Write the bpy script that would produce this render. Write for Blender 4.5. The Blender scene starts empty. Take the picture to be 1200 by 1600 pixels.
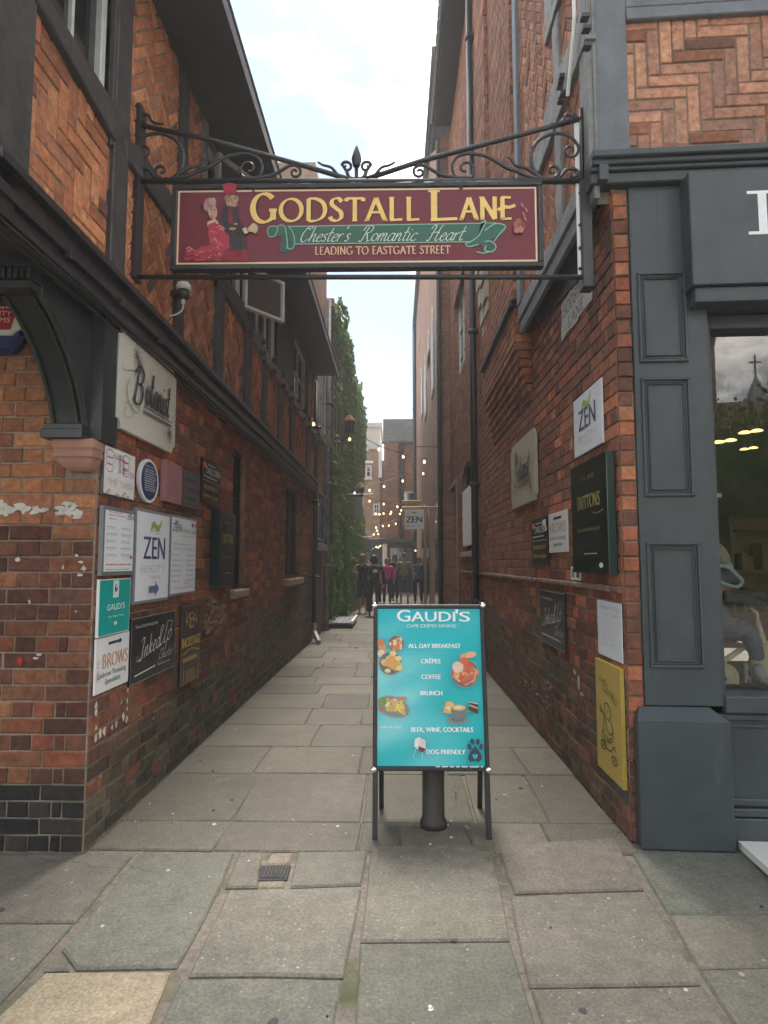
import bpy, math, random
from mathutils import Vector, Matrix, noise as mnoise

SC = bpy.context.scene
RAD = math.radians
rnd = random.Random(11)

# ------------------------------------------------------------------ camera
CAM_H = 1.45
FPX = 970.0                       # focal length in pixels of the 1200 x 1600 photograph
_yaw = math.atan(18 / FPX); _pit = math.atan(80 / FPX)
FWD = Vector((-math.sin(_yaw) * math.cos(_pit), math.cos(_yaw) * math.cos(_pit), math.sin(_pit)))
RGT = FWD.cross(Vector((0, 0, 1))).normalized()
UPV = RGT.cross(FWD)
CAMPOS = Vector((0, 0, CAM_H))
cd = bpy.data.cameras.new('camera'); cam = bpy.data.objects.new('camera', cd)
SC.collection.objects.link(cam)
cd.sensor_fit = 'VERTICAL'; cd.sensor_height = 36.0; cd.lens = 36.0 * FPX / 1600
cd.clip_start = 0.05; cd.clip_end = 2000
m3 = Matrix((RGT, UPV, -FWD)).transposed()
cam.matrix_world = Matrix.Translation(CAMPOS) @ m3.to_4x4()
SC.camera = cam

# ------------------------------------------------------------------ sky and light
SUN_EL, SUN_AZ = RAD(66), RAD(4)          # ahead of the camera, above the lane
wd = bpy.data.worlds.new('World'); SC.world = wd; wd.use_nodes = True
nt = wd.node_tree; nt.nodes.clear()
def wn(t, **k):
    n = nt.nodes.new(t)
    for a, b in k.items(): setattr(n, a, b)
    return n
sky = wn('ShaderNodeTexSky', sky_type='NISHITA', sun_disc=False)
sky.sun_elevation = SUN_EL; sky.sun_rotation = SUN_AZ; sky.air_density = 1.0; sky.dust_density = 0.6; sky.ozone_density = 4.0
tc = wn('ShaderNodeTexCoord'); mp = wn('ShaderNodeMapping'); mp.inputs['Scale'].default_value = (1.0, 1.0, 1.9)
mp.inputs['Location'].default_value = (0.31, 0.2, 0.1)
nz = wn('ShaderNodeTexNoise'); nz.inputs['Scale'].default_value = 2.6; nz.inputs['Detail'].default_value = 9; nz.inputs['Roughness'].default_value = 0.62
rp = wn('ShaderNodeValToRGB'); rp.color_ramp.elements[0].position = 0.475; rp.color_ramp.elements[1].position = 0.70
mx = wn('ShaderNodeMix', data_type='RGBA')
bg = wn('ShaderNodeBackground'); out = wn('ShaderNodeOutputWorld')
mx.inputs[7].default_value = (15.0, 14.0, 12.4, 1); rp.color_ramp.interpolation = 'EASE'
lk = nt.links.new
lk(tc.outputs['Generated'], mp.inputs['Vector']); lk(mp.outputs[0], nz.inputs['Vector']); lk(nz.outputs['Fac'], rp.inputs[0])
lk(rp.outputs[0], mx.inputs[0]); tn = wn('ShaderNodeMix', data_type='RGBA', blend_type='MULTIPLY'); tn.inputs[0].default_value = 1; tn.inputs[7].default_value = (.42, .385, .33, 1); lk(sky.outputs[0], tn.inputs[6]); lk(tn.outputs[2], mx.inputs[6]); lk(mx.outputs[2], bg.inputs[0]); lk(bg.outputs[0], out.inputs[0])
bg.inputs[1].default_value = 0.08
sl = bpy.data.lights.new('sun', 'SUN'); so = bpy.data.objects.new('sun', sl); SC.collection.objects.link(so)
sl.energy = 1.0; sl.angle = RAD(18); sl.color = (1, 0.95, 0.88)
sd = Vector((math.sin(SUN_AZ) * math.cos(SUN_EL), math.cos(SUN_AZ) * math.cos(SUN_EL), math.sin(SUN_EL)))
so.rotation_euler = sd.to_track_quat('Z', 'Y').to_euler()
vs = SC.view_settings; vs.view_transform = 'Standard'; vs.look = 'None'; vs.gamma = 1; vs.use_curve_mapping = False
vs.exposure = 3.1

# ------------------------------------------------------------------ helpers: frames and meshes
def ray(u, v): return FWD * FPX + RGT * (u - 600) + UPV * (800 - v)
def proj(p):
    q = Vector(p) - CAMPOS; z = q.dot(FWD)
    if z < 0.05: return None
    return 600 + FPX * q.dot(RGT) / z, 800 - FPX * q.dot(UPV) / z
class Fr:
    """a plane in the place: origin, two axes and the outward normal"""
    def __init__(s, o, e1, e2=(0, 0, 1)):
        s.o = Vector(o); s.e1 = Vector(e1).normalized(); s.e2 = Vector(e2).normalized(); s.n = s.e1.cross(s.e2).normalized()
    def P(s, a, b, d=0.0): return s.o + s.e1 * a + s.e2 * b + s.n * d
    def px(s, u, v, d=0.0):
        r = ray(u, v); o = s.o + s.n * d
        k = (o - CAMPOS).dot(s.n) / r.dot(s.n); q = CAMPOS + r * k - s.o
        return q.dot(s.e1), q.dot(s.e2)
    def off(s, d): return Fr(s.o + s.n * d, s.e1, s.e2)
    def mat(s, a, b, d=0.0):
        m = Matrix((s.e1, s.e2, s.n)).transposed().to_4x4(); return Matrix.Translation(s.P(a, b, d)) @ m
def area(p): return 0.5 * sum(p[i][0] * p[(i + 1) % len(p)][1] - p[(i + 1) % len(p)][0] * p[i][1] for i in range(len(p)))
def inset(p, c):
    n = len(p); o = []
    for i in range(n):
        a, b, q = Vector(p[i - 1]), Vector(p[i]), Vector(p[(i + 1) % n])
        e = (b - a); f = (q - b)
        if e.length < 1e-9 or f.length < 1e-9: o.append((b.x, b.y)); continue
        e.normalize(); f.normalize()
        n1 = Vector((-e.y, e.x)); n2 = Vector((-f.y, f.x)); m = n1 + n2
        if m.length < 1e-6: m = n1
        m.normalize(); k = max(0.4, m.dot(n1)); q2 = b + m * (c / k); o.append((q2.x, q2.y))
    return o
def clip(poly, cp):
    out = list(poly); n = len(cp)
    for i in range(n):
        ax, ay = cp[i]; bx, by = cp[(i + 1) % n]; inp = out; out = []
        if not inp: return []
        def side(p): return (bx - ax) * (p[1] - ay) - (by - ay) * (p[0] - ax)
        for j in range(len(inp)):
            p, q = inp[j], inp[(j + 1) % len(inp)]; sp, sq = side(p), side(q)
            if sp >= 0: out.append(p)
            if (sp > 0 > sq) or (sp < 0 < sq):
                k = sp / (sp - sq); out.append((p[0] + (q[0] - p[0]) * k, p[1] + (q[1] - p[1]) * k))
    return out
class MB:
    def __init__(s): s.v = []; s.f = []; s.t = []; s.sm = False
    def add(s, vs, fs, tint=None):
        k = len(s.v); s.v += [tuple(x) for x in vs]; s.f += [tuple(i + k for i in f) for f in fs]
        s.t += [tint or (1, 1, 1)] * len(vs)
    def prism(s, fr, poly, d0, d1, ch=0.004, tint=None, back=False):
        if area(poly) < 0: poly = list(reversed(poly))
        n = len(poly); V = [fr.P(a, b, d0) for a, b in poly]; F = []
        if ch > 0:
            V += [fr.P(a, b, d1 - ch) for a, b in poly]; V += [fr.P(a, b, d1) for a, b in inset(poly, ch)]; r = 2
        else: V += [fr.P(a, b, d1) for a, b in poly]; r = 1
        for q in range(r):
            for i in range(n):
                j = (i + 1) % n; F.append((q * n + i, q * n + j, (q + 1) * n + j, (q + 1) * n + i))
        F.append(tuple(range(r * n, r * n + n)))
        if back: F.append(tuple(reversed(range(n))))
        s.add(V, F, tint)
    def rect(s, fr, a0, a1, b0, b1, d0, d1, ch=0.004, tint=None, back=True):
        s.prism(fr, [(a0, b0), (a1, b0), (a1, b1), (a0, b1)], d0, d1, ch, tint, back)
    def box(s, x0, x1, y0, y1, z0, z1, ch=0.004, tint=None):
        s.rect(GR, x0, x1, y0, y1, z0, z1, ch, tint)
    def quad(s, a, b, c, d, tint=None): s.add([a, b, c, d], [(0, 1, 2, 3)], tint)
    def tube(s, pts, r, n=8, tint=None, cap=True, r1=None, flat=None):
        pts = [Vector(p) for p in pts]; m = len(pts); V = []; F = []
        for i, p in enumerate(pts):
            d = (pts[min(i + 1, m - 1)] - pts[max(i - 1, 0)])
            d = d.normalized() if d.length > 1e-9 else Vector((0, 0, 1))
            ref = flat if flat else (Vector((0, 0, 1)) if abs(d.z) < 0.9 else Vector((0, 1, 0)))
            x = d.cross(ref).normalized(); y = x.cross(d).normalized()
            rr = r if r1 is None else r + (r1 - r) * i / (m - 1)
            for k in range(n):
                a = 2 * math.pi * (k + .5) / n; V.append(p + x * (rr * math.cos(a)) + y * (rr * math.sin(a)))
        for i in range(m - 1):
            for k in range(n):
                l = (k + 1) % n; F.append((i * n + k, i * n + l, (i + 1) * n + l, (i + 1) * n + k))
        if cap: F.append(tuple(reversed(range(n)))); F.append(tuple(range((m - 1) * n, m * n)))
        s.add(V, F, tint)
    def lathe(s, c, prof, n=16, tint=None, axis=(0, 0, 1)):
        ax = Vector(axis).normalized(); x = ax.orthogonal().normalized(); y = ax.cross(x); c = Vector(c); V = []; F = []
        for r, z in prof:
            for k in range(n):
                a = 2 * math.pi * k / n; V.append(c + ax * z + x * (r * math.cos(a)) + y * (r * math.sin(a)))
        for i in range(len(prof) - 1):
            for k in range(n):
                l = (k + 1) % n; F.append((i * n + k, i * n + l, (i + 1) * n + l, (i + 1) * n + k))
        F.append(tuple(reversed(range(n)))); F.append(tuple(range((len(prof) - 1) * n, len(prof) * n)))
        s.add(V, F, tint)
    def ball(s, c, r, tint=None, n=10, sc=(1, 1, 1)):
        c = Vector(c); V = []; F = []; m = n // 2 + 1
        for i in range(m + 1):
            th = math.pi * i / m
            for k in range(n):
                a = 2 * math.pi * k / n
                V.append(c + Vector((r * sc[0] * math.sin(th) * math.cos(a), r * sc[1] * math.sin(th) * math.sin(a), r * sc[2] * math.cos(th))))
        for i in range(m):
            for k in range(n):
                l = (k + 1) % n; F.append((i * n + k, (i + 1) * n + k, (i + 1) * n + l, i * n + l))
        s.add(V, F, tint)
    def mesh(s, name, mat, smooth=False):
        me = bpy.data.meshes.new(name); me.from_pydata(s.v, [], s.f)
        if s.t:
            at = me.color_attributes.new('tint', 'FLOAT_COLOR', 'POINT')
            at.data.foreach_set('color', [c for t in s.t for c in (t[0], t[1], t[2], 1.0)])
        if mat: me.materials.append(mat)
        if smooth: me.polygons.foreach_set('use_smooth', [True] * len(me.polygons))
        me.update(); return me
    def build(s, name, mat, parent=None, smooth=False, **pr):
        o = bpy.data.objects.new(name, s.mesh(name, mat, smooth)); SC.collection.objects.link(o)
        adopt(o, parent)
        for k, v in pr.items(): o[k] = v
        return o
def adopt(o, parent):
    if parent is not None:
        o.parent = parent
        inv = parent.matrix_basis.inverted()
        if parent.parent is not None: inv = inv @ parent.matrix_parent_inverse.inverted() @ parent.parent.matrix_basis.inverted()
        o.matrix_parent_inverse = inv
def thing(name, label, cat, loc=(0, 0, 0), group=None):
    o = bpy.data.objects.new(name, None); SC.collection.objects.link(o); o.location = loc
    o.matrix_basis = Matrix.Translation(Vector(loc)); o.empty_display_size = 0.2
    o['label'] = label; o['category'] = cat
    if group: o['group'] = group
    return o
GR = Fr((0, 0, 0), (1, 0, 0), (0, 1, 0))
def lerp(a, b, k): return a + (b - a) * k
def mixc(a, b, k): return tuple(lerp(a[i], b[i], k) for i in range(3))
def catmull(p, n=6):
    if len(p) < 3: return list(p)
    q = [p[0]] + list(p) + [p[-1]]; o = []
    for i in range(1, len(q) - 2):
        a, b, c, d = [Vector(x) for x in q[i - 1:i + 3]]
        for k in range(n):
            t = k / n
            o.append(tuple(0.5 * ((2 * b) + (c - a) * t + (2 * a - 5 * b + 4 * c - d) * t * t + (3 * b - a - 3 * c + d) * t ** 3)))
    o.append(tuple(p[-1])); return o
# ------------------------------------------------------------------ materials (all procedural)
class Nd:
    def __init__(s, name):
        s.m = bpy.data.materials.new(name); s.m.use_nodes = True; s.t = s.m.node_tree; s.b = s.t.nodes['Principled BSDF']
        s.out = s.t.nodes['Material Output']; s._pos = None
    def n(s, t, **k):
        x = s.t.nodes.new(t)
        for a, b in k.items(): setattr(x, a, b)
        return x
    def l(s, a, b): s.t.links.new(a, b)
    def pos(s):
        if s._pos is None: s._pos = s.n('ShaderNodeNewGeometry').outputs['Position']
        return s._pos
    def noise(s, scale, detail=4, rough=.6, vec=None, stretch=None):
        x = s.n('ShaderNodeTexNoise'); x.inputs['Scale'].default_value = scale; x.inputs['Detail'].default_value = detail
        x.inputs['Roughness'].default_value = rough; v = vec or s.pos()
        if stretch:
            mm = s.n('ShaderNodeMapping'); mm.inputs['Scale'].default_value = stretch; s.l(v, mm.inputs[0]); v = mm.outputs[0]
        s.l(v, x.inputs['Vector']); return x.outputs['Fac']
    def ramp(s, f, p0, p1, c0=(0, 0, 0), c1=(1, 1, 1)):
        x = s.n('ShaderNodeValToRGB'); e = x.color_ramp.elements; e[0].position = p0; e[1].position = p1
        e[0].color = (*c0, 1); e[1].color = (*c1, 1); s.l(f, x.inputs[0]); return x.outputs[0]
    def mix(s, f, a, b, mode='MIX'):
        x = s.n('ShaderNodeMix', data_type='RGBA', blend_type=mode)
        for i, v in ((0, f), (6, a), (7, b)):
            if isinstance(v, (int, float)): x.inputs[i].default_value = v
            elif isinstance(v, tuple): x.inputs[i].default_value = (*v, 1)
            else: s.l(v, x.inputs[i])
        return x.outputs[2]
    def col(s, c):
        if isinstance(c, tuple): s.b.inputs['Base Color'].default_value = (*c, 1)
        else: s.l(c, s.b.inputs['Base Color'])
    def rough(s, r):
        if isinstance(r, (int, float)): s.b.inputs['Roughness'].default_value = r
        else: s.l(r, s.b.inputs['Roughness'])
    def bump(s, h, dist=.003, st=1.0):
        x = s.n('ShaderNodeBump'); x.inputs['Distance'].default_value = dist; x.inputs['Strength'].default_value = st
        s.l(h, x.inputs['Height']); s.l(x.outputs[0], s.b.inputs['Normal'])
    def tint(s):
        x = s.n('ShaderNodeAttribute'); x.attribute_name = 'tint'; return x.outputs['Color']
    def ocol(s): return s.n('ShaderNodeObjectInfo').outputs['Color']
def brick_mat(name, single):
    d = Nd(name); c = d.ocol() if single else d.tint()
    n1 = d.noise(26, 5, .7); n2 = d.noise(140, 3, .7); n3 = d.noise(7, 4, .65)
    k = d.mix(.7, c, d.ramp(n1, .3, .75, (.30, .27, .27), (1.5, 1.4, 1.25)), 'MULTIPLY')
    k = d.mix(d.ramp(n3, .62, .82), k, (.06, .048, .04)); k = d.mix(d.ramp(d.noise(1.3, 6, .72), .58, .74, (0, 0, 0), (.45, .45, .45)), k, (.17, .13, .10))
    k = d.mix(d.ramp(n1, .70, .78), k, (.34, .28, .22))
    d.col(k); d.rough(.82); d.b.inputs['Specular IOR Level'].default_value = .3
    h = d.mix(.5, n1, n2); d.bump(h, .006, .8); return d.m
M = {}
M['brick1'] = brick_mat('brick_clay', True); M['brickN'] = brick_mat('brick_clay_many', False)
def simple(name, c, r=.6, var=.25, scale=8, bump=.002, metal=0, spec=.5, stretch=None, scuff=None, det=4):
    d = Nd(name); n = d.noise(scale, det, .62, stretch=stretch)
    a = tuple(x * (1 - var) for x in c); b = tuple(min(1, x * (1 + var)) for x in c)
    k = d.ramp(n, .3, .7, a, b)
    if name.startswith('shop_paint') or name in ('green_black_paint', 'black_paint', 'grey_timber'):
        k = d.mix(d.ramp(d.noise(3.5, 5, .7, stretch=(1, 1, .16)), .50, .78, (0,) * 3, (.5,) * 3), k, tuple(x * .55 for x in c)); k = d.mix(d.ramp(d.noise(9, 6, .75, stretch=(1, 1, .35)), .60, .75, (0,) * 3, (.4,) * 3), k, tuple(min(1, x * 1.9 + .02) for x in c))
    if scuff:
        k = d.mix(d.ramp(d.noise(scuff[1], 6, .75), scuff[2], scuff[2] + .05), k, scuff[0])
    d.col(k); d.rough(d.ramp(d.noise(scale * 3, 3, .6), .2, .8, (max(0, r - .12),) * 3, (min(1, r + .12),) * 3))
    d.b.inputs['Metallic'].default_value = metal; d.b.inputs['Specular IOR Level'].default_value = spec
    if bump: d.bump(d.noise(scale * 6, 4, .7, stretch=stretch), bump, .7)
    M[name] = d.m; return d.m
def mortar():
    d = Nd('mortar'); n = d.noise(30, 5, .7); z = d.noise(1.6, 3, .6)
    k = d.ramp(n, .3, .75, (.17, .135, .10), (.38, .31, .235)); k = d.mix(d.ramp(z, .40, .66), k, (.135, .105, .08))
    d.col(k); d.rough(.95); d.bump(d.noise(160, 3), .004, .8); M['mortar'] = d.m
mortar()
simple('black_paint', (.016, .017, .018), .38, .4, 12, .002, scuff=((.07, .06, .05), 30, .66))
simple('green_black_paint', (.020, .025, .025), .42, .25, 9, .0015)
simple('shop_paint', (.046, .057, .062), .42, .13, 5, .0012, scuff=((.13, .13, .13), 45, .72))
simple('shop_paint_dark', (.030, .036, .043), .45, .2, 5, .001)
simple('worn_timber', (.20, .205, .20), .75, .35, 6, .006, stretch=(1, 1, 1), scuff=((.06, .05, .045), 22, .60))
simple('grey_timber', (.135, .15, .165), .6, .2, 6, .003, scuff=((.05, .045, .05), 20, .68))
simple('dark_timber', (.046, .045, .045), .6, .4, 9, .004, scuff=((.10, .085, .07), 26, .66))
simple('sandstone', (.33, .17, .125), .85, .15, 10, .003)
simple('brown_stone', (.17, .115, .085), .85, .3, 9, .005); simple('pale_stone', (.36, .31, .24), .85, .25, 6, .005)
simple('stone_sill', (.26, .21, .16), .85, .3, 9, .005)
simple('iron', (.020, .021, .023), .42, .3, 20, .0012, spec=.6)
simple('white_paint', (.72, .72, .68), .5, .1, 8, .001)
simple('white_window', (.55, .56, .53), .45, .15, 8, .001)
simple('aluminium', (.5, .5, .52), .35, .1, 10, 0, metal=.9)
simple('chrome', (.75, .75, .77), .18, .05, 10, 0, metal=1)
simple('slate', (.17, .18, .19), .6, .3, 5, .006)
simple('plaster', (.50, .50, .47), .85, .1, 2, .003)
simple('blue_plastic', (.012, .018, .11), .35, .1, 9, 0)
simple('weed', (.10, .11, .03), .8, .4, 30, 0)
simple('drygrass', (.30, .21, .10), .8, .3, 30, 0)
simple('interior', (.10, .085, .06), .9, .5, 2, 0)
simple('interior_wood', (.16, .09, .04), .7, .3, 5, .002)
simple('cream_plastic', (.70, .68, .42), .35, .05, 8, 0)
simple('skin', (.42, .22, .15), .55, .1, 10, 0)
simple('hair', (.03, .018, .012), .6, .3, 40, .002)
simple('bark', (.09, .07, .05), .9, .4, 14, .01)
simple('bollard_paint', (.038, .032, .026), .6, .35, 12, .003, stretch=(1, 1, .25), scuff=((.12, .10, .08), 25, .64))
simple('leather', (.02, .02, .022), .5, .2, 20, .001)
def cloth(name, c, r=.85):
    if name not in M: simple(name, c, r, .22, 14, .003)
    return M[name]
def tinted(name, r=.5, spec=.5, var=.18, scale=20):
    d = Nd(name); n = d.noise(scale, 4, .65)
    d.col(d.mix(var * 2, d.tint(), d.ramp(n, .3, .7, (.75,) * 3, (1.15,) * 3), 'MULTIPLY') if name not in ('board', 'print', 'matt') else d.mix(d.ramp(d.noise(11, 6, .75, stretch=(1, 1, .4)), .60, .84, (0,) * 3, (.26,) * 3), d.mix(var * 2, d.tint(), d.ramp(n, .3, .7, (.75,) * 3, (1.15,) * 3), 'MULTIPLY'), (.16, .13, .10))); d.rough(r)
    d.b.inputs['Specular IOR Level'].default_value = spec; M[name] = d.m; return d.m
tinted('print', .42, .4); tinted('board', .38, .5, .1, 6); tinted('matt', .85, .3); tinted('gloss', .13, .6, .08, 6)
tinted('roof_tiles', .6, .4, .25, 12)
def flag(name, single):
    d = Nd(name); c = d.ocol() if single else d.tint()
    big = d.noise(1.7, 5, .65); mid = d.noise(13, 5, .7); fine = d.noise(190, 3, .7); grit = d.noise(75, 2, .5)
    k = d.mix(.8, c, d.ramp(mid, .25, .8, (.58, .57, .55), (1.34, 1.31, 1.24)), 'MULTIPLY')
    k = d.mix(.7, k, d.ramp(big, .3, .75, (.72, .72, .70), (1.18, 1.18, 1.15)), 'MULTIPLY')
    k = d.mix(.85, k, d.ramp(fine, .3, .7, (.70,) * 3, (1.32,) * 3), 'MULTIPLY'); k = d.mix(.7, k, d.ramp(grit, .35, .68, (.74,) * 3, (1.22,) * 3), 'MULTIPLY')
    vo = d.n('ShaderNodeTexVoronoi'); vo.inputs['Scale'].default_value = 42; d.l(d.pos(), vo.inputs['Vector'])
    pick = d.n('ShaderNodeSeparateColor'); d.l(vo.outputs['Color'], pick.inputs[0])
    sp = d.ramp(vo.outputs['Distance'], .16, .24, (1,) * 3, (0,) * 3)
    keep = d.ramp(pick.outputs[0], .84, .86); ke2 = d.ramp(pick.outputs[1], .90, .92)
    a = d.n('ShaderNodeObjectInfo').outputs['Alpha'] if single else None
    def mul(x, y):
        q = d.n('ShaderNodeMath', operation='MULTIPLY'); d.l(x, q.inputs[0])
        if isinstance(y, (int, float)): q.inputs[1].default_value = y
        else: d.l(y, q.inputs[1])
        return q.outputs[0]
    f1 = mul(mul(sp, keep), a if a else .25); f2 = mul(mul(sp, ke2), a if a else .3)
    k = d.mix(f1, k, (.40, .38, .33)); k = d.mix(f2, k, (.045, .042, .04))
    d.col(k); d.rough(d.ramp(mid, .3, .8, (.62,) * 3, (.9,) * 3)); d.b.inputs['Specular IOR Level'].default_value = .35
    ve = d.n('ShaderNodeTexVoronoi'); ve.feature = 'DISTANCE_TO_EDGE'; ve.inputs['Scale'].default_value = .9; wv = d.mix(.12, d.pos(), d.n('ShaderNodeTexNoise').outputs['Color']); d.l(wv, ve.inputs['Vector'])
    cr = mul(d.ramp(ve.outputs['Distance'], .0, .0035, (1,) * 3, (0,) * 3), d.ramp(d.noise(.8, 3), .55, .61, (0,) * 3, (.7,) * 3)); k = d.mix(cr, k, (.05, .045, .038))
    blot = d.ramp(d.noise(5.5, 6, .78), .60, .70, (0,) * 3, (.42,) * 3); k = d.mix(blot, k, (.075, .07, .06)); k = d.mix(d.ramp(d.noise(3.1, 5, .7), .62, .74, (0,) * 3, (.35,) * 3), k, (.25, .235, .20))
    d.col(k); d.bump(d.mix(.5, mid, fine), .009, .85); M[name] = d.m
flag('flagstone', True); flag('flagstone_many', False)
def bed():
    d = Nd('joint_dirt'); n = d.noise(40, 5, .7); z = d.noise(3, 3)
    k = d.ramp(n, .3, .75, (.09, .078, .062), (.24, .205, .165)); k = d.mix(d.ramp(z, .5, .7), k, (.07, .075, .035))
    d.col(k); d.rough(.95); d.bump(n, .006, .9); M['bed'] = d.m
bed()
def glassy(name, c=(.012, .014, .016), r=.06):
    d = Nd(name); d.col(c); d.rough(r); d.b.inputs['Specular IOR Level'].default_value = .9
    d.bump(d.noise(2.2, 2), .002, .25); M[name] = d.m
glassy('window_glass'); glassy('dim_glass', (.03, .035, .04), .45); glassy('old_glass', (.05, .05, .05), .12)
def clear():
    d = Nd('shop_glass'); d.t.nodes.remove(d.b); tr = d.n('ShaderNodeBsdfTransparent'); gl = d.n('ShaderNodeBsdfGlossy'); gl.inputs['Roughness'].default_value = 0.0
    fr = d.n('ShaderNodeFresnel'); fr.inputs[0].default_value = 1.9; tr.inputs[0].default_value = (.93, .95, .93, 1)
    ms = d.n('ShaderNodeMixShader'); d.l(fr.outputs[0], ms.inputs[0]); d.l(tr.outputs[0], ms.inputs[1]); d.l(gl.outputs[0], ms.inputs[2])
    d.l(ms.outputs[0], d.out.inputs[0]); M['shop_glass'] = d.m
clear()
def emit(name, c, s):
    d = Nd(name); d.b.inputs['Emission Color'].default_value = (*c, 1); d.b.inputs['Emission Strength'].default_value = s; d.col((.8, .7, .5)); M[name] = d.m
emit('bulb', (1, .60, .27), .6); emit('room_lamp', (1, .72, .25), .3)
def leafm(name, a, b):
    d = Nd(name); t = d.tint(); n = d.noise(9, 3)
    d.col(d.mix(.5, t, d.ramp(n, .3, .7, a, b), 'MIX')); d.rough(.45); d.b.inputs['Specular IOR Level'].default_value = .5
    tl = d.n('ShaderNodeBsdfTranslucent'); tl.inputs[0].default_value = (.16, .30, .05, 1); ms = d.n('ShaderNodeMixShader'); ms.inputs[0].default_value = .4
    d.l(d.b.outputs[0], ms.inputs[1]); d.l(tl.outputs[0], ms.inputs[2]); d.l(ms.outputs[0], d.out.inputs[0]); M[name] = d.m
leafm('ivy_leaf', (.05, .10, .03), (.10, .18, .05)); leafm('tree_leaf', (.03, .06, .02), (.07, .11, .03))
def procbrick(name, c1, c2, mo, sx=.225, vert='x', sc=1.0):
    """far walls: brick pattern too small to pick apart"""
    d = Nd(name); sep = d.n('ShaderNodeSeparateXYZ'); d.l(d.pos(), sep.inputs[0]); cb = d.n('ShaderNodeCombineXYZ')
    ad = d.n('ShaderNodeMath', operation='ADD'); d.l(sep.outputs[0], ad.inputs[0]); d.l(sep.outputs[1], ad.inputs[1])
    d.l(ad.outputs[0], cb.inputs[0]); d.l(sep.outputs[2], cb.inputs[1])
    b = d.n('ShaderNodeTexBrick'); b.inputs['Scale'].default_value = 1; b.inputs['Brick Width'].default_value = sx; b.inputs['Row Height'].default_value = .078
    b.inputs['Mortar Size'].default_value = .006; b.inputs['Color1'].default_value = (*c1, 1); b.inputs['Color2'].default_value = (*c2, 1); b.inputs['Mortar'].default_value = (*mo, 1)
    d.l(cb.outputs[0], b.inputs['Vector']); n = d.noise(1.1, 5, .7); m = d.noise(20, 3)
    k = d.mix(.8, b.outputs[0], d.ramp(n, .3, .75, (.55,) * 3, (1.3, 1.25, 1.2)), 'MULTIPLY')
    k = d.mix(.5, k, d.ramp(m, .3, .7, (.7,) * 3, (1.25,) * 3), 'MULTIPLY')
    d.col(k); d.rough(.88); d.bump(b.outputs['Fac'], -.006, .7); M[name] = d.m
procbrick('far_brick', (.30, .13, .07), (.42, .20, .11), (.30, .24, .18)); procbrick('far_brick_grey', (.32, .19, .12), (.42, .27, .18), (.34, .29, .23))
procbrick('gothic_brick', (.22, .11, .07), (.34, .17, .11), (.24, .20, .16))
procbrick('far_slate', (.16, .17, .165), (.24, .25, .24), (.09, .09, .09), sx=.3); procbrick('street_stone', (.28, .20, .15), (.34, .25, .19), (.2, .16, .12), sx=.6)
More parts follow.
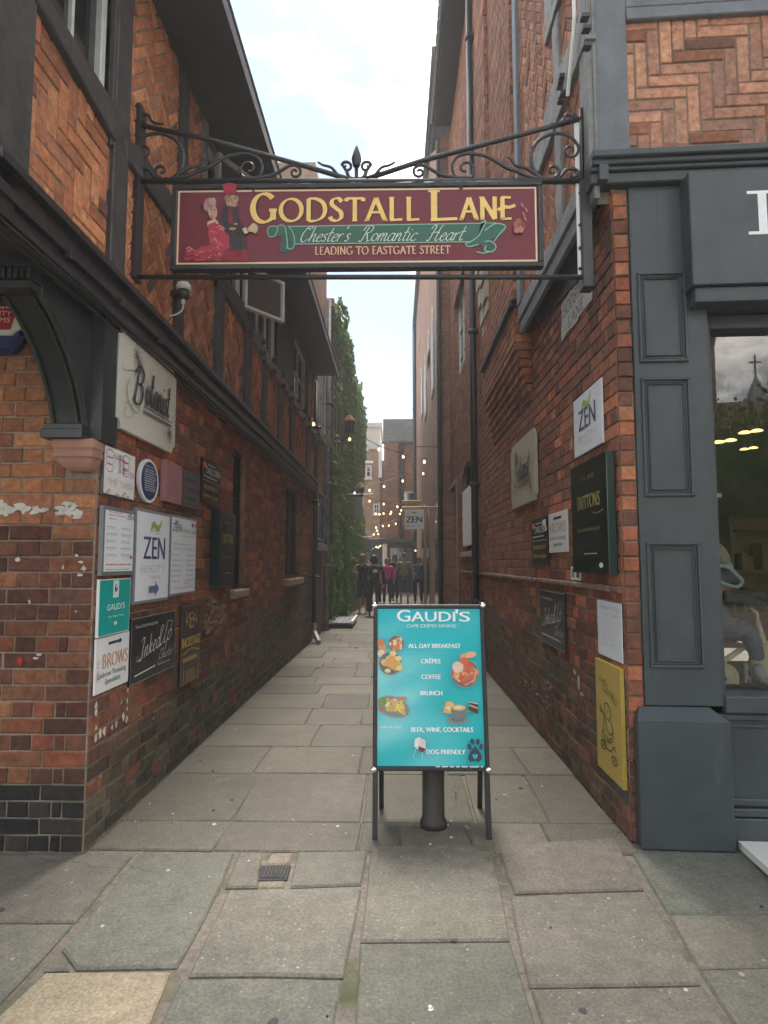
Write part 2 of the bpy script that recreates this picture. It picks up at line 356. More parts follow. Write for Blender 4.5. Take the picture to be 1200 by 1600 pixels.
# ------------------------------------------------------------------ lettering
_fc = {}
def sans_mesh(txt):
    if txt in _fc: return _fc[txt]
    cu = bpy.data.curves.new('t', 'FONT'); cu.body = txt; cu.resolution_u = 3; cu.fill_mode = 'FRONT'
    ob = bpy.data.objects.new('t', cu); SC.collection.objects.link(ob)
    me = bpy.data.meshes.new_from_object(ob)
    r = ([(v.co.x, v.co.y) for v in me.vertices], [tuple(p.vertices) for p in me.polygons])
    bpy.data.objects.remove(ob); bpy.data.curves.remove(cu); bpy.data.meshes.remove(me); _fc[txt] = r; return r
ROM = {'A': (.78, 'l.05,0,.39,1 l.39,1,.73,0 l.17,.36,.61,.36 s.05,0 s.73,0'), 'B': (.64, 'l.14,0,.14,1 c.14,1,.38,.99,.5,.77,.38,.54,.14,.53 c.14,.53,.42,.52,.58,.27,.42,.01,.14,0'),
 'C': (.80, 'o.45,.5,.38,.5,42,318'), 'D': (.84, 'l.14,0,.14,1 c.14,1,.42,.99,.68,.82,.77,.5,.68,.18,.42,.01,.14,0'), 'E': (.58, 'l.14,0,.14,1 l.1,1,.52,.98 l.14,.52,.44,.52 l.1,0,.54,.02'),
 'F': (.54, 'l.14,0,.14,1 l.1,1,.5,.98 l.14,.52,.42,.52 s.14,0'), 'G': (.86, 'o.45,.5,.38,.5,42,330 l.76,.42,.76,.08 l.62,.42,.88,.42'), 'H': (.82, 'l.14,0,.14,1 l.68,0,.68,1 l.14,.52,.68,.52 s.14,0 s.14,1 s.68,0 s.68,1'),
 'I': (.30, 'l.15,0,.15,1 s.15,0 s.15,1'), 'J': (.36, 'c.2,1,.2,.3,.14,0,-.02,-.05 s.2,1'), 'K': (.70, 'l.14,0,.14,1 l.14,.42,.6,1 l.26,.54,.68,0 s.14,0 s.14,1'), 'L': (.58, 'l.14,0,.14,1 l.08,0,.54,.03 s.14,1'),
 'M': (.96, 'l.1,0,.16,1 l.16,1,.48,.1 l.48,.1,.8,1 l.8,1,.86,0 s.1,0 s.86,0'), 'N': (.84, 'l.14,0,.14,1 l.12,1,.7,0 l.7,0,.7,1 s.14,0 s.7,1 s.1,1'), 'O': (.92, 'o.46,.5,.4,.5,0,360'),
 'P': (.6, 'l.14,0,.14,1 c.14,1,.42,.99,.54,.74,.42,.48,.14,.47 s.14,0'), 'R': (.70, 'l.14,0,.14,1 c.14,1,.42,.99,.54,.77,.42,.54,.14,.52 l.32,.52,.68,0 s.14,0'), 'Q': (.92, 'o.46,.5,.4,.5,0,360 l.5,.15,.9,-.15'),
 'S': (.58, 'c.5,.84,.36,1,.16,.94,.12,.74,.3,.54,.46,.38,.48,.15,.32,0,.12,.05,.05,.18'), 'T': (.7, 'l.35,0,.35,1 l.02,.99,.68,.99 l.03,1,.03,.86 l.67,1,.67,.86 s.35,0'), 'U': (.8, 'c.14,1,.14,.4,.2,.08,.4,0,.6,.08,.66,.4,.66,1 s.14,1 s.66,1'),
 'V': (.76, 'l.05,1,.38,0 l.38,0,.71,1 s.05,1 s.71,1'), 'W': (1.1, 'l.05,1,.3,0 l.3,0,.55,1 l.55,1,.8,0 l.8,0,1.05,1 s.05,1 s.55,1 s1.05,1'), 'X': (.74, 'l.08,1,.66,0 l.66,1,.08,0'), 'Y': (.72, 'l.04,1,.36,.48 l.68,1,.36,.48 l.36,.48,.36,0 s.36,0 s.04,1 s.68,1'), 'Z': (.66, 'l.08,1,.58,1 l.58,1,.08,0 l.08,0,.6,0'),
 ' ': (.35, ''), "'": (.2, 'l.1,1,.08,.78'), '.': (.2, 'l.1,0,.1,.06'), '-': (.3, 'l.03,.45,.27,.45')}
SCR = {'a': (.50, 'c.42,.42,.25,.5,.08,.3,.1,.05,.28,.02,.42,.3 c.44,.5,.38,.15,.45,0,.55,.1'), 'c': (.40, 'c.4,.42,.25,.5,.08,.3,.1,.05,.25,0,.42,.12'), 'd': (.52, 'c.42,.42,.25,.5,.08,.3,.1,.05,.28,.02,.42,.3 c.5,1,.38,.15,.46,0,.56,.1'),
 'e': (.40, 'c.08,.24,.3,.3,.36,.42,.25,.5,.08,.3,.1,.05,.25,0,.42,.12'), 'h': (.48, 'c.14,1,.1,.5,.06,0 c.08,.2,.25,.48,.36,.45,.34,.15,.38,0,.5,.1'), 'i': (.24, 'c.12,.5,.08,.1,.14,0,.25,.1 l.15,.68,.16,.74'),
 'k': (.44, 'c.14,1,.06,0 c.1,.2,.3,.48,.35,.38,.12,.24 c.18,.25,.3,.02,.45,.1'), 'm': (.64, 'c.08,.5,.06,0 c.07,.2,.22,.5,.3,.42,.27,0 c.28,.2,.42,.5,.52,.42,.48,.1,.55,0,.65,.1'), 'n': (.46, 'c.08,.5,.06,0 c.07,.2,.22,.5,.32,.42,.3,.1,.36,0,.46,.1'),
 'o': (.44, 'o.24,.25,.17,.25,0,360'), 'p': (.46, 'c.12,.5,.02,-.45 c.1,.3,.25,.5,.42,.4,.38,.1,.22,0,.1,.1'), 'r': (.34, 'c.08,.5,.06,0 c.07,.25,.2,.48,.34,.46'), 's': (.32, 'c.32,.45,.18,.5,.1,.38,.26,.2,.2,.02,.04,.05'),
 't': (.32, 'c.22,.9,.12,.2,.18,0,.32,.1 l.02,.55,.36,.58'), 'u': (.50, 'c.08,.5,.06,.1,.18,0,.36,.2,.4,.5 c.4,.5,.36,.1,.42,0,.52,.1'), 'l': (.22, 'c.14,1,.08,.1,.14,0,.24,.1'), 'y': (.46, 'c.08,.5,.1,.1,.3,.1,.4,.5 c.4,.5,.3,-.3,.1,-.4,0,-.25'),
 'B': (.66, 'c.24,.98,.16,.5,.1,.0 c-.05,.8,.2,1.05,.5,1.0,.56,.78,.4,.56,.2,.54 c.2,.54,.5,.54,.6,.3,.5,.02,.2,-.05,.02,.08'), 'C': (.62, 'c.42,.8,.56,.9,.5,1.02,.25,.9,.08,.5,.12,.12,.32,-.02,.6,.2 c.42,.8,.3,.9,.16,.86'),
 'H': (.74, 'c0,.75,.1,1,.26,.95,.2,.5,.1,.0,-.05,.05 c.72,1.02,.6,.9,.54,.5,.5,.05,.62,0,.74,.1 c.1,.45,.4,.55,.62,.5'), 'R': (.66, 'c.26,.95,.18,.5,.08,0,-.08,.04 c-.02,.7,.1,1,.4,1.02,.56,.86,.46,.6,.2,.52 c.28,.52,.42,.2,.5,0,.7,.1'),
 'I': (.42, 'c.0,.85,.12,1,.34,.98 c.34,.98,.22,.5,.14,.05,-.08,.0,-.1,.12'), 'U': (.66, 'c-.02,.8,.08,1,.2,.95,.12,.4,.18,.05,.34,.02,.5,.4,.6,1 c.6,1,.5,.4,.52,.05,.62,0,.7,.1'), ' ': (.3, ''), "'": (.16, 'l.12,1,.08,.82')}
import re
def glyph(spec):
    o = []
    for tok in spec.split():
        k = tok[0]; a = [float(x) for x in tok[1:].split(',')]
        if k == 'o':
            n = 22; o.append((k, [(a[0] + a[2] * math.cos(RAD(a[4] + (a[5] - a[4]) * i / n)), a[1] + a[3] * math.sin(RAD(a[4] + (a[5] - a[4]) * i / n))) for i in range(n + 1)]))
        else:
            p = [(a[i], a[i + 1]) for i in range(0, len(a), 2)]
            if k == 'c': p = catmull([(x, y, 0) for x, y in p], 5); p = [(q[0], q[1]) for q in p]
            if k == 's': p = [(p[0][0] - .1, p[0][1]), (p[0][0] + .1, p[0][1])]
            o.append((k, p))
    return o
def pen(pts, w, wmin, nib=25, add=None):
    n = len(pts); V = []; F = []
    for i, p in enumerate(pts):
        a = Vector(pts[max(i - 1, 0)]); b = Vector(pts[min(i + 1, n - 1)]); d = b - a
        if d.length < 1e-9: d = Vector((1, 0))
        d.normalize(); t = wmin + (w - wmin) * abs(math.sin(math.atan2(d.y, d.x) - RAD(nib))); h = t / 2
        if i in (0, n - 1) and n > 2: pass
        V += [(p[0] - d.y * h, p[1] + d.x * h), (p[0] + d.y * h, p[1] - d.x * h)]
    for i in range(n - 1): F.append((2 * i, 2 * i + 1, 2 * i + 3, 2 * i + 2))
    return V, F
def stroke_text(txt, font, w, wmin, nib, track, shear, width):
    """letters from centre lines, widened to the given width (cap height 1) before the pen is applied"""
    L = []; x = 0; D = ROM if font == 'roman' else SCR
    for ch in txt:
        g = D[ch] if ch in D else ROM.get(ch.upper(), (.4, ''))
        for k, p in glyph(g[1]): L.append((k, [(x + a, c) for a, c in p]))
        x += g[0] + track
    xs = [a + shear * c for k, p in L for a, c in p]; x0, x1 = min(xs), max(xs); kx = max(.05, width - w * .7) / max(1e-6, x1 - x0)
    V = []; F = []
    for k, p in L:
        vv, ff = pen([((a + shear * c) * kx, c) for a, c in p], w if k != 's' else wmin, wmin, nib)
        b = len(V); V += [(q[0], q[1], .00007 * (len(F) % 3)) for q in vv]; F += [tuple(i + b for i in f) for f in ff]
    return V, F
_capH = None
class Art:
    """coloured print on a flat rectangle; x, y run 0..1 from the top left corner"""
    def __init__(s, fr, a0, a1, b0, b1, d):
        s.fr = fr; s.a0 = a0; s.W = a1 - a0; s.b1 = b1; s.H = b1 - b0; s.d = d; s.mb = MB()
    def nx(s): s.d += .0002
    def pt(s, x, y): return s.fr.P(s.a0 + x * s.W, s.b1 - y * s.H, s.d)
    def poly(s, pts, col): s.mb.add([s.pt(x, y) for x, y in pts], [tuple(range(len(pts)))], col); s.nx()
    def rect(s, x0, y0, x1, y1, col): s.poly([(x0, y1), (x1, y1), (x1, y0), (x0, y0)], col)
    def frame(s, x0, y0, x1, y1, w, col):
        q = w * s.H / s.W
        for r in ((x0, y0, x1, y0 + w), (x0, y1 - w, x1, y1), (x0, y0 + w, x0 + q, y1 - w), (x1 - q, y0 + w, x1, y1 - w)):
            s.rect(*r, col); s.d -= .0002
        s.nx()
    def ell(s, cx, cy, rx, ry, col, a0=0, a1=360, rot=0):
        n = 20; c, q = math.cos(RAD(rot)), math.sin(RAD(rot)); P = []
        for i in range(n if a1 - a0 >= 360 else n + 1):
            a = RAD(a0 + (a1 - a0) * i / n); X = rx * s.W * math.cos(a); Y = ry * s.H * math.sin(a)
            P.append((cx + (X * c - Y * q) / s.W, cy - (X * q + Y * c) / s.H))
        s.poly(P, col)
    def line(s, pts, w, col, smooth=False, wmin=None, nib=25):
        P = [(x * s.W, -y * s.H) for x, y in pts]
        if smooth: P = [(q[0], q[1]) for q in catmull([(a, b, 0) for a, b in P], 6)]
        V, F = pen(P, w * s.H, (w if wmin is None else wmin) * s.H, nib)
        s.mb.add([s.fr.P(s.a0 + a, s.b1 + b, s.d) for a, b in V], F, col); s.nx()
    def text(s, x, y, h, w, txt, col, font='sans', weight=.17, thin=.05, nib=22, al='c', bold=0, shear=0, rot=0, track=.06):
        """baseline y, cap height h (of H), total width w (of W)"""
        global _capH
        if font == 'sans':
            if _capH is None: _capH = max(q[1] for q in sans_mesh('H')[0])
            V, F = sans_mesh(txt); V = [(a + shear * b, b, 0) for a, b in V]; cap = _capH
        else: V, F = stroke_text(txt, font, weight, thin, nib, track, shear, w * s.W / (h * s.H)); cap = 1.0
        if not V: return
        x0 = min(a[0] for a in V); x1 = max(a[0] for a in V); ky = h * s.H / cap; kx = w * s.W / max(1e-6, x1 - x0)
        ox = {'c': x * s.W - (x0 + x1) / 2 * kx, 'l': x * s.W - x0 * kx, 'r': x * s.W - x1 * kx}[al]
        c, q = math.cos(RAD(rot)), math.sin(RAD(rot)); px_ = x * s.W
        offs = [0] if not bold else [-bold, 0, bold]
        for o in offs:
            P = []
            for a, b, e in V:
                X = ox + a * kx + o * ky - px_; Y = b * ky; P.append(s.fr.P(s.a0 + px_ + X * c - Y * q, s.b1 - y * s.H + X * q + Y * c, s.d + e))
            s.mb.add(P, F, col); s.d += .00006
        s.nx()
    def arrow(s, x0, y0, x1, y1, w, col, head=.5):
        A = Vector((x0 * s.W, -y0 * s.H)); B = Vector((x1 * s.W, -y1 * s.H)); d = (B - A); L = d.length; d.normalize(); n = Vector((-d.y, d.x)); h = w * s.H
        hd = B - d * min(L * head, h * 2.2)
        P = [A + n * h / 2, A - n * h / 2, hd - n * h / 2, hd - n * h * 1.15, B, hd + n * h * 1.15, hd + n * h / 2]
        V = [s.fr.P(s.a0 + p.x, s.b1 + p.y, s.d) for p in P]
        s.mb.add(V, [(0, 1, 2, 6), (3, 4, 5)], col); s.nx()
    def small(s, x0, x1, y, h, col, n=1, gap=0, seed=0):
        """a line of print too small to read: short word-long dashes"""
        r = random.Random(seed)
        for k in range(n):
            x = x0; e = x1 - r.random() * (x1 - x0) * .25
            while x < e:
                q = r.uniform(.03, .09); s.mb.add([s.pt(x, y + h + k * gap), s.pt(min(x + q, e), y + h + k * gap), s.pt(min(x + q, e), y + k * gap), s.pt(x, y + k * gap)], [(0, 1, 2, 3)], col); x += q + .018
        s.nx()
def sign(name, label, cat, fr, q, th, face, art=None, edge=None, d0=.012, outline=None, mat='board', border=None, group=None, matp='print', dart=0):
    """q = (left, right, bottom, top) on the plane"""
    a0, a1, b0, b1 = q; root = thing(name, label, cat, fr.P((a0 + a1) / 2, b0, d0), group)
    mb = MB(); poly = outline(q) if outline else [(a0, b0), (a1, b0), (a1, b1), (a0, b1)]
    mb.prism(fr, poly, d0, d0 + th, min(.002, th * .3), edge or face, back=True); mb.build('board', M[mat], root)
    if edge:
        m2 = MB(); m2.prism(fr, inset(poly if area(poly) > 0 else poly[::-1], .004 if not border else border), d0 + th, d0 + th + .0012, 0, face); m2.build('face', M[mat], root)
        th += .0012
    A = Art(fr, a0, a1, b0, b1, d0 + th + .0008)
    if art: art(A)
    if A.mb.v: A.mb.build('lettering', M[matp], root)
    return root
# ------------------------------------------------------------------ brickwork
_bm = {}
def unit_brick(w, h, k, mat, dep=.03, ch=.006):
    key = (round(w, 3), round(h, 3), k, dep)
    if key not in _bm:
        r = random.Random(hash(key) & 0xffff); mb = MB(); j = lambda: r.uniform(-.0022, .0022)
        q = [(-w / 2 + j(), -h / 2 + j()), (w / 2 + j(), -h / 2 + j()), (w / 2 + j(), h / 2 + j()), (-w / 2 + j(), h / 2 + j())]
        mb.prism(GR, q, -dep, r.uniform(-.002, .002), ch * r.uniform(.6, 1.2)); mb.t = []
        _bm[key] = mb.mesh('brick', mat)
    return _bm[key]
class Bricks:
    """collects the bricks of one building: the largest become parts, the rest one mesh"""
    def __init__(s): s.L = []
    def add(s, fr, poly, col, d=0.0, std=None): s.L.append((fr, poly, col, d, std))
    def bond(s, fr, a0, a1, b0, b1, colf, holes=(), corner='lo', ch=.0825, L=.226, d=0.0, jt=.0082, start=0):
        n = int(round((b1 - b0) / ch)) ; ch = (b1 - b0) / max(1, n)
        for i in range(n):
            y0 = b0 + i * ch + jt / 2; y1 = b0 + (i + 1) * ch - jt / 2; x = 0; W = a1 - a0; cuts = []
            if (i + start) % 2 == 0: ws = [L] * (int(W / L) + 2)
            else: ws = [L / 2, L / 4] + [L / 2] * (int(W / L * 2) + 2)
            for w in ws:
                if x > W - .02: break
                e = min(x + w, W); p, q = (a0 + x, a0 + e) if corner == 'lo' else (a1 - e, a1 - x)
                segs = [(p + jt / 2, q - jt / 2)]
                for h in holes:
                    if callable(h): hh = h((y0 + y1) / 2)
                    else: hh = h[:2] if h[2] < (y0 + y1) / 2 < h[3] else None
                    if not hh: continue
                    ns = []
                    for u, v in segs:
                        if v <= hh[0] or u >= hh[1]: ns.append((u, v)); continue
                        if hh[0] - u > .02: ns.append((u, hh[0] - .004))
                        if v - hh[1] > .02: ns.append((hh[1] + .004, v))
                    segs = ns
                for u, v in segs:
                    if v - u < .02: continue
                    std = (v - u, y1 - y0)
                    s.add(fr, [(u, y0), (v, y0), (v, y1), (u, y1)], colf((u + v) / 2, (y0 + y1) / 2, i), d + .007 + rnd.uniform(-.002, .0025), std)
                x += w
    def herring(s, fr, panel, ang, colf, w=.078, L=3, jt=.008, d=0.0, o=(0, 0)):
        if area(panel) < 0: panel = panel[::-1]
        cx = sum(p[0] for p in panel) / len(panel); cy = sum(p[1] for p in panel) / len(panel)
        R_ = max(math.hypot(p[0] - cx, p[1] - cy) for p in panel) + .4; c, q = math.cos(ang), math.sin(ang); N = int(R_ / w) + 4
        for i in range(-N, N):
            for j in range(-N // L - 1, N // L + 2):
                X, Y = (i - L * j) * w, (i + L * j) * w
                if math.hypot(X, Y) > R_ + L * w: continue
                for (p, e, W, H) in ((X, Y, L * w, w), (X, Y + w, w, L * w)):
                    rc = [(p + jt / 2, e + jt / 2), (p + W - jt / 2, e + jt / 2), (p + W - jt / 2, e + H - jt / 2), (p + jt / 2, e + H - jt / 2)]
                    rc = [(cx + o[0] + a * c - b * q + rnd.uniform(-.002, .002), cy + o[1] + a * q + b * c + rnd.uniform(-.002, .002)) for a, b in rc]
                    g = clip(rc, panel)
                    if len(g) < 3 or abs(area(g)) < .0006: continue
                    s.add(fr, g, colf(cx, cy, i), d + .007 + rnd.uniform(-.003, .003))
    def emit(s, parent, name='brick', n=300, minpx=7.5):
        sc = []
        for idx, (fr, poly, col, d, std) in enumerate(s.L):
            pp = [proj(fr.P(a, b, d)) for a, b in poly]; a = -1
            if all(pp):
                xs = [p[0] for p in pp]; ys = [p[1] for p in pp]
                if max(xs) > 2 and min(xs) < 1198 and max(ys) > 2 and min(ys) < 1598 and min(max(xs) - min(xs), max(ys) - min(ys)) > minpx: a = abs(area(pp))
            sc.append((a, idx))
        top = set(i for a, i in sorted(sc, reverse=True)[:n] if a > 0); mb = MB()
        for idx, (fr, poly, col, d, std) in enumerate(s.L):
            if idx in top:
                if std:
                    cx = sum(p[0] for p in poly) / 4; cy = sum(p[1] for p in poly) / 4
                    o = bpy.data.objects.new(name, unit_brick(std[0], std[1], idx % 5, M['brick1'])); SC.collection.objects.link(o)
                    adopt(o, parent); rz = Matrix.Rotation(rnd.uniform(-.006, .006), 4, 'Z'); o.matrix_basis = fr.mat(cx, cy, d) @ rz
                    o.color = (*col, 1)
                else:
                    m1 = MB(); m1.prism(fr, poly, -.02, d, .005); m1.t = []; o = m1.build(name, M['brick1'], parent); o.color = (*col, 1)
            else: mb.prism(fr, [(a + rnd.uniform(-.0015, .0015), b + rnd.uniform(-.0015, .0015)) for a, b in poly] if not std else poly, -.02, d, .005, col)
        if mb.v:
            r = mb.build(name, M['brickN'], parent, kind='stuff')
def wall_slab(mb, fr, a0, a1, b0, b1, holes=(), rec=.25, d=0.0, tint=None, rv=None):
    """front sheet with openings and their reveals"""
    A = sorted(set([a0, a1] + [h[0] for h in holes] + [h[1] for h in holes])); B = sorted(set([b0, b1] + [h[2] for h in holes] + [h[3] for h in holes]))
    for i in range(len(A) - 1):
        for j in range(len(B) - 1):
            x, y = (A[i] + A[i + 1]) / 2, (B[j] + B[j + 1]) / 2
            if any(h[0] < x < h[1] and h[2] < y < h[3] for h in holes) or x < a0 or x > a1 or y < b0 or y > b1: continue
            mb.add([fr.P(A[i], B[j], d), fr.P(A[i + 1], B[j], d), fr.P(A[i + 1], B[j + 1], d), fr.P(A[i], B[j + 1], d)], [(0, 1, 2, 3)], tint)
    for h in holes:
        q = [(h[0], h[2]), (h[1], h[2]), (h[1], h[3]), (h[0], h[3])]
        for k in range(4):
            p, e = q[k], q[(k + 1) % 4]; (rv if rv is not None else mb).add([fr.P(*p, d), fr.P(*e, d), fr.P(*e, d - rec), fr.P(*p, d - rec)], [(3, 2, 1, 0)], tint)
def window(fr, a0, a1, b0, b1, rec, nx, ny, parent, fm='dark_timber', gm='window_glass', fw=.05, bar=.022, sill=None, d=0.0, sd=.05):
    f = MB(); z0, z1 = d - rec, d - rec + .05
    for r in ((a0, a0 + fw, b0, b1), (a1 - fw, a1, b0, b1), (a0 + fw, a1 - fw, b0, b0 + fw), (a0 + fw, a1 - fw, b1 - fw, b1)): f.rect(fr, *r, z0, z1, .004)
    ia, ib, ja, jb = a0 + fw, a1 - fw, b0 + fw, b1 - fw
    for k in range(1, nx): x = ia + (ib - ia) * k / nx; f.rect(fr, x - bar / 2, x + bar / 2, ja, jb, z0 + .006, z1 - .012, .003)
    for k in range(1, ny): y = ja + (jb - ja) * k / ny; f.rect(fr, ia, ib, y - bar / 2, y + bar / 2, z0 + .004, z1 - .014, .003)
    w = f.build('window', M[fm], parent)
    g = MB(); g.rect(fr, ia - .01, ib + .01, ja - .01, jb + .01, z0 + .008, z0 + .016, 0); g.build('pane', M[gm], w)
    if sill:
        s_ = MB(); s_.rect(fr, a0 - .04, a1 + .04, b0 - .09, b0 - .004, d - rec + .05, d + sd, .008); s_.build('sill', M[sill], w)
    return w
def pal(*cs):
    def f(): 
        c = rnd.choice(cs); k = rnd.uniform(.8, 1.2); g = .30 * c[0] + .59 * c[1] + .11 * c[2]; return tuple(lerp(x, g, .10) * k * 1.34 * w for x, w in zip(c, (1.04, 1.05, .90)))
    return f
RED = pal((.21, .058, .036), (.25, .075, .042), (.17, .050, .036), (.29, .095, .05), (.13, .045, .035))
BRN = pal((.15, .062, .04), (.19, .075, .045), (.11, .045, .033), (.22, .085, .05), (.13, .06, .045))
ORA = pal((.33, .125, .062), (.28, .10, .052), (.38, .16, .08), (.24, .09, .05))
PUR = pal((.12, .046, .036), (.15, .056, .040), (.10, .042, .034), (.18, .068, .045))
GRY = pal((.052, .050, .046), (.065, .060, .052), (.045, .040, .036), (.08, .068, .055))
BLK = pal((.014, .014, .017), (.018, .018, .021), (.025, .022, .022))
def nz2(a, b, s=1.0): return mnoise.noise(Vector((a * s, b * s, 3.7)))
# ------------------------------------------------------------------ ground
gm = MB(); gm.quad((-60, -60, -.03), (60, -60, -.03), (60, 80, -.03), (-60, 80, -.03)); gm.build('ground', M['bed'], None, kind='structure')
bm_ = MB(); bm_.quad((-8, -6, -.012), (9, -6, -.012), (9, 40, -.012), (-8, 40, -.012)); bedo = bm_.build('lane_pavement', M['bed'], None, kind='structure')
GB = Fr((0, 0, 0), (1, 0, 0), (0, 1, 0))
def wob(poly, amp=.006, step=.22):
    o = []
    for i in range(len(poly)):
        a, b = Vector(poly[i]), Vector(poly[(i + 1) % len(poly)]); n = max(1, int((b - a).length / step))
        for k in range(n):
            p = a.lerp(b, k / n); w = amp if k else amp * .6; o.append((p.x + rnd.uniform(-w, w), p.y + rnd.uniform(-w, w)))
    return o
_fl = 0
def flagst(poly, col, speck=0.0, lift=None, ins=.0035, many=None):
    global _fl
    if area(poly) < 0: poly = poly[::-1]
    p = inset(poly, ins); p = wob(p)
    z = rnd.uniform(-.003, .003) if lift is None else lift
    if many is not None: many.prism(GB, p, -.03, z, .007, col); return
    m = MB(); m.prism(GB, p, -.03, z, .008); m.t = []
    o = m.build('flagstone', M['flagstone'], bedo); o.color = (*col, speck * .7); _fl += 1
def gp(*pts): return [GR.px(u, v) for u, v in pts]
S = [
 (gp((-190, 1335), (208, 1336), (120, 1440), (-350, 1441)), (.135, .128, .115), .12),
 (gp((217, 1334), (367, 1332), (346, 1383), (278, 1512), (118, 1514), (95, 1482), (128, 1445)), (.125, .135, .115), .22),
 (gp((374, 1331), (411, 1331), (402, 1386), (352, 1386)), (.125, .118, .105), .2),
 (gp((424, 1331), (460, 1330), (453, 1348), (414, 1350)), (.24, .18, .15), .1),
 (gp((402, 1375), (448, 1374), (446, 1386), (400, 1387)), (.19, .165, .125), .1),
 (gp((463, 1330), (575, 1328), (566, 1382), (452, 1385)), (.115, .113, .10), .25),
 (gp((358, 1390), (566, 1386), (538, 1526), (292, 1525)), (.15, .143, .125), .85),
 (gp((-350, 1443), (114, 1443), (0, 1568), (-520, 1568)), (.15, .15, .13), .5),
 (gp((90, 1487), (110, 1516), (68, 1516)), (.14, .13, .11), .2),
 (gp((72, 1518), (268, 1517), (220, 1640), (-60, 1640)), (.36, .29, .205), .30),
 (gp((283, 1528), (536, 1528), (512, 1700), (200, 1700)), (.115, .123, .112), .5),
 (gp((580, 1321), (768, 1319), (798, 1469), (561, 1471)), (.165, .158, .135), .7),
 (gp((561, 1474), (800, 1472), (850, 1640), (548, 1640)), (.120, .127, .110), .45),
 (gp((776, 1318), (962, 1309), (1006, 1389), (802, 1395)), (.150, .128, .115), .3),
 (gp((796, 1399), (1009, 1393), (1098, 1537), (824, 1541)), (.155, .142, .125), .9),
 (gp((828, 1545), (1102, 1541), (1190, 1700), (880, 1700)), (.150, .138, .122), .9),
 (gp((976, 1316), (1153, 1312), (1240, 1424), (1042, 1425)), (.105, .118, .105), .4),
 (gp((1156, 1312), (1400, 1312), (1560, 1422), (1246, 1424)), (.115, .12, .11), .3),
 (gp((1044, 1429), (1290, 1428), (1370, 1508), (1090, 1511)), (.165, .155, .13), .35),
 (gp((1294, 1428), (1600, 1428), (1720, 1508), (1374, 1508)), (.135, .13, .115), .4),
 (gp((1092, 1514), (1300, 1512), (1400, 1660), (1185, 1660)), (.13, .132, .118), .4),
]
for p, c, sp in S: flagst(p, tuple(lerp(x, y, .42) * 1.16 for x, y in zip(c, (.152, .140, .112))), sp)
# the street paving goes on to both sides and behind the camera
many = MB(); CO = [(.135, .13, .115), (.12, .125, .11), (.15, .142, .122), (.16, .14, .12), (.11, .115, .105)]
def band(x0, x1, y0, y1):
    x = x0
    while x < x1 - .05:
        w = min(rnd.uniform(.55, .95), x1 - x); y = y0
        while y < y1 - .05:
            h = min(rnd.uniform(.45, .8), y1 - y); flagst([(x, y), (x + w, y), (x + w, y + h), (x, y + h)], rnd.choice(CO), many=many); y += h
        x += w
band(-8, 9, -6, 1.35); band(-8, -2.3, 1.35, 3.2); band(2.95, 9, 1.35, 3.4)
xx = [GR.px(u, 1600)[0] for u in (-60, 210, 520, 870, 1185)]
# lane paving: slabs in rows across, each cut to its own width
LC = [(.150, .137, .110), (.140, .130, .106), (.156, .143, .116), (.132, .124, .104), (.143, .130, .110)]
rows = [3.265, 3.62, 4.42, 5.05, 5.72, 6.35, 7.05, 7.6]
while rows[-1] < 36: rows.append(rows[-1] + rnd.uniform(.42, .75))
XLs, XRs = -1.574, 1.232
cuts = {0: [-.93, -.20, .02, .40, .80], 1: [-.93, -.20, .45, .86], 2: [-1.0, -.26, .35, .92]}
for i in range(len(rows) - 1):
    y0, y1 = rows[i], rows[i + 1]; xs = cuts.get(i)
    if xs is None:
        xs = []; x = XLs + rnd.uniform(.35, .9)
        while x < XRs - .3: xs.append(x); x += rnd.uniform(.42, .95)
    e = [XLs + .01] + xs + [XRs + .004]
    for k in range(len(e) - 1):
        q = [(e[k], y0), (e[k + 1], y0), (e[k + 1] + rnd.uniform(-.02, .02), y1), (e[k] + rnd.uniform(-.02, .02), y1)]
        q = [(min(max(a, XLs), XRs), b) for a, b in q]
        if y1 < 16: kk = rnd.uniform(.80, 1.04); flagst(q, tuple(c * kk for c in rnd.choice(LC)), .10)
        else: flagst(q, rnd.choice(LC), many=many)
many.build('flagstone', M['flagstone_many'], bedo, kind='stuff')
# ------------------------------------------------------------------ building on the left
XL, XU, YCL = -1.574, -1.53, 3.225
FL = Fr((XL, 0, 0), (0, 1, 0)); FU = Fr((XU, 0, 0), (0, 1, 0)); FF = Fr((0, YCL, 0), (1, 0, 0))
LB = thing('timber_framed_building', 'brick building with black timber framed upper floor jutting over the left of the lane', 'building', (-2.2, 3.3, 0))
def span(fr, u0, u1): return sorted((fr.px(u0, 880)[0], fr.px(u1, 880)[0]))
def H(fr, u, v): return fr.px(u, v)[1]
w1 = (*span(FL, 361, 381), H(FL, 362, 922), H(FL, 362, 693)); w2 = (*span(FL, 445, 467), H(FL, 446, 905), H(FL, 446, 752))
YE = 11.8
mb = MB(); rv = MB(); wall_slab(mb, FL, YCL, YE, 0, 2.84, [w1, w2], .13, rv=rv); rv.build('window_reveal', M['gothic_brick'], LB, kind='stuff'); wall_slab(mb, FF, -7.5, XL, 0, 2.84); mb.quad((XL, YE, 0), (-4, YE, 0), (-4, YE, 6), (XL, YE, 6))
LW = mb.build('wall', M['mortar'], LB)
def cL(a, b, i):
    n = nz2(a, b, .9) + .35 * nz2(a, b, 4)
    lim = .62 + .10 * (a - 3) + .45 * n
    if b < lim: return mixc(GRY(), PUR(), max(0, min(1, (b - lim + .35) * 1.6))) if rnd.random() < .9 else PUR()
    if b > 1.9 and n > -.1 and rnd.random() < .7: return RED()
    return PUR() if rnd.random() < .45 else RED() if rnd.random() < .35 else BRN()
